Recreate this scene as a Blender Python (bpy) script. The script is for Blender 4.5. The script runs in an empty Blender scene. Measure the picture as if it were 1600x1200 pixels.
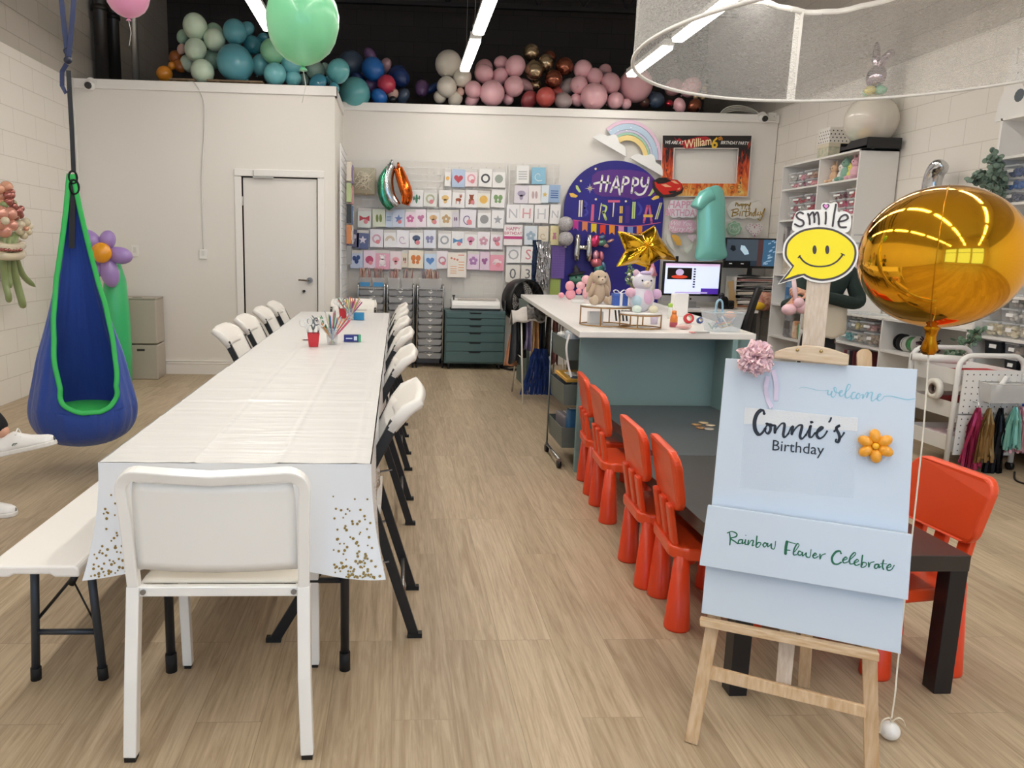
import bpy, bmesh, math, random
from mathutils import Vector as V, Matrix, Euler, Quaternion
S = bpy.context.scene
COL = S.collection
PI = math.pi
sin, cos = math.sin, math.cos

# ------------------------------------------------------------------ camera
CF, CX, CY, YAW, PIT, ROL, CH = 1200.0, 682.54, 600.0, .05462, .16827, .02033, 1.306
_r = V((cos(YAW), -sin(YAW), 0))
FW = V((sin(YAW)*cos(PIT), cos(YAW)*cos(PIT), -sin(PIT)))
_u = _r.cross(FW)
RT = _r*cos(ROL)+_u*sin(ROL)
UP = _u*cos(ROL)-_r*sin(ROL)
EYE = V((0, 0, CH))
cam = bpy.data.cameras.new('camera')
cam.sensor_width = 36; cam.lens = CF/1600*36
cam.shift_x = (800-CX)/1600
cam.clip_start = .05
co = bpy.data.objects.new('camera', cam); COL.objects.link(co)
co.matrix_world = Matrix(((RT.x, UP.x, -FW.x, EYE.x), (RT.y, UP.y, -FW.y, EYE.y), (RT.z, UP.z, -FW.z, EYE.z), (0, 0, 0, 1)))
S.camera = co
def ray(x, y): return RT*((x-CX)/CF)+UP*((CY-y)/CF)+FW
def P(x, y, ax, v):
    """room point seen at photo position x, y that lies on the plane ax = v"""
    d = ray(x, y); i = 'xyz'.index(ax)
    return EYE+d*((v-EYE[i])/d[i])
def onplane(x, y, o, n):
    d = ray(x, y)
    return EYE+d*((o-EYE).dot(n)/d.dot(n))

# ------------------------------------------------------------------ world, exposure
S.view_settings.view_transform = 'Standard'; S.view_settings.look = 'None'
S.view_settings.gamma = 1; S.view_settings.use_curve_mapping = False
S.view_settings.exposure = -.1
LAMP_W, SKY = 5.8, 2.9
wd = bpy.data.worlds.new('sky'); S.world = wd; wd.use_nodes = True
bg = wd.node_tree.nodes['Background']
bg.inputs[0].default_value = (.40, .66, 1.0, 1); bg.inputs[1].default_value = SKY
S.cycles.max_bounces = 8; S.cycles.diffuse_bounces = 5; S.cycles.transparent_max_bounces = 24
S.cycles.sample_clamp_indirect = 6; S.cycles.caustics_reflective = False; S.cycles.caustics_refractive = False
# room extents
XL, XR, YF, YB, LEDGE, LB, LR = -3.22, 4.46, 8.12, 9.20, 2.93, 2.985, 3.06
XS = -.64                    # where the partition steps back
YFRONT, YDARK, ZC = -4.6, 11.6, 5.1
ROWS = (-1.18, .715, 2.55); LZ = 3.3

# ------------------------------------------------------------------ helpers
def lin(c): return c/12.92 if c <= .04045 else ((c+.055)/1.055)**2.4
def hx(h):
    h = h.lstrip('#'); return tuple(lin(int(h[i:i+2], 16)/255) for i in (0, 2, 4))
_M = {}
def M(h, rough=.5, metal=0, **k):
    """a material by colour; the same request gives the same material"""
    key = (h, rough, metal, tuple(sorted(k.items())))
    if key in _M: return _M[key]
    m = bpy.data.materials.new('m_%s_%d' % (h.strip('#'), len(_M))); m.use_nodes = True
    nt = m.node_tree; b = nt.nodes['Principled BSDF']
    b.inputs['Base Color'].default_value = (*hx(h), 1)
    b.inputs['Roughness'].default_value = rough; b.inputs['Metallic'].default_value = metal
    if 'coat' in k: b.inputs['Coat Weight'].default_value = k['coat']; b.inputs['Coat Roughness'].default_value = .08
    if 'alpha' in k: b.inputs['Alpha'].default_value = k['alpha']
    if 'spec' in k: b.inputs['Specular IOR Level'].default_value = k['spec']
    if 'trans' in k: b.inputs['Transmission Weight'].default_value = k['trans']
    if 'sss' in k: b.inputs['Subsurface Weight'].default_value = k['sss']; b.inputs['Subsurface Radius'].default_value = (.05, .05, .05)
    if 'sheen' in k: b.inputs['Sheen Weight'].default_value = k['sheen']
    if 'emit' in k:
        b.inputs['Emission Color'].default_value = (*hx(k.get('ecol', h)), 1); b.inputs['Emission Strength'].default_value = k['emit']
    if 'bump' in k or 'vary' in k:
        tc = nt.nodes.new('ShaderNodeTexCoord'); n = nt.nodes.new('ShaderNodeTexNoise')
        n.inputs['Scale'].default_value = k.get('scale', 40); n.inputs['Detail'].default_value = 4
        mp = nt.nodes.new('ShaderNodeMapping'); mp.inputs['Scale'].default_value = k.get('stretch', (1, 1, 1))
        nt.links.new(tc.outputs['Object'], mp.inputs[0]); nt.links.new(mp.outputs[0], n.inputs['Vector'])
        if 'bump' in k:
            bp = nt.nodes.new('ShaderNodeBump'); bp.inputs['Strength'].default_value = k['bump']; bp.inputs['Distance'].default_value = k.get('dist', .01)
            nt.links.new(n.outputs['Fac'], bp.inputs['Height']); nt.links.new(bp.outputs[0], b.inputs['Normal'])
        if 'vary' in k:
            r = nt.nodes.new('ShaderNodeValToRGB'); r.color_ramp.elements[0].position = .3; r.color_ramp.elements[1].position = .7
            r.color_ramp.elements[0].color = (*hx(k['vary']), 1); r.color_ramp.elements[1].color = (*hx(h), 1)
            nt.links.new(n.outputs['Fac'], r.inputs[0]); nt.links.new(r.outputs[0], b.inputs['Base Color'])
    _M[key] = m
    return m

class F:
    """a flat frame: origin, two directions and their normal"""
    def __init__(s, o, u, v): s.o, s.u, s.v = V(o), V(u).normalized(), V(v).normalized(); s.n = s.u.cross(s.v)
    def __call__(s, a, b, c=0): return s.o+s.u*a+s.v*b+s.n*c
    def px(s, x, y, off=0):
        p = onplane(x, y, s.o+s.n*off, s.n)-s.o; return p.dot(s.u), p.dot(s.v)
_WM = {}
class B:
    """collects faces, then links them as one mesh object"""
    def __init__(s): s.v, s.f, s.sm, s.mi = [], [], [], []; s.cur = 0
    def add(s, vs, fs, smooth=False):
        k = len(s.v); s.v += [V(p) for p in vs]
        for f in fs: s.f.append([i+k for i in f]); s.sm.append(smooth); s.mi.append(s.cur)
        return s
    def box(s, c, d, R=None):
        x, y, z = (a/2 for a in d); c = V(c)
        vs = [V((i*x, j*y, k*z)) for i in (-1, 1) for j in (-1, 1) for k in (-1, 1)]
        if R is not None: vs = [R @ p for p in vs]
        return s.add([c+p for p in vs], [(0, 1, 3, 2), (4, 6, 7, 5), (0, 4, 5, 1), (2, 3, 7, 6), (0, 2, 6, 4), (1, 5, 7, 3)])
    def fbox(s, fr, a, b, c, da, db, dc):
        """box centred at frame coordinates a, b, c"""
        return s.box(fr(a, b, c), (da, db, dc), Matrix((fr.u, fr.v, fr.n)).transposed())
    def prism(s, pts, vec, smooth=False):
        n = len(pts); vec = V(vec); pts = [V(p) for p in pts]
        s.add(pts+[p+vec for p in pts], [list(range(n))[::-1], list(range(n, 2*n))])
        return s.add(pts+[p+vec for p in pts], [(i, (i+1) % n, n+(i+1) % n, n+i) for i in range(n)], smooth)
    def fprism(s, fr, pts, c0, th, smooth=False): return s.prism([fr(a, b, c0) for a, b in pts], fr.n*th, smooth)
    def tube(s, pts, r, n=8, closed=False, caps=True, sq=None):
        pts = [V(p) for p in pts]; m = len(pts); rs = r if isinstance(r, (list, tuple)) else [r]*m
        t = []
        for i in range(m):
            a = pts[(i-1) % m] if closed or i else pts[0]; b = pts[(i+1) % m] if closed or i < m-1 else pts[-1]
            d = b-a; t.append(d.normalized() if d.length > 1e-9 else V((0, 0, 1)))
        x = t[0].orthogonal().normalized() if sq is None else (V(sq)-t[0]*t[0].dot(V(sq))).normalized()
        vs = []
        for i in range(m):
            x = (x-t[i]*x.dot(t[i])); x = x.normalized() if x.length > 1e-6 else t[i].orthogonal().normalized(); y = t[i].cross(x)
            for k in range(n):
                a = 2*PI*(k+.5)/n; w = 1.0
                if sq is not None and n == 4: w = 1.41421
                rr = rs[i]
                if isinstance(rr, (tuple, list)): vs.append(pts[i]+x*cos(a)*rr[0]*w+y*sin(a)*rr[1]*w)
                else: vs.append(pts[i]+(x*cos(a)+y*sin(a))*rr*w)
        fs = [(i*n+k, i*n+(k+1) % n, ((i+1) % m)*n+(k+1) % n, ((i+1) % m)*n+k) for i in range(m if closed else m-1) for k in range(n)]
        s.add(vs, fs, n > 4)
        if caps and not closed: s.add(vs[:n], [list(range(n))[::-1]]); s.add(vs[-n:], [list(range(n))])
        return s
    def cyl(s, a, b, r, r2=None, n=16, caps=True): return s.tube([a, b], [r, r if r2 is None else r2], n, caps=caps)
    def bar(s, a, b, w, h, side=(0, 0, 1)): return s.tube([a, b], [(w/2, h/2)]*2, 4, sq=side)
    def sph(s, c, r, n=16, m=10, R=None):
        if not isinstance(r, (tuple, list)): r = (r, r, r)
        vs = []
        for j in range(m+1):
            for i in range(n):
                a, b = 2*PI*i/n, PI*j/m; p = V((r[0]*sin(b)*cos(a), r[1]*sin(b)*sin(a), r[2]*cos(b)))
                vs.append(V(c)+(R @ p if R is not None else p))
        return s.add(vs, [(j*n+i, (j+1)*n+i, (j+1)*n+(i+1) % n, j*n+(i+1) % n) for j in range(m) for i in range(n)], True)
    def lathe(s, prof, c=(0, 0, 0), n=24, R=None, caps=True, wob=None):
        vs = []; c = V(c)
        for j, (r, z) in enumerate(prof):
            for i in range(n):
                a = 2*PI*i/n; k = wob(a, j) if wob else 1
                p = V((r*k*cos(a), r*k*sin(a), z)); vs.append(c+(R @ p if R is not None else p))
        m = len(prof)
        s.add(vs, [(j*n+i, j*n+(i+1) % n, (j+1)*n+(i+1) % n, (j+1)*n+i) for j in range(m-1) for i in range(n)], True)
        if caps:
            if prof[0][0] > 1e-4: s.add(vs[:n], [list(range(n))[::-1]])
            if prof[-1][0] > 1e-4: s.add(vs[-n:], [list(range(n))])
        return s
    def grid(s, fn, nu, nv, cu=False, smooth=True):
        U = nu if cu else nu+1
        vs = [fn(i/nu, j/nv) for j in range(nv+1) for i in range(U)]
        return s.add(vs, [(j*U+i, j*U+(i+1) % U, (j+1)*U+(i+1) % U, (j+1)*U+i) for j in range(nv) for i in range(nu)], smooth)
    def disc(s, fr, a, b, r, c=0, n=16, ry=None):
        ry = ry or r
        return s.add([fr(a+r*cos(2*PI*i/n), b+ry*sin(2*PI*i/n), c) for i in range(n)], [list(range(n))])
    def poly(s, fr, pts, c=0): return s.add([fr(a, b, c) for a, b in pts], [list(range(len(pts)))])
    def stroke(s, fr, pts, w, c=0, smooth=True, n=6, contrast=0):
        """a pen stroke along pts with round ends; contrast thins the up-strokes"""
        P2 = catmull(pts, n) if smooth and len(pts) > 2 else [V((p[0], p[1])) for p in pts]
        m = len(P2); vs = []
        for i in range(m):
            d = P2[min(i+1, m-1)]-P2[max(i-1, 0)]
            if d.length < 1e-9: d = V((1, 0))
            d.normalize(); q = V((-d.y, d.x)); k = w/2
            if contrast: k *= 1-contrast*(.5+.5*d.y) if d.y > -.2 else 1
            vs += [fr(P2[i].x+q.x*k, P2[i].y+q.y*k, c), fr(P2[i].x-q.x*k, P2[i].y-q.y*k, c)]
        s.add(vs, [(2*i, 2*i+1, 2*i+3, 2*i+2) for i in range(m-1)])
        for e in (P2[0], P2[-1]): s.disc(fr, e.x, e.y, w*(.5 if not contrast else .4), c, 8)
        return s
    def text(s, fr, txt, h, a=0, b=0, c=0, align='CENTER', sx=1.0, shear=0, bold=0, rot=0, track=1.0):
        cu = bpy.data.curves.new('t', 'FONT'); cu.body = txt; cu.size = h/.72; cu.align_x = align; cu.align_y = 'CENTER'
        cu.shear = shear; cu.offset = bold*h; cu.resolution_u = 2; cu.space_character = track
        o = bpy.data.objects.new('t', cu); COL.objects.link(o)
        me = bpy.data.meshes.new_from_object(o.evaluated_get(bpy.context.evaluated_depsgraph_get()))
        ca, sa = cos(rot), sin(rot)
        s.add([fr(a+p.co.x*sx*ca-p.co.y*sa, b+p.co.x*sx*sa+p.co.y*ca, c) for p in me.vertices], [list(p.vertices) for p in me.polygons])
        bpy.data.objects.remove(o); bpy.data.curves.remove(cu); bpy.data.meshes.remove(me)
        return s
    def build(s, name, mat, par=None, bevel=0, sub=0, world=False, seg=2, solid=0, label=None, loc=None):
        """link as one object; loc moves the object's origin there, world keeps the given room coordinates under a parent"""
        vs = s.v
        if par is not None and world:
            iv = wm(par).inverted(); vs = [iv @ p for p in vs]
        if loc is not None: vs = [p-V(loc) for p in vs]
        me = bpy.data.meshes.new(name); me.from_pydata([tuple(p) for p in vs], [], s.f)
        me.polygons.foreach_set('use_smooth', s.sm)
        for m in (mat if isinstance(mat, (list, tuple)) else [mat]): me.materials.append(m)
        me.polygons.foreach_set('material_index', s.mi)
        bm = bmesh.new(); bm.from_mesh(me); bmesh.ops.remove_doubles(bm, verts=bm.verts, dist=1e-6)
        if solid >= 0 and not any(len(e.link_faces) == 1 for e in bm.edges): bmesh.ops.recalc_face_normals(bm, faces=bm.faces)
        bm.to_mesh(me); bm.free(); me.update()
        o = bpy.data.objects.new(name, me); COL.objects.link(o)
        if loc is not None: o.location = loc
        if par is not None: o.parent = par
        if solid > 0: md = o.modifiers.new('solid', 'SOLIDIFY'); md.thickness = solid; md.offset = 0
        if bevel:
            md = o.modifiers.new('bevel', 'BEVEL'); md.width = bevel; md.segments = seg; md.limit_method = 'ANGLE'; md.angle_limit = .6; md.harden_normals = False
        if sub: md = o.modifiers.new('sub', 'SUBSURF'); md.levels = sub; md.render_levels = sub
        if label: o['label'] = label
        return o
def catmull(pts, n=6, closed=False):
    p = [V(q) for q in pts]; m = len(p); out = []
    for i in range(m if closed else m-1):
        a, b, c, d = (p[(i-1) % m], p[i], p[(i+1) % m], p[(i+2) % m]) if closed else (p[max(i-1, 0)], p[i], p[i+1], p[min(i+2, m-1)])
        for k in range(n):
            t = k/n; out.append(.5*((2*b)+(c-a)*t+(2*a-5*b+4*c-d)*t*t+(3*b-a-3*c+d)*t**3))
    if not closed: out.append(p[-1])
    return out
def rotz(a): return Matrix.Rotation(a, 3, 'Z')
def rotx(a): return Matrix.Rotation(a, 3, 'X')
def roty(a): return Matrix.Rotation(a, 3, 'Y')
def align(d):
    """rotation taking +z to direction d"""
    return V((0, 0, 1)).rotation_difference(V(d)).to_matrix()
def wm(o):
    m = Matrix.LocRotScale(o.location, o.rotation_euler, o.scale)
    return wm(o.parent) @ m if o.parent else m
def tag(o, label=None, cat=None, group=None, kind=None):
    if label: o['label'] = label
    if cat: o['category'] = cat
    if group: o['group'] = group
    if kind: o['kind'] = kind
    return o
def thing(name, label, cat, loc=(0, 0, 0), rz=0, group=None):
    o = bpy.data.objects.new(name, None); COL.objects.link(o); o.empty_display_size = .1
    o.location = loc; o.rotation_euler = (0, 0, rz)
    return tag(o, label, cat, group)
def struct(b, name, mat, **k): return tag(b.build(name, mat, **k), kind='structure')
def dup(o, par=None, loc=None, rz=None, label=None, group=None):
    c = o.copy(); COL.objects.link(c)
    if par is not None: c.parent = par
    for ch in list(o.children): dup(ch, c)
    if loc is not None: c.location = loc
    if rz is not None: c.rotation_euler = (0, 0, rz)
    if label: c['label'] = label
    if group: c['group'] = group
    return c
ORD = ['first', 'second', 'third', 'fourth', 'fifth', 'sixth', 'seventh', 'eighth', 'ninth', 'tenth', 'eleventh', 'twelfth', 'thirteenth', 'fourteenth', 'fifteenth', 'sixteenth', 'seventeenth', 'eighteenth', 'nineteenth', 'twentieth']
XZ = lambda o: F(o, (1, 0, 0), (0, 0, 1))       # upright frame facing the camera (normal -y)
rnd = random.Random(7)

# ------------------------------------------------------------------ setting materials
def nodes(name):
    m = bpy.data.materials.new(name); m.use_nodes = True
    nt = m.node_tree; return m, nt, nt.nodes['Principled BSDF'], nt.nodes.new, nt.links.new
def block_mat(name, col, mort, axis, rough=.7, bump=.35, var=0.0):
    m, nt, b, N, L = nodes(name)
    tc = N('ShaderNodeTexCoord'); sp = N('ShaderNodeSeparateXYZ'); cb = N('ShaderNodeCombineXYZ')
    L(tc.outputs['Object'], sp.inputs[0]); L(sp.outputs[axis], cb.inputs[0]); L(sp.outputs[2], cb.inputs[1])
    br = N('ShaderNodeTexBrick'); L(cb.outputs[0], br.inputs['Vector'])
    br.inputs['Scale'].default_value = 1; br.inputs['Brick Width'].default_value = .4064; br.inputs['Row Height'].default_value = .2032
    br.inputs['Mortar Size'].default_value = .0035; br.inputs['Mortar Smooth'].default_value = .5; br.inputs['Bias'].default_value = 0
    c1 = hx(col)
    br.inputs['Color1'].default_value = (*c1, 1); br.inputs['Color2'].default_value = (*[x*(1-var) for x in c1], 1); br.inputs['Mortar'].default_value = (*hx(mort), 1)
    L(br.outputs['Color'], b.inputs['Base Color'])
    nz = N('ShaderNodeTexNoise'); nz.inputs['Scale'].default_value = 60; nz.inputs['Detail'].default_value = 5; L(tc.outputs['Object'], nz.inputs['Vector'])
    mx = N('ShaderNodeMath'); mx.operation = 'MULTIPLY_ADD'; mx.inputs[1].default_value = -1.2; L(br.outputs['Fac'], mx.inputs[0])
    ml = N('ShaderNodeMath'); ml.operation = 'MULTIPLY'; ml.inputs[1].default_value = .35; L(nz.outputs['Fac'], ml.inputs[0]); L(ml.outputs[0], mx.inputs[2])
    bp = N('ShaderNodeBump'); bp.inputs['Strength'].default_value = bump; bp.inputs['Distance'].default_value = .006
    L(mx.outputs[0], bp.inputs['Height']); L(bp.outputs[0], b.inputs['Normal']); b.inputs['Roughness'].default_value = rough
    return m
def floor_mat():
    m, nt, b, N, L = nodes('oak_planks')
    tc = N('ShaderNodeTexCoord'); sp = N('ShaderNodeSeparateXYZ'); cb = N('ShaderNodeCombineXYZ')
    L(tc.outputs['Object'], sp.inputs[0]); L(sp.outputs[1], cb.inputs[0]); L(sp.outputs[0], cb.inputs[1])
    br = N('ShaderNodeTexBrick'); L(cb.outputs[0], br.inputs['Vector'])
    for k, v in (('Scale', 1), ('Brick Width', 1.22), ('Row Height', .182), ('Mortar Size', .0012), ('Mortar Smooth', .3), ('Bias', 0)): br.inputs[k].default_value = v
    br.offset = .37; br.offset_frequency = 3
    br.inputs['Color1'].default_value = (0, 0, 0, 1); br.inputs['Color2'].default_value = (1, 1, 1, 1); br.inputs['Mortar'].default_value = (.5, .5, .5, 1)
    rm = N('ShaderNodeValToRGB'); e = rm.color_ramp.elements
    e[0].color = (*hx('b3a188'), 1); e[1].color = (*hx('c9b79d'), 1); x = e.new(.5); x.color = (*hx('c0ae93'), 1)
    L(br.outputs['Color'], rm.inputs[0])
    # grain: the noise is stretched along the plank and shifted from plank to plank
    ad = N('ShaderNodeMath'); ad.operation = 'MULTIPLY_ADD'; ad.inputs[1].default_value = 7.3
    sep = N('ShaderNodeSeparateColor'); L(br.outputs['Color'], sep.inputs[0]); L(sep.outputs[0], ad.inputs[0]); L(sp.outputs[1], ad.inputs[2])
    c2 = N('ShaderNodeCombineXYZ'); L(sp.outputs[0], c2.inputs[0]); L(ad.outputs[0], c2.inputs[1]); L(sep.outputs[0], c2.inputs[2])
    mp = N('ShaderNodeMapping'); mp.inputs['Scale'].default_value = (34, 2.2, 3); L(c2.outputs[0], mp.inputs[0])
    n1 = N('ShaderNodeTexNoise'); n1.inputs['Scale'].default_value = 1; n1.inputs['Detail'].default_value = 8; n1.inputs['Roughness'].default_value = .68; n1.inputs['Distortion'].default_value = 1.1; L(mp.outputs[0], n1.inputs['Vector'])
    mp2 = N('ShaderNodeMapping'); mp2.inputs['Scale'].default_value = (160, 5, 3); L(c2.outputs[0], mp2.inputs[0])
    n2 = N('ShaderNodeTexNoise'); n2.inputs['Scale'].default_value = 1; n2.inputs['Detail'].default_value = 3; L(mp2.outputs[0], n2.inputs['Vector'])
    g = N('ShaderNodeValToRGB'); g.color_ramp.elements[0].position = .32; g.color_ramp.elements[1].position = .62
    g.color_ramp.elements[0].color = (*hx('a89375'), 1); g.color_ramp.elements[1].color = (1, 1, 1, 1); L(n1.outputs['Fac'], g.inputs[0])
    mu = N('ShaderNodeMix'); mu.data_type = 'RGBA'; mu.blend_type = 'MULTIPLY'; mu.inputs[0].default_value = .5
    L(rm.outputs[0], mu.inputs[6]); L(g.outputs[0], mu.inputs[7])
    g2 = N('ShaderNodeValToRGB'); g2.color_ramp.elements[0].position = .3; g2.color_ramp.elements[1].position = .55
    g2.color_ramp.elements[0].color = (.62, .58, .52, 1); g2.color_ramp.elements[1].color = (1, 1, 1, 1); L(n2.outputs['Fac'], g2.inputs[0])
    m2 = N('ShaderNodeMix'); m2.data_type = 'RGBA'; m2.blend_type = 'MULTIPLY'; m2.inputs[0].default_value = .45
    L(mu.outputs[2], m2.inputs[6]); L(g2.outputs[0], m2.inputs[7])
    m3 = N('ShaderNodeMix'); m3.data_type = 'RGBA'; m3.inputs[7].default_value = (*hx('94836c'), 1)
    L(br.outputs['Fac'], m3.inputs[0]); L(m2.outputs[2], m3.inputs[6]); L(m3.outputs[2], b.inputs['Base Color'])
    b.inputs['Roughness'].default_value = .42; b.inputs['Specular IOR Level'].default_value = .35
    bp = N('ShaderNodeBump'); bp.inputs['Strength'].default_value = .12; bp.inputs['Distance'].default_value = .002; L(n1.outputs['Fac'], bp.inputs['Height']); L(bp.outputs[0], b.inputs['Normal'])
    return m
WALLP = M('e9e5df', .65, bump=.04, scale=90)
TRIMW = M('efece8', .4)
WHITE = M('f0eeea', .38)
BLACK = M('141416', .42)
DARK = M('211f20', .6)
CHROME = M('c8c8c8', .22, 1)
STEEL = M('9a9a9c', .3, 1)
PINE = M('dcc2a0', .55, vary='c29d72', scale=9, stretch=(9, 9, .5))
CLEAR = M('eef2f4', .12, alpha=.22)

# ------------------------------------------------------------------ setting
struct(B().box(((XL+XR)/2, (YFRONT+YDARK)/2, -.06), (XR-XL+.5, YDARK-YFRONT+.4, .12)), 'floor', floor_mat())
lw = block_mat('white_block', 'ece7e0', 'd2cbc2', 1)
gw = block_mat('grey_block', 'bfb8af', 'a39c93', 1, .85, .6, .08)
for x, nm, sx in ((XL, 'wall_left', -1), (XR, 'wall_right', 1)):
    zl = LEDGE if sx < 0 else LR
    struct(B().box((x+sx*.11, (YFRONT+YDARK)/2, zl/2), (.2, YDARK-YFRONT, zl)), nm, lw)
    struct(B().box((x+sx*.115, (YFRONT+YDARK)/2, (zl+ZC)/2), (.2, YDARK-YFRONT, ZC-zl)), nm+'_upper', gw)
dk = block_mat('dark_block', '4a4442', '332e2d', 0, .85, .5, .1)
struct(B().box(((XL+XR)/2, YDARK+.1, ZC/2), (XR-XL+.4, .2, ZC)), 'wall_back', dk)
# partition: the part with the door (opening cut out), the return and the long part behind
DX0, DX1, DZ = -1.577, -.82, 2.035
b = B()
for x0, x1, z0, z1 in ((XL, DX0-.03, 0, LEDGE-.02), (DX1+.03, XS, 0, LEDGE-.02), (DX0-.03, DX1+.03, DZ+.03, LEDGE-.02)):
    b.box(((x0+x1)/2, YF+.05, (z0+z1)/2), (x1-x0, .1, z1-z0))
b.box((XS-.05, (YF+YB)/2+.075, (LEDGE-.02)/2), (.1, YB-YF-.05, LEDGE-.02))
struct(b, 'wall_partition', WALLP)
struct(B().box(((XS+XR)/2-.025, YB+.05, (LB-.02)/2), (XR-XS+.05, .1, LB-.02)), 'wall_behind', WALLP)
b = B()
b.box(((XL+XS)/2+.01, YF+.04, LEDGE-.045), (XS-XL+.02, .13, .09)); b.box((XS-.03, (YF+YB)/2, LEDGE-.045), (.1, YB-YF+.02, .09))
b.box(((XS+XR)/2, YB+.04, LB-.045), (XR-XS, .13, .09))
struct(b, 'trim_1', TRIMW, bevel=.004)
b = B()       # roof of the rooms behind the partition, where the balloons lie
b.box(((XL+XR)/2, (YB+YDARK)/2, LEDGE-.15), (XR-XL, YDARK-YB-.12, .1)); b.box(((XL+XS)/2-.05, (YF+YB)/2+.05, LEDGE-.15), (XS-XL-.1, YB-YF-.1, .1))
struct(b, 'slab', M('2b2624', .9))
b = B()
b.box(((XL+DX0)/2-.05, YF-.008, .07), (DX0-.1-XL, .016, .14)); b.box((XS-.03, YF-.008, .07), (.1, .016, .14)); b.box((XS+.008, (YF+YB)/2, .07), (.016, YB-YF, .14))
for z in (.118, .142): b.box(((XL+DX0)/2-.05, YF-.011, z), (DX0-.1-XL, .022, .008))
struct(b, 'baseboard_left', TRIMW, bevel=.003)
struct(B().box(((XS+XR)/2, YB-.008, .07), (XR-XS, .016, .14)).box(((XS+XR)/2, YB-.011, .142), (XR-XS, .022, .01)), 'baseboard_back', TRIMW, bevel=.003)
# door with its frame
b = B()
for x in (DX0-.04, DX1+.04): b.box((x, YF-.01, DZ/2), (.07, .03, DZ))
b.box(((DX0+DX1)/2, YF-.01, DZ+.04), (DX1-DX0+.15, .03, .07))
struct(b, 'trim_2', TRIMW, bevel=.006)
dr = struct(B().box(((DX0+DX1)/2, YF+.035, DZ/2), (DX1-DX0-.012, .04, DZ-.012)), 'door_1', M('e6e2dd', .4), bevel=.003, loc=((DX0+DX1)/2, YF+.03, 0))
hp = P(484, 438, 'y', YF)
B().cyl(hp+V((0, .016, 0)), hp+V((0, -.012, 0)), .03, n=20).cyl(hp, hp+V((0, -.05, 0)), .011).tube([hp+V((0, -.05, 0)), hp+V((-.03, -.055, 0)), hp+V((-.11, -.052, .004))], [.011, .01, .008], 8).build('door_handle', M('8f857c', .25, 1), dr, world=True)
kp = P(475, 455, 'y', YF)
B().cyl(kp+V((0, .016, 0)), kp+V((0, -.006, 0)), .014).box(kp+V((0, -.025, -.004)), (.004, .03, .03)).build('lock_key', M('3a3634', .35, 1), dr, world=True)
cp = P(400, 277, 'y', YF)
B().box(cp+V((-.02, -.02, .03)), (.012, .03, .07)).box(cp+V((.08, -.02, 0)), (.2, .022, .012)).build('closer_arm', M('b9b6b2', .4, .6), dr, world=True)
for z in (1.75, .3):
    B().cyl((DX0, YF-.004, z), (DX0, YF-.004, z+.09), .008).build('hinge', M('d8d5d0', .35, .3), dr, world=True)
# front of the shop (behind the viewer): glazed wall with mullions, and the dark deck overhead
b = B()
for x0, x1, z0, z1 in ((XL, -2.6, 0, ZC), (3.6, XR, 0, ZC), (-2.6, 3.6, 0, .25), (-2.6, 3.6, 3.0, ZC), (-.6, -.45, .25, 3), (1.5, 1.65, .25, 3)):
    b.box(((x0+x1)/2, YFRONT-.1, (z0+z1)/2), (x1-x0, .2, z1-z0))
struct(b, 'wall_front', WALLP)
gl = M('ffffff', 0, trans=1, alpha=.12)
for i, (x0, x1) in enumerate(((-2.6, -.6), (-.45, 1.5), (1.65, 3.6))):
    w = struct(B().box(((x0+x1)/2, YFRONT-.1, 1.625), (x1-x0, .01, 2.75)), 'window_%d' % (i+1), M('e8f2f6', .02, alpha=.06))
    bb = B()
    for x in (x0+.025, x1-.025): bb.box((x, YFRONT-.08, 1.625), (.05, .08, 2.75))
    for z in (.275, 2.2, 2.975): bb.box(((x0+x1)/2, YFRONT-.08, z), (x1-x0, .08, .05))
    bb.build('window_frame', M('3a3c3e', .4, .4), w)
struct(B().box(((XL+XR)/2, (YFRONT+YDARK)/2, ZC+.1), (XR-XL+.5, YDARK-YFRONT+.4, .2)), 'ceiling', M('d3cfc8', .9))
ld = bpy.data.lights.new('daylight', 'AREA'); ld.shape = 'RECTANGLE'; ld.size = 6.2; ld.size_y = 2.75; ld.cycles.is_portal = True
lo = bpy.data.objects.new('daylight', ld); COL.objects.link(lo); lo.location = (.5, YFRONT-.25, 1.62); lo.rotation_euler = (PI/2, 0, 0)
# open-web joists in the dark above the partition
for k, y in enumerate((5.2, 7.0, 9.2, 10.6)):
    b = B()
    for z in (ZC-.08, ZC-.62): b.box(((XL+XR)/2, y, z), (XR-XL, .07, .05))
    n = 13
    for i in range(n):
        x0 = XL+(XR-XL)*i/n; x1 = XL+(XR-XL)*(i+.5)/n; x2 = XL+(XR-XL)*(i+1)/n
        b.cyl((x0, y, ZC-.1), (x1, y, ZC-.6), .014, n=6).cyl((x1, y, ZC-.6), (x2, y, ZC-.1), .014, n=6)
    tag(struct(b, 'beam_%d' % (k+1), M('262324', .7)))

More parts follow.
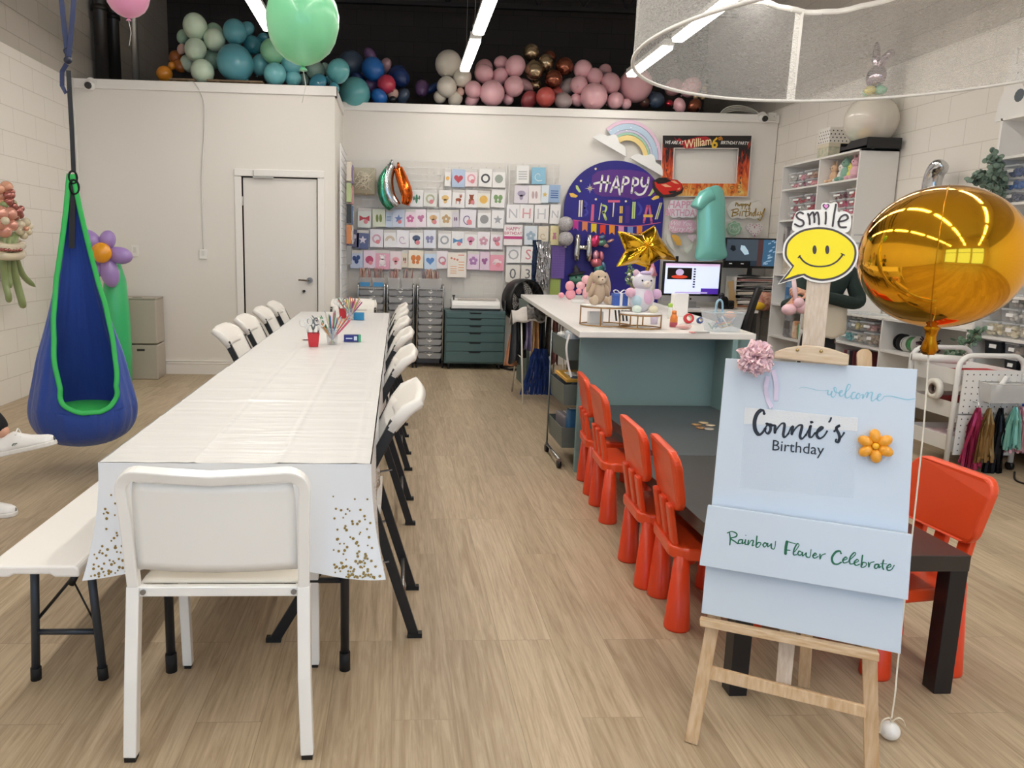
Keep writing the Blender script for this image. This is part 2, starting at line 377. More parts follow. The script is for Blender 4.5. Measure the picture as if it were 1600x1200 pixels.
# ------------------------------------------------------------------ hanging lights
def make_light():
    t = thing('ceiling_light', '', 'ceiling light', (0, 0, LZ))
    B().prism([(-.053, -.6, .0), (.053, -.6, 0), (.053, -.6, .03), (.04, -.6, .055), (-.04, -.6, .055), (-.053, -.6, .03)], (0, 1.2, 0)).build('housing', M('dcdcda', .4), t)
    B().box((0, 0, -.016), (.1, 1.17, .05)).build('diffuser', M('fff8ec', .4, emit=16.0), t, bevel=.012)
    for y in (-.601, .601): B().box((0, y, .022), (.106, .006, .062)).build('end_cap', M('c9c9c8', .4), t)
    for y in (-.45, .45): B().tube([(0, y, .05), (.0, y, ZC-LZ-.02)], .0035, 5).build('hanging_chain', M('6a6866', .4, .7), t)
    ld = bpy.data.lights.new('tube_light', 'AREA'); ld.shape = 'RECTANGLE'; ld.size = .09; ld.size_y = 1.1; ld.energy = LAMP_W; ld.color = (1, .965, .91); ld.spread = PI
    lo = bpy.data.objects.new('tube_light', ld); COL.objects.link(lo); lo.parent = t; lo.location = (0, 0, -.044)
    return t
proto = make_light()
seen = {(1, 0): 'slim white ceiling light hanging last in the middle line, above the balloon ledge', (1, 1): 'slim white ceiling light in the middle line just before the last one',
        (2, 0): 'slim white ceiling light seen lowest through the white net canopy', (2, 1): 'slim white ceiling light seen through the net, higher and longer of the two',
        (0, 1): 'slim white ceiling light partly hidden by the big mint balloon'}
used = False
for r, x in enumerate(ROWS):
    for k in range(9):
        if r == 0 and k == 0: continue
        y = 8.19-k*1.42
        if r == 0: y += .12
        lb = seen.get((r, k), 'slim white ceiling light over the open room, outside the picture')
        g = 'hanging strip lights' if (r, k) in seen else 'strip lights out of view'
        if not used: o = proto; used = True; o.location = (x, y, LZ); o['label'] = lb; o['group'] = g
        else: dup(proto, None, (x, y, LZ), 0, lb, g)
# ================================================================== long table, cloths, chairs
LEGM = M('2b2c30', .4, .3)
def table_leg_set(t, x0, x1, y0, y1, zt, splay=.0):
    for x in (x0, x1):
        for y in (y0, y1):
            lg = B().cyl((x, y, zt), (x, y, .035), .014, n=10).build('leg', LEGM, t)
            B().cyl((x, y, .06), (x, y, 0), .0175, n=10).build('rubber_foot', M('121214', .7), lg)
ft = None
for i, (y0, y1) in enumerate(((2.04, 3.77), (3.79, 5.51), (5.53, 7.25))):
    xc = -.42-.025*i; yc = (y0+y1)/2; L = y1-y0
    t = thing('folding_table', 'white folding table under the cloth, %s of three from the white chair' % ORD[i], 'table', (xc, yc, 0), 0, 'folding tables under the cloth')
    B().box((0, 0, .715), (.68, L-.02, .045)).build('tabletop', M('e9e7e2', .45), t, bevel=.008)
    table_leg_set(t, -.27, .27, -L/2+.22, L/2-.22, .695)
    for y in (-L/2+.22, L/2-.22): B().cyl((-.27, y, .3), (.27, y, .3), .009, n=8).build('crossbar', LEGM, t)
PLAS = M('e3e2e1', .3, bump=.3, scale=4, stretch=(.35, 7, 5), dist=.015, spec=.6)
_wr = random.Random(21)
_wl = [(_wr.random(), _wr.uniform(0, .8), _wr.uniform(.1, .45), _wr.uniform(-.02, .02), _wr.uniform(.0006, .0022)) for _ in range(46)]
def WR(u, v):
    """pressed fold lines along the cloth and short creases across it"""
    h = .0028*math.exp(-((u-.66)/.007)**2)+.0024*math.exp(-((u-.34)/.007)**2)+.0022*math.exp(-((u-.06)/.007)**2)+.003*math.exp(-((v-.5)/.006)**2)
    for vc, u0, w, sl, am in _wl:
        if u0 < u < u0+w: h += am*math.exp(-((v-vc-sl*(u-u0)/w)/.006)**2)*math.sin(PI*(u-u0)/w)
    return h
def cloth(name, label, corners, z, drop, front, dots, group):
    """corners: back right, front right, front left, back left seen from above; skirt hangs down the sides and, if front, in front"""
    c = [V((x, y, 0)) for x, y in corners]
    t = thing(name, label, 'tablecloth', (corners[1][0], corners[1][1], z), 0, group)
    # top
    def top(u, v):
        p = (c[0].lerp(c[3], u)).lerp(c[1].lerp(c[2], u), v)
        return V((p.x, p.y, z+.0006*sin(v*57+sin(u*9)*2)+.0005*sin(u*31+v*11)+WR(u, v)))
    # skirt path, corners rounded
    path = []
    pts = c if front else c
    segs = [(c[0], c[1])]+([(c[1], c[2])] if front else [])+[(c[2], c[3])]
    def skirt(sa, sb, cs, ce, wv=1.0):
        d = sb-sa; L = d.length; d = d.normalized(); out = V((d.y, -d.x, 0)) if d.x*0+1 else None
        mid = (c[0]+c[1]+c[2]+c[3])/4
        if out.dot(mid-sa) > 0: out = -out
        def fn(u, v):
            s = u*L; k = 0
            if cs: k += math.exp(-(s/.16)**2)
            if ce: k += math.exp(-((L-s)/.16)**2)
            k = min(k, 1); A = .003+.042*v*v
            h = v*(drop+.045*k+.012*sin(s*9))
            o = (.004+wv*(.014*v+v*(.014*sin(s*13+1)+.010*sin(s*29+2))))*(1-k)+A*k
            q = sa+d*s+out*o
            if cs: q -= d*A*math.exp(-(s/.07)**2)
            if ce: q += d*A*math.exp(-((L-s)/.07)**2)
            return V((q.x, q.y, z-h))
        return fn, L
    B().grid(top, 90, 170).build('cloth_top', PLAS, t, world=True, solid=-1)
    fns = []
    sk = B()
    n = len(segs)
    for i, (a, e) in enumerate(segs):
        cs = front and i > 0; ce = front and i < n-1
        fn, L = skirt(a, e, cs, ce, 1.0 if front and i == 1 else .3); fns.append((fn, L)); sk.grid(fn, max(20, int(L*40)), 12)
    sk.build('cloth_skirt', M('e6e9ee', .32, bump=.3, scale=6, dist=.015), t, world=True, solid=-1)
    if dots:
        db = B(); r = random.Random(3)
        for k in range(7500):
            fn, L = fns[r.choices(range(n), [f[1] for f in fns])[0]]
            u = r.random(); v = 1-.72*r.random()**2.8
            isf = fn is fns[1][0]; ed = min(u, 1-u)*L
            if isf and ed > (.10 if u < .5 else .2): continue
            if r.random() > .25+v*.75: continue
            if not .012/L < u < 1-.012/L or v > .985: continue
            e = 1e-3; p = fn(u, v); du = (fn(u+e, v)-p).normalized(); dv = (fn(u, v+e)-p).normalized()
            nn = du.cross(dv).normalized()
            mid = (c[0]+c[1]+c[2]+c[3])/4
            if nn.dot(V((p.x-mid.x, p.y-mid.y, 0))) < 0: nn = -nn
            rr = r.uniform(.0022, .0043); fr = F(p+nn*.0012, du, nn.cross(du)); db.disc(fr, 0, 0, rr, 0, 8)
        db.build('gold_dots', M('96773a', .35, .55), t, world=True, solid=-1)
    return t
cloth('tablecloth', 'shiny white plastic tablecloth with gold dotted hem over the front of the long table', ((-.065, 3.72), (-.065, 2.0), (-.775, 2.0), (-.81, 3.72)), .747, .265, True, True, 'white plastic tablecloths')
cloth('tablecloth', 'shiny white plastic tablecloth over the far half of the long table, under the cups', ((-.063, 7.27), (-.065, 3.66), (-.81, 3.66), (-.89, 7.27)), .7435, .30, False, True, 'white plastic tablecloths')
q = P(598, 578, 'y', 3.66)

def make_folding_chair():
    t = thing('folding_chair', '', 'chair')
    bl = M('17171a', .38); wh = M('e6e2dc', .42, bump=.05, scale=30); pa = M('dcd8d2', .45)
    for s in (-1, 1):
        x = s*.214
        pl = [(x, .237, .0), (x, .004, .396), (x, -.069, .572), (x, -.165, .765)]
        a = B().tube([V(p) for p in pl], [(.0105, .0175)]*4, 4, sq=(1, 0, 0)).build('leg', bl, t, bevel=.003)
        B().box((x, .237, .008), (.026, .05, .016)).build('foot_cap', M('0d0d0e', .6), a)
        x2 = s*.19
        a = B().tube([V((x2, -.241, 0)), V((x2, -.065, .55))], [(.0105, .017)]*2, 4, sq=(1, 0, 0)).build('leg', bl, t, bevel=.003)
        B().box((x2, -.241, .008), (.026, .05, .016)).build('foot_cap', M('0d0d0e', .6), a)
    B().cyl((-.19, -.2, .13), (.19, -.2, .13), .008, n=8).cyl((-.21, .155, .14), (.21, .155, .14), .008, n=8).build('crossbar', STEEL, t)
    for s in (-1, 1): B().bar((s*.2, -.15, .28), (s*.2, .1, .23), .006, .012).build('folding_link', STEEL, t)
    def seat(u, v):
        a, b_ = u*2-1, v*2-1
        return V((a*.185*(1-.06*max(0, b_)), -.12+v*.38, .452-.012*(1-a*a)*(1-b_*b_)-.024*max(0, b_-.75)))
    B().grid(seat, 12, 12).build('seat', wh, t, solid=.022)
    # backrest: sheet between the posts whose top folds back as a hood over them
    def back(u, v):
        a = u*2-1; z = .53+v*.24; y = -.045-(z-.53)*.47
        return V((a*.203, y-.03*(1-a*a), z))
    B().grid(back, 16, 10).build('backrest', wh, t, solid=.016)
    def hood(u, v):
        a = u*2-1; e = max(0, abs(a)-.62)/.38; w = .226-.02*v*v
        z = .735+.105*v-.02*e*e*v*v; y = -.148-.05*v-.05*v*v-.028*(1-a*a)*(1-v*.5)
        return V((a*w, y, z))
    B().grid(hood, 24, 8).build('back_hood', M('e9e5df', .4), t, solid=.03)
    for s in (-1, 1): B().tube([V((s*.216, -.154, .742)), V((s*.216, -.2, .80)), V((s*.208, -.25, .832))], [(.0135, .021), (.0135, .024), (.011, .016)], 8, sq=(1, 0, 0)).build('back_side', wh, t)
    return t
fc = make_folding_chair(); first = True
def folding(x, y, rz, lb):
    global first
    if first: first = False; fc.location = (x, y, 0); fc.rotation_euler = (0, 0, rz); tag(fc, lb, None, 'folding chairs round the long table')
    else: dup(fc, None, (x, y, 0), rz, lb, 'folding chairs round the long table')
for i, y in enumerate((2.66, 3.77, 4.72, 5.58, 6.45, 7.12)):
    folding(-.165+.004*(i % 3), y, PI/2, 'white folding chair, black legs, %s from the front on the drawer-cart side' % ORD[i])
for i, y in enumerate((4.78, 5.52, 6.35, 7.05)):
    folding(-.83-.004*(i % 3)-.02*i, y, -PI/2, 'white folding chair, black legs, %s from the front on the swing side' % ORD[i])
folding(-.42, 7.42, PI, 'white folding chair standing at the far end of the long table')

# the white metal chair at the head of the table
t = thing('stacking_chair', 'white metal stacking chair at the near end of the long table, its back to us', 'chair', (-.445, 2.05, 0))
wm_ = M('f3f2ef', .3, coat=.3)
def P2(pts, r=.0135, w=None): return B().tube(pts, r, 4, sq=(1, 0, 0))
ZS, ZT = .445, .775
def arc(cx, cz, r, a0, a1, n=7): return [(cx+r*cos(a0+(a1-a0)*i/n), cz+r*sin(a0+(a1-a0)*i/n)) for i in range(n+1)]
outer = [(-.215, ZS), (-.218, .62)]+arc(-.178, ZT-.055, .045, PI, PI/2)+[(-.09, ZT-.012), (0, ZT-.016), (.09, ZT-.012)]+arc(.178, ZT-.055, .045, PI/2, 0)+[(.218, .62), (.215, ZS)]
def yb(z): return -.165-(z-ZS)*.12
def dipy(x, z): return yb(z)+(-.03*(1-(x/.22)**2) if z > ZS+.05 else 0)
B().tube([(x, dipy(x, z), z) for x, z in outer], [(.0155, .0145)]*len(outer), 4, sq=(0, 1, 0)).build('back_frame', wm_, t, bevel=.004)
def bk(u, v):
    x = (u*2-1)*.2; z = ZS+.06+v*(ZT-ZS-.095); x *= 1-.03*max(0, v-.8)*5*abs(u*2-1)
    return V((x, dipy(x, z)+.004, z))
B().grid(bk, 16, 10).build('backrest', M('f3f2ef', .4), t, solid=.006)
for s in (-1, 1):
    lg = B().tube([(s*.215, -.165, ZS+.01), (s*.219, -.2, .22), (s*.226, -.215, .012)], [(.0165, .017)]*3, 4, sq=(1, 0, 0)).build('leg', wm_, t, bevel=.003)
    B().box((s*.226, -.215, .006), (.028, .03, .012)).build('foot_pad', BLACK, lg)
    lg = B().tube([(s*.2, .21, ZS-.01), (s*.199, .232, .012)], [(.0145, .0145)]*2, 4, sq=(1, 0, 0)).build('leg', wm_, t, bevel=.003)
    B().box((s*.199, .232, .006), (.02, .02, .012)).build('foot_pad', BLACK, lg)
    B().cyl((s*.19, -.176, ZS-.003), (s*.19, -.1815, ZS-.003), .007, n=12).build('bolt', STEEL, t)
    B().tube([(s*.2, -.16, ZS-.004), (s*.2, .215, ZS-.004)], [(.009, .011)]*2, 4, sq=(1, 0, 0)).build('side_rail', wm_, t, bevel=.003)
B().box((0, -.165, ZS-.004), (.41, .022, .026)).build('rear_rail', wm_, t, bevel=.003)
def seat(u, v):
    a, b_ = u*2-1, v*2-1
    return V((a*(.198), -.15+v*.375, ZS+.012-.014*(1-a*a)*(1-b_*b_)))
B().grid(seat, 14, 14).build('seat', M('efe6d6', .4), t, solid=.008)

# white plastic folding bench
t = thing('folding_bench', 'white plastic folding bench with grey metal legs beside the long table', 'bench', (-.985, 2.82, 0))
def bn(u, v):
    return None
prof = [(-.127, .412), (-.127, .435), (-.118, .445), (.118, .445), (.127, .435), (.127, .412), (.06, .412), (.05, .42), (-.05, .42), (-.06, .412)]
B().prism([(x, -.79, z) for x, z in prof], (0, 1.58, 0)).build('bench_top', M('f1eeea', .38, bump=.1, scale=120, dist=.002), t, bevel=.006)
gl_ = M('3f444c', .4, .4)
for y in (-.6, .6):
    for s in (-1, 1):
        lg = B().cyl((s*.078, y, .42), (s*.1, y, .02), .0125, n=12).build('leg', gl_, t)
        B().cyl((s*.0985, y, .04), (s*.1005, y, 0), .0155, n=12).build('rubber_foot', M('101012', .7), lg)
    B().cyl((-.094, y, .155), (.094, y, .155), .009, n=8).build('crossbar', gl_, t)
    d = 1 if y < 0 else -1
    B().tube([(-.088, y, .19), (.01, y+.02*d, .31), (.06, y+.05*d, .40)], .005, 6).cyl((.012, y+.02*d, .298), (.03, y+.025*d, .335), .011, n=8).tube([(.02, y+.02*d, .31), (.082, y, .19)], .003, 6).build('folding_brace', BLACK, t)

# ---------------------------------------------------------------- cups and boxes on the table
TZ = .7465
def scissors(loc, rz, lean, col, lb):
    t = thing('scissors', lb, 'scissors', loc, rz, 'craft scissors')
    R = Matrix.Rotation(lean, 3, 'Y')
    for k, s in enumerate((-1, 1)):
        c = R @ V((s*.02, 0, .135)); pts = [c+R @ V((.0165*cos(a), 0, .021*sin(a))) for a in [2*PI*i/14 for i in range(14)]]
        B().tube(pts, .0048, 6, closed=True).tube([R @ V((s*.012, 0, .117)), R @ V((0, 0, .085))], .005, 6).build('handle', M(col, .35), t)
        B().tube([R @ V((0, s*.001, .09)), R @ V((-s*.004, s*.001, .012))], [(.006, .001), (.002, .0008)], 4, sq=(1, 0, 0)).build('blade', CHROME, t)
    return t
def red_cup(p, lb):
    t = thing('pencil_pot', lb, 'cup', p, .1, 'red scissor pots')
    b = B(); w0, w1, h = .027, .036, .08
    o = [(-1, -1), (1, -1), (1, 1), (-1, 1)]
    vs = [(x*w0, y*w0, 0) for x, y in o]+[(x*w1, y*w1, h) for x, y in o]+[(x*(w1-.003), y*(w1-.003), h) for x, y in o]+[(x*(w0-.003), y*(w0-.003), .004) for x, y in o]
    fs = [(3, 2, 1, 0), (12, 13, 14, 15)]
    for l in (0, 4, 8): fs += [(l+i, l+(i+1) % 4, l+4+(i+1) % 4, l+4+i) for i in range(4)]
    b.add(vs, fs); b.build('pot', M('c22833', .35), t); return t
PENC = ['2f6fb0', 'd7b43a', '3c8f5a', 'e8e1d0', '8a4fa0', 'd45a7a', '9fb8c8', 'c98a52', '5a5f66', 'e07a3a', 'b8c45a']
def pencil_cup(p, lb, seed, n=34):
    r = random.Random(seed)
    t = thing('pencil_cup', lb, 'pencil cup', p, 0, 'pencil cups')
    B().lathe([(.03, 0), (.038, .1), (.0365, .1), (.0285, .004)], n=20).build('clear_cup', M('dfe6ea', .1, alpha=.3), t)
    for i in range(n):
        a = r.uniform(0, 2*PI); k = r.random()**.4
        b0 = V((.02*cos(a+PI)*k, .02*sin(a+PI)*k, .006)); rim = V((.031*cos(a)*k, .031*sin(a)*k, .1))
        d = (rim-b0).normalized(); e = rim+d*r.uniform(.06, .1)+V((cos(a), sin(a), -.35))*.05*k*k
        m = b0+(rim-b0)*.55
        B().cyl(b0, e, .0033, n=6).cyl(e, e+(e-b0).normalized()*.011, .0033, .0006, n=6).build('pencil', M(r.choice(PENC), .4), t)
    return t
for i, (c1, c2, bx) in enumerate((((490, 541), (519, 538), (556, 533)), ((536, 497), (547, 500), (568, 501)))):
    p = P(*c1, 'z', TZ); wher = ('front', 'far')[i]
    red_cup(p, 'small red tapered pot holding scissors, in the %s group on the white table' % ('nearer' if not i else 'farther'))
    for k in range(2+(1-i)):
        scissors(p+V((-.016+.016*k, .004*k, .012)), .3-.4*k, -.22+.2*k, ('dfe2e2', '6d7478', 'e4e4e2')[k], '%s handled scissors standing in the %s red pot%s' % (('white', 'grey', 'pale')[k], ('nearer', 'farther')[i], ''))
    p = P(*c2, 'z', TZ); pencil_cup(p, 'clear cup packed with coloured pencils fanning out, beside the %s red pot' % ('nearer' if not i else 'farther'), 5+i)
p = P(549, 534, 'z', TZ)
t = thing('marker_box', 'navy and green marker box lying beside the nearer pencil cup', 'box', p, .05)
B().box((0, .02, .021), (.094, .05, .042)).build('carton', M('20297c', .4), t, bevel=.001)
B().box((.052, .02, .021), (.016, .0515, .0425)).build('end_band', M('3d9c6e', .4), t)
fr = F((0, -.0055, .021), (1, 0, 0), (0, 0, 1))
B().poly(fr, [(-.034, -.003), (.006, -.003), (.006, .004), (-.034, .004)], .0006).poly(fr, [(.016, -.012), (.036, -.012), (.036, .014), (.016, .014)], .0005).build('print', M('c8d8ea', .5), t)
p = P(560, 500, 'z', TZ)
t = thing('marker_box', 'plain bright blue box beside the farther pencil cup', 'box', p, -.04)
B().box((0, .03, .03), (.085, .06, .06)).build('carton', M('2a86b8', .45), t, bevel=.002)
B().box((.0432, .03, .03), (.002, .056, .056)).build('end_band', M('3d9cc4', .45), t)
p = P(474, 532, 'z', TZ)
t = thing('pencil', 'single dark pencil lying beside the nearer red pot', 'pencil', p, .1)
B().cyl((0, 0, .004), (.07, 0, .004), .0036, n=6).build('barrel', M('4c2030', .4), t); B().cyl((0, 0, .004), (-.012, 0, .004), .0036, .0005, n=6).build('tip', M('c8a070', .6), t)

# ================================================================== swing pod
Y0 = 4.5
o_ = P(130, 640, 'y', Y0); sc = V((o_.x+.008, Y0, 0))
t = thing('hanging_pod_swing', 'blue fabric pod swing with green trim hanging from a dark strap', 'swing', (sc.x, sc.y, .17), math.atan2(-Y0, -sc.x)+.12)
NAVY = M('2449a4', .75, sheen=.3, bump=.35, scale=14, stretch=(1, 1, .35), dist=.03)
prof = [(.0, .0), (.12, .005), (.22, .05), (.272, .12), (.287, .2), (.277, .28), (.255, .38), (.225, .52), (.176, .68), (.128, .86), (.09, 1.04), (.06, 1.2), (.036, 1.34), (.018, 1.47), (.008, 1.53)]
cp_ = catmull([V((r, z)) for r, z in prof], 3)
def phi(z):
    if z < .225: return 0
    k = min(1, (z-.225)/.11)
    base = .56+.75*min(1, max(0, (z-.36)/.6))
    return base*math.sqrt(max(0, 1-(1-k)**2))
def pod(u, v):
    i = v*(len(cp_)-1); a = int(min(i, len(cp_)-2)); q = cp_[a].lerp(cp_[a+1], i-a); r, z = q.x, q.y
    f = phi(z); ang = f+(2*PI-2*f)*u
    w = 1+.018*sin(ang*11+z*3)*min(1, z*5)+.012*sin(ang*23)
    return V((r*w*cos(ang)*(.96), r*w*sin(ang), z))
B().grid(pod, 80, 150).build('fabric_pod', NAVY, t, solid=.006)
tr_ = [pod(s, v/240) for s, rng in ((0, range(240, -1, -1)), (1, range(241))) for v in rng if phi(pod(s, v/240).z) > 0]
B().tube([p+V((p.x*.02, p.y*.02, 0)) for p in tr_], [(.005, .015)]*len(tr_), 8, sq=(1, 0, 0)).build('green_trim', M('2fb457', .6), t)
B().lathe([(.0, .09), (.2, .1), (.245, .15), (.2, .215), (.1, .235), (0, .238)], n=28).build('cushion', M('35b554', .7, bump=.2, scale=12), t)
top = V((0, 0, 1.53))
def band(pts, w=.022, th=.003, nm='strap', mat=None): return B().tube(pts, [(w/2, th/2)]*len(pts), 4, sq=(0, 1, 0)).build(nm, mat or M('1d1e26', .7), t, bevel=0)
iv = wm(t).inverted()
L = lambda x, y: iv @ P(x, y, 'y', Y0)
band([L(112, 388), L(113, 330), L(115, 290)], .03)
for (x, y), r in (((114, 277), .028), ((116, 292), .032)):
    c = L(x, y); B().tube([c+V((0, r*.75*cos(a), r*1.2*sin(a))) for a in [2*PI*i/16 for i in range(16)]], .006, 8, closed=True).build('carabiner', M('101012', .3, .6), t)
BW = M('2a3458', .7)
band([L(115, 268), L(112, 200), L(109, 148), L(107, 110)], .024)
ztop = iv @ V((sc.x, Y0, ZC))
band([L(106, 92), L(99, 30), L(92, -40), L(92, -40)+V((0, 0, ztop.z-L(92, -40).z))], .026, mat=BW)
band([L(107, 92), L(113, 30), L(118, -40), L(118, -40)+V((0, 0, ztop.z-L(118, -40).z))], .026, mat=BW)
band([L(104, 100), L(97, 112), L(97, 134), L(103, 146), L(108, 140)], .024, mat=BW)
B().sph(L(106, 94), (.022, .022, .02), 10, 8).tube([L(106, 80)+V((0, .02*cos(a), .018*sin(a))) for a in [2*PI*i/12 for i in range(12)]], .004, 6, closed=True).build('knot', M('23283c', .6), t)

# ================================================================== bins in the corner
p0, p1 = P(196, 588, 'z', 0), P(258, 587, 'z', 0)
t = thing('stacked_storage_bin', 'tall greige two-tier bin in the corner by the light switch', 'bin', ((p0.x+p1.x)/2, YF-.215, 0), .07)
bm_ = M('b5aca0', .45); W = p1.x-p0.x
B().box((0, 0, .175), (W, .34, .35)).build('lower_bin', bm_, t, bevel=.012, seg=3)
B().box((0, 0, .58), (W, .34, .44)).build('upper_bin', bm_, t, bevel=.012, seg=3)
B().box((0, 0, .807), (W+.004, .344, .018)).build('lid', M('a9a094', .45), t, bevel=.006)
for z, x in ((.3, .03), (.809, -.0)):
    if z < .5: B().box((x, -.171, z), (.075, .006, .022)).build('grip_slot', M('2b2825', .7), t, bevel=.004)
    else: B().box((x, -.1, .8165), (.09, .028, .003)).build('grip_slot', M('4a4540', .7), t)

# ================================================================== flower balloon on a green column
PY = 7.45
c = P(161, 395, 'y', PY-.16)
t = thing('balloon_flower', 'big purple petalled balloon flower with an orange centre on a green balloon column', 'balloon flower', (c.x+.03, PY, 0))
B().lathe([(.06, 0), (.115, .03), (.125, .3), (.12, .7), (.1, 1.0), (.06, 1.15), (.0, 1.2)], (0, .02, 0), n=24).build('balloon_column', M('3fc07a', .3, coat=.4), t)
iv = wm(t).inverted(); cl = iv @ c
lil = M('a487c8', .28, coat=.4)
for x, y, rx, ry in ((143, 375, 17, 11), (168, 375, 13, 11), (187, 399, 17, 12), (171, 425, 21, 13), (146, 419, 11, 15), (140, 396, 12, 9)):
    q = iv @ P(x, y, 'y', PY-.12); d = q-cl; a = math.atan2(d.z, d.x); k = 7.45/1200
    B().sph(q, (rx*k*1.12, .07, ry*k*1.05), 20, 12, Matrix.Rotation(-a, 3, 'Y') if abs(sin(a)) < 2 else None).build('petal', lil, t)
B().sph(cl+V((0, -.04, 0)), (.093, .06, .093), 20, 12).build('flower_centre', M('f0a21c', .25, coat=.5), t)

# ================================================================== balloon bouquet on the side wall
c = P(18, 400, 'x', -3.1)
t = thing('balloon_bouquet', 'rose gold and cream twisted balloon bouquet with green stems on the block wall', 'balloon bouquet', (-3.16, c.y, c.z))
iv = wm(t).inverted(); K = 6.6/1200
ROSE, PEACH, CREAM, OLIVE, COPPER = M('d99a86', .15, .25, coat=.6), M('e2a78a', .18, .15, coat=.6), M('ddd0b4', .25, coat=.5), M('8f9f6c', .35, coat=.3), M('a8625a', .15, .5, coat=.6)
def blobs(nm, lst, mat, dx=0):
    b = B()
    for x, y, r in lst: b.sph(iv @ P(x, y, 'x', -3.1+dx), (r*K, r*K, r*K*.95), 12, 9)
    return b.build(nm, mat, t)
blobs('blossom', [(4, 305, 8), (10, 292, 9), (-2, 295, 8), (3, 318, 7)], PEACH); blobs('blossom', [(12, 305, 6), (17, 305, 6), (13, 315, 6), (18, 300, 5), (17, 314, 5)], COPPER, .05)
blobs('blossom', [(0, 333, 11), (15, 334, 10), (7, 361, 10), (18, 352, 9), (-3, 350, 9)], ROSE, .06); blobs('blossom_heart', [(8, 345, 6)], CREAM, .12)
blobs('blossom', [(27, 330, 8), (21, 322, 6), (31, 336, 6), (33, 326, 5), (24, 340, 5)], COPPER, .03); blobs('bud', [(20, 318, 6), (6, 320, 6), (25, 340, 5)], OLIVE, .02)
blobs('blossom', [(32, 351, 7), (40, 347, 7), (45, 354, 6), (44, 362, 6), (37, 368, 6), (31, 361, 7)], CREAM, .04); blobs('blossom_heart', [(41, 357, 4)], PEACH, .1)
for pts, r in (([(5, 372), (4, 400), (8, 440), (13, 462), (14, 472)], 5), ([(14, 372), (11, 400), (12, 430), (17, 450)], 5.5), ([(24, 366), (18, 400), (26, 440), (34, 470), (36, 480)], 6), ([(16, 370), (24, 400), (36, 430), (55, 448)], 5)):
    w = [iv @ P(x, y, 'x', -3.1+.02*(i % 2)) for i, (x, y) in enumerate(pts)]; w = catmull(w, 5)
    B().tube(w, [r*K*.9]*(len(w)-3)+[r*K*.8, r*K*.5, r*K*.15], 12).build('stem', OLIVE, t)
for y, m in ((383, CREAM), (397, CREAM)):
    e = [iv @ P(16+21*cos(a)*.9, y+5*sin(a)*.8, 'x', -3.08+.07*sin(a)) for a in [2*PI*i/24 for i in range(24)]]
    B().tube(e, 6*K, 8, closed=True).build('wrap', m, t)
b = B()
for i in range(6): b.sph(iv @ P(2+i*6, 391-abs(i-3)*.3, 'x', -2.99), (.018, .018, .014), 10, 6)
b.build('bead_band', COPPER, t)

# wall plates, wires
for nm, x, y, w, h, lb, cat in (('light_switch', 211, 392, .07, .115, 'white light switch plate on the wall above the bins', 'light switch'), ('power_outlet', 318, 397, .075, .1, 'white outlet box on the wall below the hanging cable', 'outlet')):
    q = P(x, y, 'y', YF)
    t = thing(nm, lb, cat, q)
    B().box((0, -.005, 0), (w, .012 if nm[0] == 'l' else .03, h)).build('plate', M('f0eeea', .35), t, bevel=.003)
    B().box((0, -.0125 if nm[0] == 'l' else -.021, .01), (w*.4, .004, h*.5)).build('rocker', M('dedbd6', .35), t, bevel=.001)
q = P(180, 480, 'y', YF)
t = thing('power_adapter', 'white plug adapters on the wall above the greige bin', 'plug', q)
B().box((0, -.02, .03), (.05, .04, .06)).build('adapter', M('eceae6', .4), t, bevel=.006); B().box((.01, -.022, -.06), (.05, .045, .08)).build('adapter', M('e4e2de', .4), t, bevel=.006)
pts = [P(x, y, 'y', YF-.012) for x, y in ((318, 390), (316, 330), (315, 280), (319, 200), (319, 165), (314, 146))]+[P(305, 131, 'y', YF-.04), V((P(298, 129, 'y', YF).x, YF+.02, LEDGE+.008)), V((P(270, 128, 'y', YF).x, YF+.15, LEDGE+.01))]
tag(B().tube(catmull(pts, 6), .006, 6).build('wall_cable', M('d8d6d2', .4), loc=tuple(pts[0])), 'thin white cable hanging down the partition from the balloons to the outlet', 'cable')
pts = [P(x, y, 'y', YF-.02) for x, y in ((139, 300), (133, 200), (130, 135))]
pts = [V((XL+.03, YF-.03, z)) for z in (.3, 1.2, 2.2, LEDGE)]
tag(B().tube(pts, .008, 6).build('corner_cable', M('eceae6', .4), loc=tuple(pts[0])), 'white cable running up the corner behind the swing strap', 'cable')
for x, y, yy, lb, r in ((140, 133, YF, 'white dome security camera at the corner above the swing', -.5), (1193, 185, YB, 'white dome security camera at the end of the long ledge above the monitor', .4)):
    q = P(x, y, 'y', yy-.08)
    t = thing('security_camera', lb, 'security camera', q, 0, 'security cameras')
    B().cyl((0, .1, .03), (0, .03, .03), .05, n=20).build('mount', M('e8e6e2', .4), t)
    B().sph((0, 0, 0), .052, 20, 12).build('ball_housing', M('efedea', .35), t)
    B().cyl((0, -.03, -.008), (0, -.056, -.012), .036, .03, n=20).build('lens', M('0c0c10', .15, coat=.6), t)
q = P(1210, 182, 'y', YB-.05)
t = thing('junction_box', 'small white junction box on the ledge next to the security camera', 'box', q)
B().box((-.02, .03, 0), (.1, .05, .09)).build('box_body', M('dcdad4', .5), t, bevel=.006); B().cyl((.0, .003, .0), (.0, .0, .0), .008, n=10).build('knockout', M('b8b5ae', .5), t)
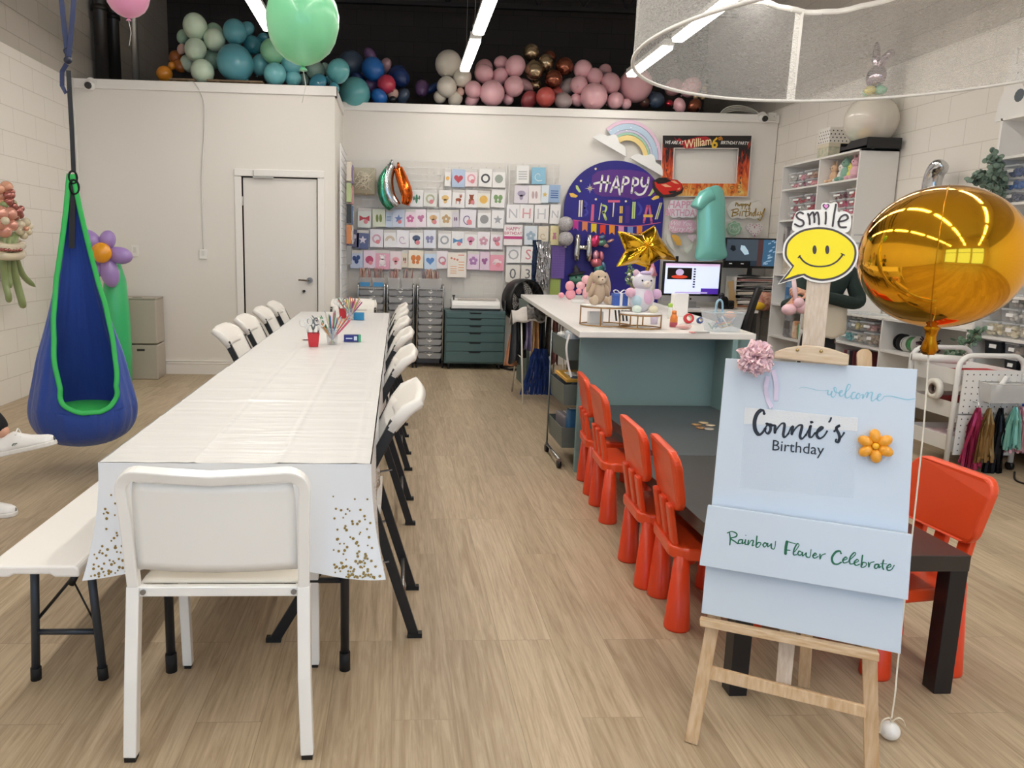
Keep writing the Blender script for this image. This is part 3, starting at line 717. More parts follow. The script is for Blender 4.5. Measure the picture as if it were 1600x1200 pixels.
# ================================================================== counter, low dark tables, red chairs
def cr(x0, y0, s): return lambda pts: [(x0+x*s, y0+y*s) for x, y in pts]
def fpx(fr, pts, off=0): return [fr.px(x, y, off) for x, y in pts]
ZT_ = .89
FL, FR_ = V((1.03, 4.26, ZT_)), V((2.055, 4.27, ZT_)); BL, BR = V((1.345, 8.3, ZT_)), V((2.6, 8.3, ZT_))
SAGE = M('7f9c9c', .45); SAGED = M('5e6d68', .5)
t = thing('counter', 'long white topped counter with blue-green panels behind the low dark tables', 'counter', (FL.x+.1, 4.5, 0))
B().prism([p-V((0, 0, .035)) for p in (FL, FR_, BR, BL)], (0, 0, .035)).build('worktop', M('e9e6e2', .35), t, world=True, bevel=.004)
B().box((1.525, 4.52, .427), (.85, .03, .855)).build('front_panel', SAGE, t, world=True, bevel=.002)
B().box((1.935, 4.40, .427), (.03, .27, .855)).build('side_panel', SAGE, t, world=True, bevel=.002)
B().box((2.05, 4.50, .427), (.22, .03, .855)).build('front_panel', SAGE, t, world=True, bevel=.002)
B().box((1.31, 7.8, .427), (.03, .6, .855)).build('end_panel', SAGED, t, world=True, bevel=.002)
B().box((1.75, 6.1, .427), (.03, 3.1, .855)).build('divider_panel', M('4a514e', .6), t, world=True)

KB = M('2c2726', .33, vary='332d2b', scale=6, spec=.6); KB_GLARE = M('3d4246', .36, spec=.6)  # the rear table's extra grey is reflection glare put into its colour
def low_table(y0, y1, mt, lb, xc=1.37):
    t = thing('low_table', lb, 'table', (xc, (y0+y1)/2, 0), 0, 'low dark tables')
    L = y1-y0
    B().box((0, 0, .425), (.70, L, .05)).build('tabletop', mt, t, bevel=.002)
    for s in (-1, 1):
        for r_ in (-1, 1): B().box((s*.322, r_*(L/2-.03), .2), (.055, .055, .4)).build('leg', M('17161a', .4), t, bevel=.002)
low_table(2.085, 3.22, KB, 'low black-brown table standing behind the welcome easel')
low_table(3.23, 4.365, KB_GLARE, 'low dark table, painted glare-grey, pushed against the blue-green counter', 1.51)
for i, (x, y) in enumerate(((1088, 664), (1099, 661), (1095, 669), (1110, 665), (1108, 671))):
    p = P(x, y, 'z', .4505)
    tag(B().lathe([(.0, 0), (.024, 0), (.025, .004), (.012, .0055), (0, .0055)], n=20).build('round_badge', M(('b08a5e', 'c9b08a', 'a37a52', 'cabca4', 'b7afa3')[i], .3, .5), loc=(0, 0, 0)),
        'small shiny round badge lying on the dark table by the counter', 'badge', 'badges on the dark table').location = p
RED = M('e84e22', .3, spec=.6); REDD = M('e2441e', .33)
def rrect(w, h, r, n=5):
    out = []
    for cx_, cy_, a0 in ((w/2-r, h/2-r, 0), (-w/2+r, h/2-r, PI/2), (-w/2+r, -h/2+r, PI), (w/2-r, -h/2+r, 3*PI/2)):
        out += [(cx_+r*cos(a0+PI/2*i/n), cy_+r*sin(a0+PI/2*i/n)) for i in range(n+1)]
    return out
def make_kid_chair():
    t = thing('kids_chair', '', 'chair')
    for s in (-1, 1):
        for y, sp in ((-.125, -.02), (.125, .02)):
            R = V((s*.135, y, 0))
            B().lathe([(.044, 0), (.046, .006), (.0455, .012), (.026, .275)], R, n=24).build('leg', REDD, t)
    b = B(); pts = [(x*(1+.1*y/.17), y) for x, y in rrect(.35, .34, .06)]
    b.prism([(x, y, .262) for x, y in pts], (0, 0, .045)); b.build('seat', RED, t, bevel=.01, seg=3)
    for x in (-.1, 0, .1):
        B().bar((x, -.145, .3), (x, -.172, .45), .05, .022, (1, 0, 0)).build('back_slat', RED, t, bevel=.006)
    b = B(); ol = rrect(.34, .215, .05, 6); n = 0
    th = .03
    def bpt(x, z, k): return V((x, -.178-.2*(z)-.02*(1-(x/.17)**2)+.02+k*th, .538+z))
    ol = [(x*(1+.07*z/.12), z+(.012*(1-(x/.17)**2) if z > 0 else 0)) for x, z in ol]
    b.prism([bpt(x, z, -.5) for x, z in ol], (0, th, 0)); b.build('back_panel', RED, t, bevel=.009, seg=3)
    return t
kc = make_kid_chair(); kf = True
for x, y, rz, lb in ((1.235, 4.2, -PI/2-.1, 'red child chair first from the blue-green counter panel'), (1.2, 3.75, -PI/2-.06, 'red child chair second from the counter, tucked at the dark table'),
                     (1.145, 3.0, -PI/2-.05, 'red child chair third from the counter, beside the welcome easel row'), (1.155, 2.645, -PI/2-.1, 'red child chair beside the welcome board, last of the four at the table'),
                     (1.665, 2.345, PI/2+.06, 'red child chair on the far side of the black-brown table corner')):
    if kf: o = kc; kf = False; o.location = (x, y, 0); o.rotation_euler = (0, 0, rz); tag(o, lb, None, 'red child chairs')
    else: dup(kc, None, (x, y, 0), rz, lb, 'red child chairs')

# ================================================================== welcome easel
ea, eb, et = P(1097, 965, 'z', .345), P(1372, 1022, 'z', .345), P(1133, 560, 'z', 1.04)
eu = (eb-ea); eu.z = 0; eu.normalize(); ev = et-ea; ev = (ev-eu*ev.dot(eu)).normalized()
E_ = F(ea, eu, ev)
ez = thing('easel', 'pine easel holding the white welcome board', 'easel', (ea+eu*.2).xy.to_3d())
def slab(nm, pts, c0, th, mat, par, bevel=.0, **k): return B().fprism(E_, fpx(E_, pts, c0), c0, th).build(nm, mat, par, world=True, bevel=bevel, **k)
WOODL = M('d9c1a1', .5, vary='bf9c72', scale=7, stretch=(3, 3, 22)); WOOD2 = M('dccbb4', .5, vary='c9ae8d', scale=8, stretch=(2, 2, 14))
PALEW = M('d8cabb', .55, vary='c3b09b', scale=10, stretch=(14, 14, .6))
slab('support_bar', [(1095, 962), (1372, 1016), (1371, 1029), (1096, 974)], -.005, .034, WOODL, ez, .002)
def leg_to_floor(nm, xb, yb, xt, yt, w, th=.018, round_top=False, off=-.022):
    pf = P(xb, yb, 'z', 0); q = E_(*E_.px(xt, yt, off), off)
    d = (q-pf).normalized(); sd = (eu-d*eu.dot(d)).normalized(); nn = sd.cross(d)
    f2 = F(pf, sd, nn.cross(sd)) if False else F(pf, sd, d)
    L = (q-pf).length; o = [(-w/2, 0), (w/2, 0), (w/2, L-w*.45)]+([(w/2*cos(a), L-w*.45+w*.45*sin(a)) for a in [PI*i/8 for i in range(1, 8)]] if round_top else [(w/2, L), (-w/2, L)])+[(-w/2, L-w*.45)]
    return B().fprism(f2, o, -th/2, th).build(nm, PINE, ez, world=True, bevel=.002)
leg_to_floor('leg', 1080, 1160, 1192, 548, .034, round_top=True); leg_to_floor('leg', 1362, 1214, 1350, 545, .034, round_top=True)
slab('crossbar', [(1103, 1037), (1352, 1101), (1352, 1119), (1101, 1057)], -.03, .016, PINE, ez, .002)
slab('mast', [(1212, 1066), (1236, 1068), (1302, 395), (1264, 395)], -.056, .018, PALEW, ez, .002)
b0 = E_(*E_.px(1285, 560, -.06), -.075); pf = V((P(1240, 1055, 'z', 0).x, 2.14, 0))
B().bar(b0, V((pf.x, pf.y, .0)), .034, .018, eu).build('rear_leg', PINE, ez, world=True, bevel=.002)
# clip at the top
o = [(1209, 560), (1210, 551)]+[(1210+116*i/12, 551+ (6*i/12) - 13*math.sin(PI*i/12)**.8) for i in range(1, 12)]+[(1326, 555), (1325, 571), (1320, 572)]
cl_ = slab('clip_board', o, .005, .022, WOOD2, ez, .003)
for x, y in ((1246, 547), (1283, 549)):
    a_, b_ = E_.px(x, y, .027); R = align(E_.n)
    B().sph(E_(a_, b_, .028), (.0042, .0042, .003), 14, 8, R).build('brass_screw', M('b39a66', .25, 1), cl_, world=True)
# boards
BRD = M('ccd9e8', .3, coat=.2)
bd = thing('welcome_board', 'tall white welcome board with black script standing on the easel', 'sign', E_(*E_.px(1250, 990)))
slab('board', [(1134, 560), (1433, 577), (1407, 1021), (1096, 957)], -.003, .006, BRD, bd, .0015)
HM = cr(1160, 630, .125); K = abs(E_.px(1300, 680)[0]-E_.px(1200, 680)[0])/100   # metres per photo pixel on the board
def script(strokes, m, w, c, crop, contrast=.45, fr=None, n=6):
    b = B()
    for s in strokes:
        if isinstance(s, tuple): s, ww = s
        else: ww = w
        b.stroke(fr or E_, fpx(fr or E_, crop(s), c), ww, c, contrast=contrast, n=n)
    return b
film = slab('clear_film', [(1164, 636), (1341, 653), (1333, 778), (1156, 762)], .0032, .0003, M('e4ecf4', .12, alpha=.1, spec=.5), bd)
slab('painted_film_glare', [(1164, 636), (1341, 653), (1339, 674), (1162, 662)], .0036, .0003, M('fbfdff', .2, alpha=.6, spec=.9, bump=.25, scale=210, dist=.004), bd)  # the film's specular reflection, put in as a whitish see-through strip
CN = [([(272, 130), (262, 95), (225, 92), (180, 140), (152, 230), (160, 330), (200, 390), (240, 378), (285, 320)], 52), [(300, 255), (330, 268), (352, 300), (345, 350), (315, 380), (288, 350), (298, 290), (340, 262), (372, 280)],
      [(378, 275), (408, 285), (405, 330), (408, 370)], [(405, 370), (440, 310), (490, 255), (525, 262), (520, 330), (510, 395), (530, 425), (570, 385)], [(575, 380), (605, 310), (630, 290), (620, 350), (618, 390)],
      [(618, 390), (660, 320), (710, 275), (745, 285), (732, 350), (720, 415), (745, 445), (790, 400)], [(795, 395), (840, 310), (858, 285)], [(850, 285), (840, 350), (838, 410), (865, 425), (905, 375)],
      [(905, 375), (960, 350), (1010, 310), (985, 300), (945, 340), (930, 400), (965, 440), (1020, 410), (1058, 352)], ([(858, 235), (866, 240), (874, 238)], 40), ([(1110, 182), (1098, 215), (1082, 235)], 24),
      [(1150, 350), (1190, 300), (1220, 280), (1180, 300), (1178, 330), (1205, 380), (1215, 440), (1195, 485), (1165, 478), (1172, 455)], [(1205, 455), (1245, 410), (1270, 372)]]
script([(s if isinstance(s, tuple) else (s, 38)) and ((s[0], s[1]*.125*K) if isinstance(s, tuple) else (s, 36*.125*K)) for s in CN], None, 0, .0045, HM).build('script_lettering', M('1d2431', .4), bd, world=True, solid=-1)
p0 = E_.px(1198, 700, .0045); p1 = E_.px(1293, 709, .0045)
rr_ = math.atan2(p1[1]-p0[1], p1[0]-p0[0])
b = B(); pc = E_.px(1246, 700, .0045); b.text(E_, 'Birthday', .024, pc[0], pc[1], .0046, sx=.92, rot=rr_*1.0)
xs = [p.dot(E_.u) for p in b.v]; wid = max(xs)-min(xs); k_ = (p1[0]-p0[0])/wid
b = B(); b.text(E_, 'Birthday', .024*min(1.2, k_), pc[0], pc[1], .0046, sx=.92, rot=rr_); b.build('print_lettering', M('20242c', .4), bd, world=True, solid=-1)
WC = cr(1240, 590, .125)
WL = [[(65, 138), (110, 122), (180, 128), (300, 158), (400, 163)], [(400, 165), (430, 160), (425, 205), (450, 215), (470, 190), (480, 170), (470, 225), (500, 245), (530, 200), (530, 130), (505, 130), (520, 180), (560, 190)],
      [(560, 195), (600, 185), (610, 162), (580, 175), (575, 220), (600, 232), (640, 200)], [(640, 200), (700, 130), (710, 90), (680, 90), (655, 160), (645, 230), (670, 255), (710, 230)], [(770, 185), (740, 190), (720, 235), (735, 268), (775, 250)],
      [(800, 200), (780, 240), (800, 265), (830, 240), (825, 200), (800, 200)], [(850, 215), (870, 215), (865, 265), (900, 200), (930, 185), (915, 250), (950, 190), (985, 190), (970, 260), (985, 295), (1020, 270)],
      [(1020, 270), (1080, 230), (1090, 205), (1060, 215), (1045, 265), (1070, 290), (1110, 265), (1140, 235), (1220, 232), (1320, 255), (1420, 275), (1510, 265)]]
script([(WL[0], 8*.125*K)]+[(s, 17*.125*K) for s in WL[1:]], None, 0, .0036, WC, .55).build('welcome_lettering', M('8fc3d2', .3, .3), bd, world=True, solid=-1)
# the smaller board hooked on below
sb = thing('name_board', 'smaller white board with green script on the lower easel', 'sign', E_(*E_.px(1258, 900, .03), .03))
slab('board', [(1107, 788), (1424, 834), (1417, 935), (1094, 881)], .012, .022, BRD, sb, .0015)
RF = cr(1120, 815, .1875)
GRN = [[(105, 90), (112, 140), (108, 195)], [(88, 95), (125, 82), (165, 100), (160, 125), (115, 140), (150, 165), (175, 185)], [(210, 150), (185, 155), (180, 180), (205, 180), (215, 150), (215, 185), (235, 165)], [(240, 150), (235, 185), (250, 190)], ([(240, 112), (243, 116)], 8),
       [(265, 155), (260, 195), (285, 160), (305, 160), (295, 200), (310, 195)], [(335, 120), (330, 170), (328, 210), (350, 210), (368, 180), (345, 175), (330, 195)], [(400, 175), (385, 195), (400, 212), (415, 190), (400, 175), (420, 185)], [(425, 180), (425, 210), (445, 195), (455, 185), (455, 220), (480, 225), (490, 165)],
       ([(585, 165), (575, 220), (572, 270)], 24), ([(585, 165), (620, 175), (655, 185)], 10), ([(575, 235), (610, 240)], 12), [(650, 250), (685, 200), (670, 185), (645, 230), (640, 275), (665, 275)], [(685, 245), (675, 270), (695, 280), (710, 260), (690, 245)], [(715, 255), (715, 285), (735, 270), (745, 260), (745, 290), (775, 295), (785, 235)],
       [(800, 285), (830, 275), (820, 262), (800, 285), (815, 305), (845, 290)], [(860, 270), (862, 312), (875, 280), (905, 268)], ([(1035, 265), (1025, 245), (990, 255), (960, 300), (970, 345), (1005, 355), (1035, 340)], 18), [(1050, 325), (1085, 310), (1075, 295), (1050, 320), (1060, 345), (1095, 335)],
       [(1100, 325), (1155, 275), (1145, 258), (1110, 300), (1110, 350), (1140, 350)], [(1145, 345), (1180, 330), (1170, 315), (1145, 340), (1160, 365), (1190, 355)], [(1215, 280), (1208, 330), (1205, 378), (1235, 375), (1248, 350), (1220, 340), (1208, 365)], [(1265, 340), (1268, 380), (1280, 345), (1310, 335)],
       [(1345, 355), (1320, 360), (1315, 385), (1335, 388), (1350, 355), (1352, 385), (1365, 375)], [(1390, 320), (1380, 370), (1390, 400)], ([(1365, 350), (1415, 352)], 8), [(1415, 385), (1450, 375), (1445, 355), (1420, 375), (1425, 405), (1455, 400), (1478, 365)]]
script([(s[0], s[1]*.1875*K) if isinstance(s, tuple) else (s, 12*.1875*K) for s in GRN], None, 0, .0348, RF, .4).build('green_lettering', M('1e6b4d', .45), sb, world=True, solid=-1)
# orange balloon flower on the board
fc_ = E_(*E_.px(1368, 697, .02), .018)
t = thing('balloon_flower', 'small orange balloon flower stuck on the welcome board', 'balloon flower', fc_)
R = align(E_.n)
OR_ = M('efa52e', .3, coat=.35)
for i in range(6):
    a = PI/2+.13+i*PI/3; q = fc_+(E_.u*cos(a)+E_.v*sin(a))*.0245
    f2 = Matrix((E_.u*cos(a)+E_.v*sin(a), E_.u*-sin(a)+E_.v*cos(a), E_.n)).transposed()
    B().sph(q, (.0185, .0135, .0135), 16, 10, f2).build('petal', OR_, t, world=True)
B().sph(fc_+E_.n*.009, (.0085, .0085, .007), 14, 8, R).build('flower_centre', M('f6b51e', .25, coat=.5), t, world=True)
# tissue pompom with ribbon
pc = E_(*E_.px(1180, 560, .03), .03)
t = thing('paper_pompom', 'pink tissue paper pompom flower on the top corner of the welcome board', 'paper flower', pc)
r = random.Random(4); b = B()
for i in range(90):
    d = V((r.gauss(0, 1), r.gauss(0, 1), r.gauss(0, 1))).normalized()
    if d.dot(E_.n) < -.3: d = -d
    x = d.orthogonal().normalized(); y = d.cross(x); a0 = r.uniform(0, 6.28); x, y = x*cos(a0)+y*sin(a0), y*cos(a0)-x*sin(a0)
    R0 = .05*r.uniform(.85, 1.08); wd_ = r.uniform(.017, .028)
    def pet(u, v, d=d, x=x, y=y, R0=R0, wd_=wd_, ph=r.uniform(0, 6)):
        a = (u*2-1); w = wd_*math.sin(PI*(.12+.75*v)**.8)
        return pc+d*(R0*(.15+.85*v)-.004*a*a)+x*a*w+y*(.0035*sin(a*5+ph)*v+.004*v*v)
    b.grid(pet, 6, 5)
b.build('tissue_petals', M('fde0e5', .8), t, world=True, solid=-1)
for pts in ([(1200, 588), (1197, 605), (1199, 622), (1206, 637)], [(1208, 578), (1213, 600), (1212, 626)]):
    p3 = [E_(*E_.px(x, y, .006), .006+.004*(i % 2)) for i, (x, y) in enumerate(pts)]
    B().tube(catmull(p3, 5), [(.0055, .0004)]*(5*(len(pts)-1)+1), 4, sq=eu).build('ribbon', M('d8cfe8', .5), t, world=True)
# the smiling speech-bubble sign on the mast
SM = cr(1210, 310, .116667)
sg = thing('smile_sign', 'yellow smiling speech bubble sign on top of the easel mast', 'sign', E_(*E_.px(1283, 400, -.03), -.03))
bub = [(240, 915), (150, 800), (140, 690), (165, 590), (240, 500), (350, 430), (480, 395), (620, 385), (770, 405), (900, 460), (1010, 540), (1080, 630), (1100, 730), (1080, 840), (1020, 940), (930, 1020), (800, 1080), (650, 1105), (520, 1090), (440, 1060), (390, 1030)]
tail = [(390, 1030), (300, 1060), (60, 1140), (150, 1030), (240, 915)]
cb = [(p.x, p.y) for p in catmull([V((*p, 0)) for p in bub], 4)]
cen = (600, 740)
def grow(pts, k): return [(cen[0]+(x-cen[0])*(1+k/math.hypot(x-cen[0], y-cen[1])), cen[1]+(y-cen[1])*(1+k/math.hypot(x-cen[0], y-cen[1]))) for x, y in pts]
full = cb+tail[1:-1]
C0 = -.036
cap_ = [(240, 420), (255, 290), (300, 180), (420, 160), (520, 150), (620, 150), (630, 80), (680, 55), (760, 70), (800, 50), (845, 70), (850, 180), (930, 170), (1010, 210), (1030, 300), (1010, 420), (920, 460), (600, 420), (350, 440)]
b = B(); b.fprism(E_, fpx(E_, SM(grow(full, 26)), C0+.004), C0, .004); b.fprism(E_, fpx(E_, SM([(p.x, p.y) for p in catmull([V((*p, 0)) for p in cap_], 3, True)]), C0+.004), C0+.0001, .0038)
b.build('white_board', M('f4f3f0', .5), sg, world=True)
B().poly(E_, fpx(E_, SM(full), C0+.0046), C0+.0046).build('dark_outline', M('4a4148', .5), sg, world=True, solid=-1)
B().poly(E_, fpx(E_, SM(grow(full, -28)[:len(cb)]+[(310, 1020), (130, 1085), (195, 1015)]), C0+.0052), C0+.0052).build('yellow_face', M('fdea1c', .5), sg, world=True, solid=-1)
b = B()
for x in (538, 708): b.poly(E_, fpx(E_, SM([(x+28*cos(2*PI*i/16), 688+60*sin(2*PI*i/16)) for i in range(16)]), C0+.0056), C0+.0056)
b.stroke(E_, fpx(E_, SM([(335, 775), (400, 850), (500, 900), (620, 912), (740, 895), (840, 840), (915, 755)]), C0+.0056), 24*.11667*K, C0+.0056)
b.stroke(E_, fpx(E_, SM([(318, 795), (345, 765)]), C0+.0056), 16*.11667*K, C0+.0056, False); b.stroke(E_, fpx(E_, SM([(895, 740), (938, 760)]), C0+.0056), 16*.11667*K, C0+.0056, False)
b.build('face_drawing', M('3f383d', .5), sg, world=True, solid=-1); b = B()
for s in ([(385, 205), (340, 185), (295, 225), (320, 270), (380, 300), (390, 350), (340, 375), (275, 345)], [(450, 205), (468, 270), (475, 345)], [(470, 230), (515, 185), (535, 260), (535, 320)], [(535, 230), (575, 185), (595, 260), (597, 345)], [(688, 185), (690, 260), (684, 340)], [(825, 80), (800, 220), (780, 370)],
          [(855, 310), (930, 300), (985, 265), (960, 220), (895, 245), (860, 320), (880, 380), (960, 385)]):
    b.stroke(E_, fpx(E_, SM(s), C0+.0056), 27*.11667*K, C0+.0056)
def heart(cx_, cy_, w, n=24): return [(cx_+w*16*sin(a)**3/17, cy_-w*(13*cos(a)-5*cos(2*a)-2*cos(3*a)-cos(4*a))/17) for a in [2*PI*i/n for i in range(n)]]
b.poly(E_, fpx(E_, SM(heart(692, 108, 50)), C0+.0056), C0+.0056); b.build('smile_lettering', M('3f383d', .5), sg, world=True, solid=-1)
B().poly(E_, fpx(E_, SM(heart(692, 106, 32)), C0+.0062), C0+.0062).build('pink_heart', M('e58fd4', .5), sg, world=True, solid=-1)
# balloon weight on the floor, ribbon and gold orb
wp = P(1390, 1143, 'z', .022)
t = thing('gold_orb_balloon', 'large shiny gold orb balloon floating above the easel', 'balloon', (wp.x+.02, wp.y+.06, 0))
oc = P(1470, 402, 'y', wp.y+.1)
ko = .1185*(oc-EYE).dot(FW)/1.205
b = B(); b.sph(oc, (ko*.985, ko*.985, ko*.93), 64, 40); gob = b.build('orb', M('f2b02a', .07, 1), t, world=True)
b = B()
for i, ph in enumerate((.9, .9+PI)):
    pts = [oc+V((ko*.9865*sin(a)*cos(ph), ko*.9865*sin(a)*sin(ph), ko*.9315*cos(a))) for a in [PI*k/40 for k in range(2, 39)]]
    b.tube(pts, .0014, 5)
b.build('seam', M('c98a1c', .2, 1), t, world=True)
nk = oc+V((0, 0, -ko*.92))
B().lathe([(.026, .012), (.014, -.012), (.012, -.03), (.02, -.06), (.012, -.075)], nk, n=14, wob=lambda a, j: 1+.12*sin(a*5)).build('neck', M('c9861a', .18, 1), t, world=True)
rb = [nk+V((0, 0, -.07)), P(1440, 700, 'y', wp.y+.06), P(1405, 1015, 'y', wp.y+.03), P(1399, 1080, 'y', wp.y), P(1393, 1122, 'y', wp.y)]
B().tube(catmull(rb, 6), [(.0022, .0006)]*25, 4, sq=(1, 0, 0)).build('ribbon', M('e9e2d2', .4), t, world=True)
t = thing('balloon_weight', 'white egg shaped balloon weight on the floor by the easel leg', 'balloon weight', (wp.x, wp.y, 0))
B().sph(V((wp.x, wp.y, .0255)), (.0265, .0265, .0255), 24, 16).build('weight', M('f1efec', .3, coat=.3), t, world=True)
for s in (1, -1):
    B().tube(catmull([V((wp.x, wp.y, .05)), V((wp.x+s*.012, wp.y-.01, .07)), V((wp.x+s*.03, wp.y-.008, .06)), V((wp.x+s*.036, wp.y-.01, .035+.01*s))], 5), [(.0022, .0005)]*16, 4, sq=(0, 1, 0)).build('ribbon_tail', M('eee6d4', .4), t, world=True)
# ================================================================== drawer cabinet and cutter
p0, p1 = P(694, 577, 'z', 0), P(787, 578, 'z', 0); CYF = p0.y
TEAL = M('4d6668', .4)
w = p1.x-p0.x
t = thing('drawer_cabinet', 'grey-green six drawer cabinet on castors below the white cutting machine', 'cabinet', ((p0.x+p1.x)/2, CYF+.235, 0))
B().box((0, .0, .37), (w, .46, .60)).build('body', TEAL, t, bevel=.003)
zz = [.665-.008, .588, .508, .428, .318, .212, .085]
for i in range(6):
    z1, z0 = zz[i]-.004, zz[i+1]+.004
    d_ = B().box((0, -.238, (z0+z1)/2), (w-.03, .018, z1-z0)).build('drawer', M('506b6d', .4), t, bevel=.002)
    B().prism([(-.075, -.2475, z1+.001), (.075, -.2475, z1+.001), (.055, -.2475, z1-.016), (-.055, -.2475, z1-.016)], (0, -.001, 0)).build('finger_notch', M('101516', .8), d_)
for x in (-w/2+.05, w/2-.05):
    for y in (-.18, .18):
        cs = B().box((x, y, .058), (.03, .03, .03)).build('castor', BLACK, t); B().cyl((x-.012, y, .027), (x+.012, y, .027), .027, n=14).build('wheel', M('0e0e10', .5), cs)
t = thing('cutting_machine', 'white craft cutting machine on the grey-green cabinet', 'cutting machine', ((p0.x+p1.x)/2+.01, CYF+.2, .671))
pr = [(-.13, .0), (-.13, .06), (-.11, .1), (.08, .13), (.1, .12), (.1, 0)]
B().prism([(-.28, y, z) for y, z in pr], (.56, 0, 0)).build('machine_body', M('efeeec', .3), t, bevel=.01)
B().box((0, -.01, .012), (.565, .25, .024)).build('base', M('2a2b2e', .4), t, bevel=.004)
B().box((.02, -.03, .125), (.44, .05, .012), rotx(.15)).build('feed_slot', M('c6bdb6', .4), t)
B().cyl((-.25, -.02, .11), (-.25, -.02, .16), .009, n=8).box((-.25, -.02, .16), (.03, .03, .02)).build('tool_knob', M('4a4a4a', .4), t)

# ================================================================== rolling drawer carts
FLAP = M('c9c9ca', .18, alpha=.55); GREY_ = M('8d8f93', .3, alpha=.82)
def make_cart():
    t = thing('drawer_cart', '', 'drawer cart')
    W, D = .31, .36
    for s in (-1, 1):
        pts = [(s*(W/2-.006), -D/2, .06), (s*(W/2-.006), -D/2, .92)]+[(s*(W/2-.006), -D/2+.03*(1-cos(a)), .92+.03*sin(a)) for a in (.5, 1.0, 1.57)]+[(s*(W/2-.006), D/2-.03, .95)]+[(s*(W/2-.006), D/2-.03*(1-sin(a)), .92+.03*cos(a)) for a in (.5, 1.0, 1.57)]+[(s*(W/2-.006), D/2, .06)]
        B().tube(pts, .0085, 8).build('side_tube', CHROME, t)
        for y in (-D/2, D/2):
            cs = B().cyl((s*(W/2-.006), y, .075), (s*(W/2-.006), y, .045), .011, n=10).build('castor', BLACK, t)
            B().cyl((s*(W/2-.006)-.011, y, .024), (s*(W/2-.006)+.011, y, .024), .024, n=14).build('wheel', M('131315', .5), cs)
    B().box((0, 0, .905), (W-.02, D, .008)).build('top_shelf', M('d4d4d6', .2, alpha=.7), t)
    for k in range(10):
        z1 = .885-k*.0795
        for yy in (-D/2, D/2): B().cyl((-W/2+.006, yy, z1+.006), (W/2-.006, yy, z1+.006), .004, n=6).build('rail', CHROME, t)
        b = B(); o = [(-1, -1), (1, -1), (1, 1), (-1, 1)]
        wt, wb, h = W/2-.016, W/2-.03, .062
        vs = [(x*wb, y*(D/2-.012), z1-h) for x, y in o]+[(x*wt, y*(D/2-.004), z1) for x, y in o]
        b.add(vs, [(3, 2, 1, 0), (0, 1, 5, 4), (1, 2, 6, 5), (2, 3, 7, 6), (3, 0, 4, 7)])
        d_ = b.build('drawer', M(('a3a6ab', 'b3b5ba', 'aaacb1')[k % 3], .25, alpha=.9), t, solid=.003)
        B().prism([(-.03, -D/2-.004, z1-.008), (.03, -D/2-.004, z1-.008), (.012, -D/2-.004, z1-.022), (0, -D/2-.004, z1-.034), (-.012, -D/2-.004, z1-.022)], (0, -.003, 0)).build('drawer_pull', M('f0f0ee', .35), d_)
        r = random.Random(k)
        B().box((r.uniform(-.04, .04), 0, z1-.045), (.17, .26, .024)).build('drawer_contents', M(('9a8f8c', '77808a', 'b5a79f', 'c79aa2', '8a8f80', '7f86a0')[k % 6], .7), d_)
    return t
ct = make_cart()
cx0 = []
for i, (xl, xr) in enumerate(((559, 600), (604, 645), (649, 692))):
    a, b_ = P(xl, 574, 'y', CYF+.12), P(xr, 574, 'y', CYF+.12)
    x = (a.x+b_.x)/2; lb = ('steel framed grey drawer cart first from the door', 'steel framed grey drawer cart in the middle of three', 'steel framed grey drawer cart beside the grey-green cabinet')[i]
    if i == 0: ct.location = (x, CYF+.28, 0); tag(ct, lb, None, 'drawer carts')
    else: dup(ct, None, (x, CYF+.28, 0), 0, lb, 'drawer carts')
    cx0.append(x)
# bins with straws on the carts
SKIN = ['b98a76', '8f5f50', 'caa08a', '9c6f6a', 'd3b3a2', '7a4a46', 'a8857c', '5f6f88', 'c48d94']
def straw_bin(x, z, w, lb, lbl, seed):
    y = CYF+.27
    t = thing('straw_bin', lb, 'bin', (x, y, z), 0, 'bins of straws on the carts')
    b = B(); o = [(-1, -1), (1, -1), (1, 1), (-1, 1)]
    b.add([(p*w*.42, q_*.07, 0) for p, q_ in o]+[(p*w*.5, q_*.085, .11) for p, q_ in o], [(3, 2, 1, 0), (0, 1, 5, 4), (1, 2, 6, 5), (2, 3, 7, 6), (3, 0, 4, 7)])
    b.build('clear_tub', M('dcdcdc', .15, alpha=.42), t, solid=.003)
    r = random.Random(seed)
    for i in range(int(w*130)):
        a = V((r.uniform(-.38, .38)*w, r.uniform(-.055, .055), .008)); e = a+V((r.uniform(-.03, .03), r.uniform(-.01, .02), r.uniform(.17, .215)))
        B().cyl(a, e, .0042, n=6).build('straw', M(r.choice(SKIN), .5), t)
    if lbl: B().box((0, -.0795, .035), (w*.8, .004, .05), rotx(-.13)).build('paper_label', M('3f8fc4', .5), t)
zc = .91
for i, (dx, w, k, l_) in enumerate(((-.075, .14, 0, 1), (.075, .14, 0, 1), (-.075, .135, 1, 0), (.075, .135, 1, 0), (0, .27, 2, 0))):
    straw_bin(cx0[k]+dx, zc, w, ('clear bin of brown straws with blue label, first along the carts', 'clear bin of brown straws with blue label, second along the carts', 'narrow clear bin of rosy straws on the middle cart, first of two', 'narrow clear bin of rosy straws on the middle cart, second of two', 'wide clear bin of pink and brown straws on the third cart')[i], l_, 20+i)

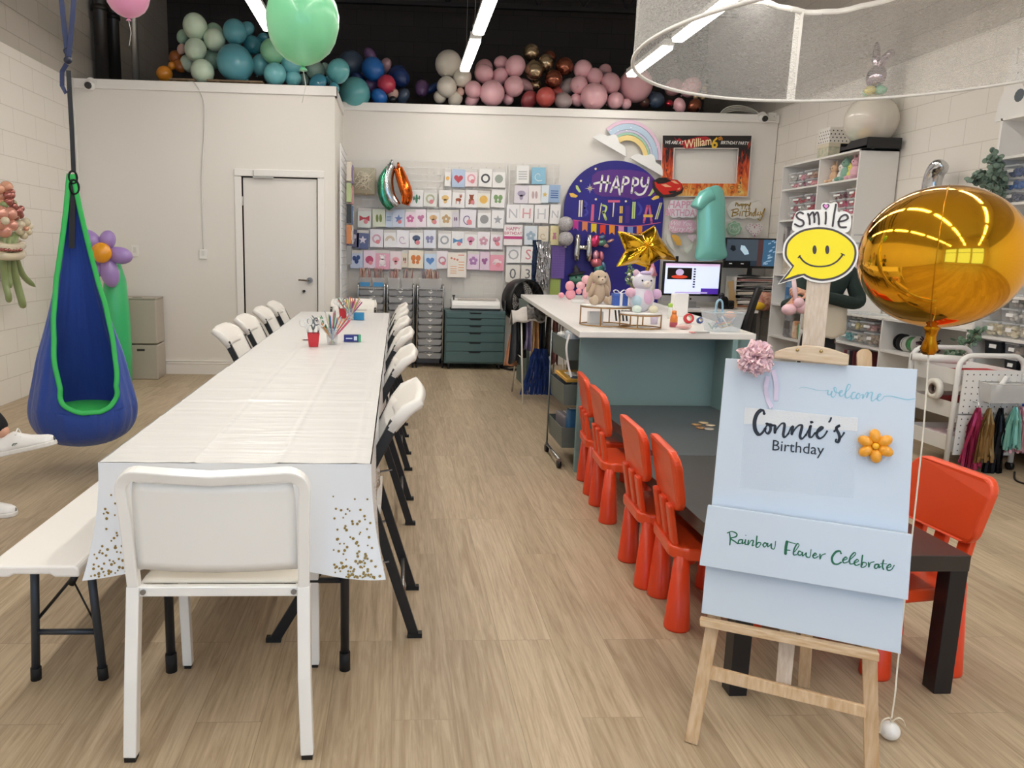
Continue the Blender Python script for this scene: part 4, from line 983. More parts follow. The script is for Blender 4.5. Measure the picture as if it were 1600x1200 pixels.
# ================================================================== drum fan
fc0 = P(817, 469, 'y', CYF+.18)
t = thing('drum_fan', 'round black drum fan behind the end of the counter', 'fan', (fc0.x, fc0.y, 0), .5)
z = fc0.z; BK = M('131316', .35)
B().lathe([(.225, -.09), (.24, -.085), (.245, 0), (.24, .085), (.225, .09)], (0, 0, z), 40, rotx(PI/2), caps=False).build('drum', BK, t, solid=.008)
for s in (-1, 1):
    b = B()
    for k in range(9): b.tube([V((.03+.024*k, 0, 0)) and V(((.03+.024*k)*cos(a), s*-.092, z+(.03+.024*k)*sin(a))) for a in [2*PI*i/32 for i in range(32)]], .002, 4, closed=True)
    for k in range(8): a = PI*k/8; b.cyl((.225*cos(a), s*-.094, z+.225*sin(a)), (-.225*cos(a), s*-.094, z-.225*sin(a)), .0025, n=5)
    b.build('grille', BK, t)
B().cyl((0, -.05, z), (0, .05, z), .045, n=20).build('hub', BK, t)
for k in range(3):
    R = roty(2*PI*k/3)
    B().grid(lambda u, v: V((0, 0, z))+R @ V((.04+.16*v, .03*(u-.5)*2, .07*(u-.5)*2*(.5+v*.5))), 4, 6).build('blade', M('1d1d20', .4), t, solid=.004)
B().tube([(-.25, 0, z), (-.27, 0, .3), (-.25, 0, .03), (.25, 0, .03), (.27, 0, .3), (.25, 0, z)], .014, 10).tube([(-.22, -.14, .015), (.22, -.14, .015)], .014, 8).tube([(-.22, .14, .015), (.22, .14, .015)], .014, 8).tube([(-.24, -.14, .015), (-.24, .14, .015)], .014, 8).tube([(.24, -.14, .015), (.24, .14, .015)], .014, 8).build('stand', BK, t)

# ================================================================== wire grid panels and everything hung on them
GY = YB-.04
CH5 = cr(520, 230, .225)       # photo positions measured in an enlargement of the display wall
WIRE = M('e4e2df', .35, .2)
def wire_grid(lb, o, u, W, z0, z1, name='wire_grid_panel'):
    fr = F(o, u, (0, 0, 1))
    t = thing(name, lb, 'wire grid', o, 0, 'white wire grid panels')
    b = B(); n = round(W/.0762); m = round((z1-z0)/.0762)
    for i in range(n+1): b.bar(fr(W*i/n, z0), fr(W*i/n, z1), .0045, .0045, (0, 1, .01))
    for k in range(m+1): b.bar(fr(0, z0+(z1-z0)*k/m, .003), fr(W, z0+(z1-z0)*k/m, .003), .0045, .0045, (0, 1, .01))
    b.build('wire_mesh', WIRE, t, world=True)
    for a in (0, W): B().bar(fr(a, z0), fr(a, z1), .01, .01, (0, 1, 0)).build('frame_rod', WIRE, t, world=True)
g0, g1, g2, g3 = [P(x, 250, 'y', GY) for x in (536, 792, 797, 876)]
gt = P(700, 252, 'y', GY).z
wire_grid('long white wire grid panel full of hanging packets behind the drawer carts', (g0.x, GY, 0), (1, 0, 0), g1.x-g0.x, .62, gt)
wire_grid('narrow white wire grid panel of letter packets beside the arch sign', (g2.x, GY, 0), (1, 0, 0), g3.x-g2.x, .62, gt)
wire_grid('white wire grid panel on the return wall beside the door', (XS+.05, YF+.1, 0), (0, 1, 0), 1.0, .55, P(533, 245, 'y', YB).z+.02)

def motif(b, fr, kind, s, c):
    """a printed picture, s across, drawn into b at height c above frame fr"""
    D = lambda x, y, r, ry=None: b.disc(fr, x*s, y*s, r*s, c, 14, (ry or r)*s)
    if kind == 'heart': b.poly(fr, [(x*s, -y*s) for x, y in heart(0, 0, .45)], c)
    elif kind == 'ring':
        n = 18
        for i in range(n):
            a, e = 2*PI*i/n, 2*PI*(i+1)/n
            b.add([fr(.42*s*cos(a), .42*s*sin(a), c), fr(.42*s*cos(e), .42*s*sin(e), c), fr(.26*s*cos(e), .26*s*sin(e), c), fr(.26*s*cos(a), .26*s*sin(a), c)], [(0, 1, 2, 3)])
    elif kind == 'bear': D(0, -.16, .28, .3); D(0, .24, .2); D(-.17, .4, .08); D(.17, .4, .08); D(-.2, -.42, .1); D(.2, -.42, .1)
    elif kind == 'deer': D(0, -.05, .28, .16); D(.2, .25, .12); b.poly(fr, [(-.25*s, -.45*s), (-.18*s, -.45*s), (-.15*s, 0), (-.25*s, 0)], c); b.poly(fr, [(.1*s, -.45*s), (.17*s, -.45*s), (.22*s, 0), (.1*s, 0)], c); D(.28, .4, .04, .1); D(.13, .4, .04, .1)
    elif kind == 'rainbow':
        for k, r_ in enumerate((.45, .36, .27)): b.stroke(fr, [(r_*s*cos(a), -.15*s+r_*s*sin(a)) for a in [PI*i/10 for i in range(11)]], .05*s, c, False)
    elif kind == 'star': b.poly(fr, [((.45 if i % 2 == 0 else .2)*s*sin(PI*i/5), (.45 if i % 2 == 0 else .2)*s*cos(PI*i/5)) for i in range(10)], c)
    elif kind == 'bow': b.poly(fr, [(-.45*s, .25*s), (-.08*s, .08*s), (-.08*s, -.08*s), (-.45*s, -.25*s)], c); b.poly(fr, [(.45*s, .25*s), (.08*s, .08*s), (.08*s, -.08*s), (.45*s, -.25*s)][::-1], c); D(0, 0, .1)
    elif kind == 'cactus': D(0, 0, .12, .42); D(-.25, .05, .08, .2); D(.25, .12, .08, .2); b.poly(fr, [(-.25*s, -.05*s), (0, -.05*s), (0, .03*s), (-.25*s, .03*s)], c); b.poly(fr, [(.25*s, .02*s), (0, .02*s), (0, .1*s), (.25*s, .1*s)][::-1], c)
    elif kind == 'flower':
        for i in range(5): D(.26*sin(2*PI*i/5), .26*cos(2*PI*i/5), .17)
    elif kind == 'swirl': b.stroke(fr, [((.1+.06*i)*s*cos(i*.9), (.1+.06*i)*s*sin(i*.9)) for i in range(7)], .06*s, c)
    elif kind == 'balloons': D(-.2, .15, .2, .24); D(.18, .22, .19, .23); D(0, -.15, .2, .24)
    elif kind == 'car': D(-.2, -.15, .1); D(.2, -.15, .1); b.poly(fr, [(-.42*s, -.12*s), (.42*s, -.12*s), (.4*s, .05*s), (.2*s, .08*s), (.1*s, .22*s), (-.2*s, .22*s), (-.3*s, .06*s)], c)
    elif kind == 'mush': D(0, .12, .36, .26); D(0, -.2, .17, .22)
    elif kind == 'stripes':
        for k in range(4): b.poly(fr, [(-.4*s, (-.4+.22*k)*s), (.4*s, (-.4+.22*k)*s), (.4*s, (-.3+.22*k)*s), (-.4*s, (-.3+.22*k)*s)], c)
    elif kind == 'butterfly': D(-.2, .14, .2, .24); D(.2, .14, .2, .24); D(-.16, -.2, .14); D(.16, -.2, .14)
    elif kind == 'circle': D(0, 0, .4)
    elif kind == 'pair': D(-.16, 0, .13, .36); D(.16, 0, .13, .36)
    else: b.text(fr, kind, s*(.85 if len(kind) == 1 else .3), 0, 0, c, bold=.004)
def packet(cx_, cy_, w, h, bg, fg, kind, lb, group, tilt=0, head=None, depth=.02, yy=None, second=None, name='balloon_packet', clear=False):
    q = P(cx_, cy_, 'y', (yy or GY)-.02-depth)
    K_ = (q-EYE).dot(FW)/CF; w, h = w*K_, h*K_
    t = thing(name, lb, 'packet', (q.x, q.y, q.z), 0, group)
    fr = F((0, 0, 0), (cos(tilt), 0, sin(tilt)), (-sin(tilt), 0, cos(tilt)))
    b = B()
    n = 3 if depth > .01 else 1
    for i in range(n): b.fbox(fr, .002*(i % 2), -.002*i, -.004-depth/n*i, w, h, .004)
    b.build('card', M(bg, .25, coat=.2, **({'alpha': .5} if clear else {})), t)
    if kind:
        b = B(); motif(b, F(fr(0, -h*.03), fr.u, fr.v), kind, min(w, h)*(.86 if len(kind) == 1 or kind in ('stripes', 'flower', 'pair') else .82), -.0012); b.build('picture', M(fg, .35, *( (.6,) if kind == 'x' else (0,))), t, solid=-1)
    if second:
        b = B(); motif(b, F(fr(w*.1, -h*.2), fr.u, fr.v), second[0], w*.42, -.0008); b.build('small_picture', M(second[1], .4), t, solid=-1)
    if head: B().poly(fr, [(-w/2, h/2-h*.16), (w/2, h/2-h*.16), (w/2, h/2), (-w/2, h/2)], -.001).build('header', M(head, .4), t, solid=-1)
    b = B(); b.tube([fr(0, h/2+.012, -depth-.016), fr(0, h/2+.012, .012), fr(0, h/2+.02, .018)], .002, 5).build('hook', CHROME, t)
    return t
WH = 'f1efee'
ROW = {1: [(798, 212, 40, 115, WH, 'e8b25a', 'circle', 'yellow dots'), (873, 215, 90, 120, 'b9cbe6', 'c44a55', 'heart', 'red heart on pale blue'), (962, 213, 85, 115, 'f3e6e8', 'e6a9b6', 'ring', 'faint pink ring'), (1061, 213, 92, 118, WH, '4a4a4e', 'ring', 'black ring'), (1154, 216, 88, 122, WH, '9aa39a', 'circle', 'round grey badge')],
       2: [(582, 355, 90, 115, WH, '4f8f6a', 'cactus', 'green cactus'), (677, 355, 90, 112, 'e9e9e2', 'b5b79a', 'ring', 'pale olive ring'), (781, 357, 86, 115, WH, 'e7c07a', 'mush', 'cream cupcake'), (873, 357, 88, 120, WH, 'b4603c', 'deer', 'brown deer'), (963, 358, 84, 118, WH, 'a85a34', 'bear', 'brown bear'), (1048, 360, 86, 115, 'f0ece0', 'f0c060', 'circle', 'yellow sun'), (1148, 357, 96, 118, WH, '7fa06a', 'butterfly', 'green and red leaf shapes')],
       3: [(220, 490, 94, 130, 'e9ece4', 'c23a44', 'bow', 'red bow'), (320, 490, 88, 120, 'e6ead0', '7f8f3a', 'pair', 'olive frame'), (391, 492, 46, 125, 'c8d4e6', '5f7fb0', 'stripes', 'pale blue stripes'), (457, 493, 82, 120, 'd8dff0', '6f86c0', 'star', 'blue star'), (538, 493, 74, 122, 'f3dde8', 'cf6fa0', 'flower', 'pink petals'), (612, 493, 72, 122, 'f5e6ee', 'c77fa8', 'balloons', 'pink balloons'), (698, 495, 90, 118, WH, 'd9b07a', 'mush', 'peach cupcake'), (787, 495, 84, 118, 'f0ebe2', 'c9a878', 'flower', 'tan flower'), (853, 495, 46, 118, 'd8d2da', '7a5a78', 'pair', 'dark plum pair'), (938, 495, 112, 122, 'eeeaf0', '6b4f86', 'swirl', 'purple tower'), (1052, 497, 92, 118, WH, '9a9a9c', 'circle', 'silver disc'), (1146, 500, 86, 122, WH, 'a8aab0', 'star', 'thin grey star')],
       4: [(138, 632, 84, 120, '6a6580', 'c9c4d8', 'balloons', 'pale balloons on dark'), (208, 640, 80, 125, '5b5a86', 'e2dcec', 'star', 'white star on navy'), (304, 632, 90, 120, 'efeaf0', 'd7a6bc', 'ring', 'rose wreath'), (397, 634, 84, 118, WH, 'c4a26a', 'rainbow', 'golden rainbow'), (486, 636, 88, 118, 'f1eef2', 'b88fb0', 'swirl', 'lilac swirl'), (580, 637, 94, 122, WH, '4f5f80', 'mush', 'navy umbrella'), (673, 638, 84, 122, 'e9eaf2', '8f8fb8', 'butterfly', 'grey violet butterfly'), (776, 641, 88, 118, WH, 'a8acb6', 'ring', 'silver wreath'), (868, 646, 88, 120, WH, '5f94c8', 'bow', 'blue bow tie'), (958, 646, 90, 118, WH, 'e08fb0', 'mush', 'pink mushroom'), (1047, 648, 84, 118, 'f3ecef', 'd9a3b6', 'flower', 'blush flower'), (1138, 648, 84, 118, 'f2eaee', 'cf8fa4', 'balloons', 'blush balloons')],
       5: [(164, 778, 86, 122, 'c9d2ea', '33508f', 'balloons', 'blue balloons'), (254, 778, 84, 122, 'f0d8e4', 'c0476f', 'circle', 'crimson ball'), (345, 782, 98, 130, 'eba9bb', 'fdf0f2', 'bear', 'white bear on pink'), (437, 785, 80, 122, 'f4e2e2', 'eb9fa8', 'mush', 'salmon cupcake'), (499, 775, 42, 118, 'e6d8c0', '8a5a3a', 'pair', 'brown pair'), (576, 778, 104, 122, 'f6e9d0', 'e0843a', 'butterfly', 'orange butterfly'), (676, 785, 84, 128, 'cfe0f3', '5f8fd0', 'heart', 'blue heart'), (760, 782, 78, 122, 'f3eaee', 'c48fa0', 'ring', 'rosy ring'), (976, 786, 84, 125, 'ecd6ea', 'b07fb8', 'flower', 'violet flower'), (1055, 790, 66, 125, 'e8cfe0', 'a05f98', 'balloons', 'plum balloons'), (1140, 792, 98, 130, 'f0a3b4', 'fbe4e8', 'car', 'white car on pink')]}
for rw, items in ROW.items():
    for i, (x, y, w, h, bg_, fg, kind, what) in enumerate(items):
        (px_, py_), = CH5([(x, y)])
        packet(px_, py_, w*.225, h*.225, bg_, fg, kind, 'packet showing %s, %s in %s row, long wire grid' % (what, ORD[i], ORD[rw-1]), 'balloon packets on the long wire grid', rnd.uniform(-.04, .04), second=(('circle', 'e08a94') if (i+rw) % 3 == 0 else None), head=('d8d5d2' if (i+rw) % 2 else None))
R2 = [(1320, 190, 86, 120, 'f2f2f2', 'b9b9bb', 'stripes', 'a clear bag'), (1430, 198, 96, 112, '8fc3de', 'e8f4fa', 'swirl', 'sky blue swirls'), (1310, 328, 96, 120, 'e6dfe8', 'a99fb8', 'mush', 'lilac cake'), (1402, 328, 84, 122, 'f2ecec', 'c9b0b0', 'pair', 'pale rosy pair'), (1474, 325, 52, 118, 'e2ecf4', 'd9b96a', 'star', 'gold star'), (1540, 322, 78, 118, '9fb8da', '3d5fa0', 'stripes', 'blue bands'),
      (1252, 460, 90, 122, 'f3f1f2', 'c3c3c8', 'N', 'first silver letter N'), (1346, 460, 96, 122, 'f3f1f2', 'e0a3a8', 'H', 'pink letter H'), (1450, 463, 98, 122, 'f3f1f2', 'c9c9cc', 'H', 'silver letter H'), (1544, 465, 72, 130, 'eeecec', 'b9b9be', 'N', 'second silver letter N'), (1375, 612, 90, 128, 'dfe6ee', '9fb6c8', 'flower', 'frosty flower'), (1462, 612, 70, 125, 'e2d8c6', 'a9905a', 'swirl', 'gold ribbon'), (1540, 612, 58, 130, 'f0e3b0', 'd58fa4', 'bear', 'pink bear on yellow'),
      (1255, 746, 98, 112, 'f4f2f2', 'b3b3b8', 'O', 'silver letter O'), (1358, 746, 98, 112, 'f4f2f2', 'd98f94', 'S', 'pink letter S'), (1250, 878, 98, 122, 'e9e4dc', '6a6a6c', '0', 'number zero'), (1354, 880, 92, 118, 'e9e4dc', '6a6a6c', '3', 'number three')]
for i, (x, y, w, h, bg_, fg, kind, what) in enumerate(R2):
    (px_, py_), = CH5([(x, y)])
    packet(px_, py_, w*.225, h*.225, bg_, fg, kind, 'packet showing %s on the narrow wire grid by the arch sign' % what, 'packets on the narrow wire grid', rnd.uniform(-.03, .03))
# return-wall packets, seen almost edge on
for i in range(9):
    z = 2.15-.2*(i//2)*1.1; y = YF+.42+.34*(i % 2)
    t = thing('balloon_packet', '%s packet on the return wall grid, %s from the top' % (('cream', 'violet', 'pale green', 'rosy', 'black', 'blue', 'orange', 'white', 'grey')[i], ORD[i]), 'packet', (XS+.1, y, z), 0, 'packets on the return wall grid')
    B().box((.02, 0, 0), (.05, .15, .2)).build('card', M(('e3d8c8', '8f7fb0', 'b9c890', 'd8a0a8', '22201f', '6f86b0', 'd98a4a', 'e9e6e2', '9a9896')[i], .3), t, bevel=.003)
    B().poly(F((.0455, 0, 0), (0, 1, 0), (0, 0, 1)), [(-.05, -.06), (.05, -.06), (.05, .05), (-.05, .05)]).build('picture', M(('b0473f', 'e2dcec', 'e8eee0', 'f4e4e6', '5a5550', 'dfe6f2', 'f6ead0', 'c9a8b0', '5f6f88')[i], .4), t, solid=-1)
    B().tube([(-.04, 0, .11), (.03, 0, .11)], .002, 5).build('hook', CHROME, t)
# hanging signs among them
def wall_card(name, x, y, w, h, bg_, lb, cat, yy=GY-.075, th=.006):
    q = P(x, y, 'y', yy); K_ = (q-EYE).dot(FW)/CF
    t = thing(name, lb, cat, q)
    B().box((0, th/2, 0), (w*K_, th, h*K_)).build('card', M(bg_, .4), t)
    return t, XZ((0, 0, 0)), w*K_, h*K_
t, fr, w, h = wall_card('price_poster', 714, 414, 29, 38, 'f3ece4', 'white price poster with pink printing hung over the lowest packet row', 'poster')
b = B()
for k in range(3): b.disc(fr, -w*.3+w*.16*k, h*(.27-.03*k), w*.06, .0006, 10)
b.poly(fr, [(w*.05, h*.38), (w*.38, h*.38), (w*.38, h*.42), (w*.05, h*.42)], .0006); b.build('pink_print', M('e58f7d', .5), t, solid=-1)
b = B()
for k in range(4): b.poly(fr, [(-w*.35, -h*(.08+.09*k)), (-w*.02, -h*(.08+.09*k)), (-w*.02, -h*(.05+.09*k)), (-w*.35, -h*(.05+.09*k))], .0006); b.poly(fr, [(w*.08, h*(.1-.11*k)), (w*.38, h*(.1-.11*k)), (w*.38, h*(.14-.11*k)), (w*.08, h*(.14-.11*k))], .0006)
b.build('orange_print', M('eab08a', .5), t, solid=-1)
(px_, py_), = CH5([(1252, 610)])
t, fr, w, h = wall_card('birthday_banner', px_, py_, 29, 31, 'f3ecee', 'white and pink HAPPY BIRTHDAY banner card on the narrow wire grid', 'banner')
B().text(fr, 'HAPPY', h*.17, 0, h*.3, .0008, bold=.01).text(fr, 'BIRTHDAY', h*.16, 0, h*.08, .0008, bold=.01, sx=.85).build('pink_lettering', M('c4607f', .5), t, solid=-1)
B().poly(fr, [(-w/2, -h*.2), (w/2, -h*.2), (w/2, -h*.06), (-w/2, -h*.06)], .0007).build('pink_band', M('c84a86', .5), t, solid=-1)
# straw bag, foil balloons
q = P(569, 283, 'y', GY-.13)
t = thing('gift_bag', 'clear bag of brown and cream ornaments at the top corner of the long grid', 'bag', q)
B().box((0, .06, 0), (.27, .1, .30)).build('bag_wall', M('cfc7a8', .3, alpha=.45), t, bevel=.02)
b = B(); r = random.Random(5)
for i in range(34): b.sph((r.uniform(-.1, .1), .06+r.uniform(-.03, .02), r.uniform(-.13, .05)), r.uniform(.012, .03), 8, 6)
b.build('ornament_filling', M('8a6248', .6, vary='d9c9ac', scale=30), t)
b = B()
for i in range(14): b.tube(catmull([(r.uniform(-.11, .11), .0, r.uniform(-.1, .12)) for _ in range(4)], 4), .0025, 5)
b.build('straw_strands', M('e8e0cc', .5), t)
for (pts, mat, lb) in (([(610, 262), (600, 285), (602, 310), (612, 326)], M('4f9a7c', .16, 1), 'green foil crescent balloon hanging on the long grid'), ([(612, 258), (606, 282), (610, 305), (622, 322)], M('c9cdd2', .1, 1), 'silver foil balloon hanging between the green and orange ones'), ([(622, 262), (630, 285), (636, 305), (633, 320)], M('e06a2c', .15, 1), 'orange foil crescent balloon hanging on the long grid')):
    w3 = catmull([P(x, y, 'y', GY-.16) for x, y in pts], 7); c0 = w3[0].copy(); n = len(w3)
    t = thing('foil_balloon', lb, 'foil balloon', c0)
    rr = [.03+.05*math.sin(PI*min(1, .1+i/(n-1)*.85))**.7 for i in range(n)]
    B().tube([p-c0 for p in w3], [(a_*1.0+.002*sin(i*2.5), a_*.75) for i, a_ in enumerate(rr)], 20).build('foil_body', mat, t)
    B().tube([V((0, 0, .0)), V((0, 0, .05)), V((0, .157, .06))], [.02, .012, .004], 8).build('tail', mat, t)
# tinsel, cutting mats, confetti balls
q = P(848, 415, 'y', GY-.05)
t = thing('tinsel_curtain', 'silver tinsel fringe hanging beside the narrow wire grid', 'fringe', q)
b = B(); r = random.Random(8); Kq = (q-EYE).dot(FW)/CF
for i in range(110):
    x = r.uniform(-9, 9)*Kq; L_ = r.uniform(50, 75)*Kq; pts = [(x+r.uniform(-.008, .008)+.012*sin(k+i), r.uniform(-.02, .02), .28-L_*k/6-.0) for k in range(7)]
    b.tube(pts, [(.0045, .0005)]*7, 4, sq=(1, .3*r.random(), 0))
tag(b.build('tinsel_strands', M('c6c8ce', .18, 1), t), kind=None)
B().cyl((-.1, .02, .285), (.1, .02, .285), .006, n=8).build('hanging_rod', CHROME, t)
b = B()
q2 = P(838, 410, 'y', GY-.04)
t = thing('tinsel_curtain', 'dark blue tinsel fringe hanging behind the silver one', 'fringe', q2)
for i in range(50):
    x = r.uniform(-.05, .05); b.tube([(x+.006*sin(k+i), r.uniform(-.01, .01), .26-.5*k/5) for k in range(6)], [(.004, .0005)]*6, 4, sq=(1, .2, 0))
b.build('tinsel_strands', M('46587c', .25, 1), t); B().cyl((-.06, .01, .265), (.06, .01, .265), .005, n=8).build('hanging_rod', CHROME, t)
for x, y, w, h, colr, ln, lb in ((872, 410, 21, 50, '6a4f9f', '8f78c0', 'purple gridded cutting mat leaning beside the arch sign'), (872, 452, 26, 40, 'a9bd62', 'c3d184', 'lime green cutting mat leaning below the purple one')):
    t, fr, w, h = wall_card('cutting_mat', x, y, w, h, colr, lb, 'cutting mat', GY-.02-(0 if colr[0] == 'a' else .02))
    b = B()
    for k in range(1, 8): b.poly(fr, [(-w/2+w*k/8-.0008, -h/2), (-w/2+w*k/8+.0008, -h/2), (-w/2+w*k/8+.0008, h/2), (-w/2+w*k/8-.0008, h/2)], .0006)
    for k in range(1, 14): b.poly(fr, [(-w/2, -h/2+h*k/14-.0008), (w/2, -h/2+h*k/14-.0008), (w/2, -h/2+h*k/14+.0008), (-w/2, -h/2+h*k/14+.0008)], .0006)
    b.build('grid_print', M(ln, .5), t, solid=-1)
for y, lb in ((350, 'upper round speckled confetti balloon on the edge of the arch sign'), (373, 'lower round speckled confetti balloon on the edge of the arch sign')):
    q = P(884, y, 'y', GY-.16)
    t = thing('confetti_balloon', lb, 'balloon', q, 0, 'confetti balloons')
    B().sph((0, 0, 0), .086, 24, 16).build('balloon_skin', M('cdc8c6', .3, vary='8a8690', scale=70), t)
    B().lathe([(.012, -.088), (.016, -.1), (.005, -.104)], n=10).build('knot', M('b9b4b4', .4), t); B().tube([(0, .08, .02), (0, .165, .03)], .003, 5).build('tie', M('d8d4d0', .5), t)

# ================================================================== arch sign, rainbow, photo frame, small plaques
AY = YB-.05
fr = XZ((0, AY, 0)); H5 = cr(870, 240, .13333)
t = thing('arch_sign', 'tall round-topped blue HAPPY BIRTHDAY board leaning on the wall', 'sign', P(957, 445, 'y', AY))
xl, zl = fr.px(880, 345); xr, _ = fr.px(1035, 345); _, zt = fr.px(958, 251); _, zb = fr.px(955, 500)
xm, rx = (xl+xr)/2, (xr-xl)/2; zm = zt-rx*.92
ol = [(xr, zb)]+[(xm+rx*cos(PI*i/40), zm+(zt-zm)*sin(PI*i/40)) for i in range(41)]+[(xl, zb)]
NV = M('2a2290', .5, vary='1f1c74', scale=2); 
B().fprism(fr, ol, .0, .02).build('board', NV, t, world=True, bevel=.002)
C = .0212
B().poly(fr, fpx(fr, H5([(410, 260), (470, 210), (620, 188), (850, 192), (1010, 215), (1110, 270), (1165, 345), (1205, 440), (1150, 490), (960, 525), (885, 550), (850, 520), (640, 505), (520, 505), (440, 470), (400, 380)])), C).build('purple_cloud', M('5a2d86', .5), t, world=True, solid=-1)
b = B(); Kf = abs(fr.px(1000, 300)[0]-fr.px(900, 300)[0])/100*.13333
for s in ([(535, 260), (522, 350), (508, 440)], [(605, 265), (590, 350), (572, 440)], [(440, 352), (530, 335), (625, 345)], [(705, 270), (665, 360), (630, 450)], [(705, 270), (722, 370), (738, 478)], [(665, 395), (725, 395)], [(785, 275), (772, 360), (762, 445)], [(785, 275), (835, 290), (835, 340), (775, 365)], [(900, 285), (888, 370), (876, 460)],
          [(900, 285), (950, 305), (945, 360), (890, 380)], [(1000, 285), (990, 340), (1010, 385), (1060, 365)], [(1075, 285), (1062, 370), (1020, 460), (960, 482), (920, 455)]):
    b.stroke(fr, fpx(fr, H5(s), C+.001), 24*Kf, C+.001)
b.build('happy_lettering', M('f2f0ee', .5), t, world=True, solid=-1)
def qp(b, pts, c=C+.001): b.poly(fr, fpx(fr, H5(pts), c), c)
from collections import defaultdict
bb = defaultdict(B)
for x in (262, 288): qp(bb['B', 'cream'], [(x, 545), (x+16, 545), (x+6, 740), (x-10, 740)])
bb['B', 'blue'].stroke(fr, fpx(fr, H5([(320, 555), (350, 590), (325, 635)]), C), 22*Kf, C); bb['B', 'blue'].stroke(fr, fpx(fr, H5([(325, 640), (360, 690), (315, 735)]), C), 24*Kf, C)
qp(bb['I', 'rose'], [(408, 595), (440, 595), (432, 790), (395, 790)])
qp(bb['R', 'cream'], [(518, 580), (528, 580), (498, 778), (488, 778)]); bb['R', 'lime'].stroke(fr, fpx(fr, H5([(535, 605), (580, 625), (565, 680), (545, 690)]), C+.001), 22*Kf, C+.001); bb['R', 'lime'].stroke(fr, fpx(fr, H5([(545, 685), (575, 770)]), C+.001), 28*Kf, C+.001, False)
qp(bb['T', 'rose'], [(600, 545), (740, 545), (740, 572), (600, 572)]); qp(bb['T', 'cream'], [(662, 575), (676, 575), (662, 740), (650, 740)])
for x in (738, 758): qp(bb['H', 'yellow'], [(x, 615), (x+15, 615), (x+13, 700), (x-3, 700)]); qp(bb['H', 'yellow'], [(x-5, 732), (x+10, 732), (x+8, 812), (x-8, 812)])
qp(bb['H', 'purple'], [(805, 610), (855, 610), (850, 815), (800, 815)], C+.0005)
for x in (888, 910): qp(bb['D', 'lime'], [(x, 565), (x+16, 565), (x+4, 762), (x-12, 762)])
bb['D', 'blue'].stroke(fr, fpx(fr, H5([(950, 580), (990, 650), (950, 740)]), C+.0006), 28*Kf, C+.0006)
for p, q_ in (((1060, 615), (1020, 805)), ((1085, 615), (1110, 805))): bb['A', 'rose'].stroke(fr, fpx(fr, H5([p, q_]), C+.001), 26*Kf, C+.001, False)
qp(bb['A', 'yellow'], [(1015, 715), (1125, 715), (1125, 745), (1015, 745)], C+.0016)
for x in (1205, 1225): qp(bb['Y', 'lime' if x > 1210 else 'cream'], [(x, 575), (x+12, 575), (x-45, 770), (x-57, 770)])
for pts in ([(222, 370), (245, 375), (285, 450), (260, 455), (225, 410)], [(1090, 470), (1120, 410), (1150, 398), (1140, 450), (1095, 495), (1065, 495)]): qp(bb['leaf', 'lime'], pts)
for pts in ([(145, 465), (190, 462), (248, 495), (225, 515), (165, 510)], [(1105, 530), (1150, 495), (1205, 490), (1195, 525), (1130, 545)]): qp(bb['petal', 'yellow'], pts)
for k in range(8):
    a = PI*k/4; L_ = 60 if k % 2 == 0 else 38; qp(bb['star', 'cream'], [(388+6*cos(a+1.57), 408+6*sin(a+1.57)), (388+L_*cos(a), 408+L_*sin(a)), (388-6*cos(a+1.57), 408-6*sin(a+1.57))])
for x, y in ((282, 320), (458, 535), (810, 558), (455, 178)): bb['dot', 'cream'].disc(fr, *fr.px(*H5([(x, y)])[0], C+.001), 13*Kf, C+.001, 12)
# bunting
bb['cord', 'rose'].stroke(fr, fpx(fr, H5([(190, 778), (400, 805), (640, 835), (900, 850), (1215, 808)]), C+.001), 9*Kf, C+.001)
fl = {'magenta': (222, 785, 'c8389a'), 'salmon': (330, 800, 'e58a5a'), 'gold': (435, 820, 'f0cf2a'), 'red': (540, 835, 'e8442a'), 'orange': (648, 838, 'f09a2a'), 'pinkflag': (755, 848, 'e096c0'), 'skyflag': (862, 850, '7c94d0'), 'amber': (970, 845, 'f08a2e')}
for nm, (x, y, c_) in fl.items():
    B().poly(fr, fpx(fr, H5([(x-32, y), (x+32, y+4), (x+28, y+118), (x-2, y+85), (x-34, y+110)]), C+.001), C+.001).build('bunting_flag', M(c_, .5), t, world=True, solid=-1)
HUE = {'cream': 'efe3c0', 'blue': '4545b0', 'lime': 'c9dc86', 'yellow': 'f0c45a', 'purple': '4a2a86', 'rose': 'd9668f'}
NMS = {'leaf': 'leaf_print', 'petal': 'petal_print', 'star': 'star_print', 'dot': 'dot_print', 'cord': 'bunting_cord'}
for (tg, k), b in bb.items(): b.build(NMS.get(tg, 'lettering'), M(HUE[k], .5), t, world=True, solid=-1)

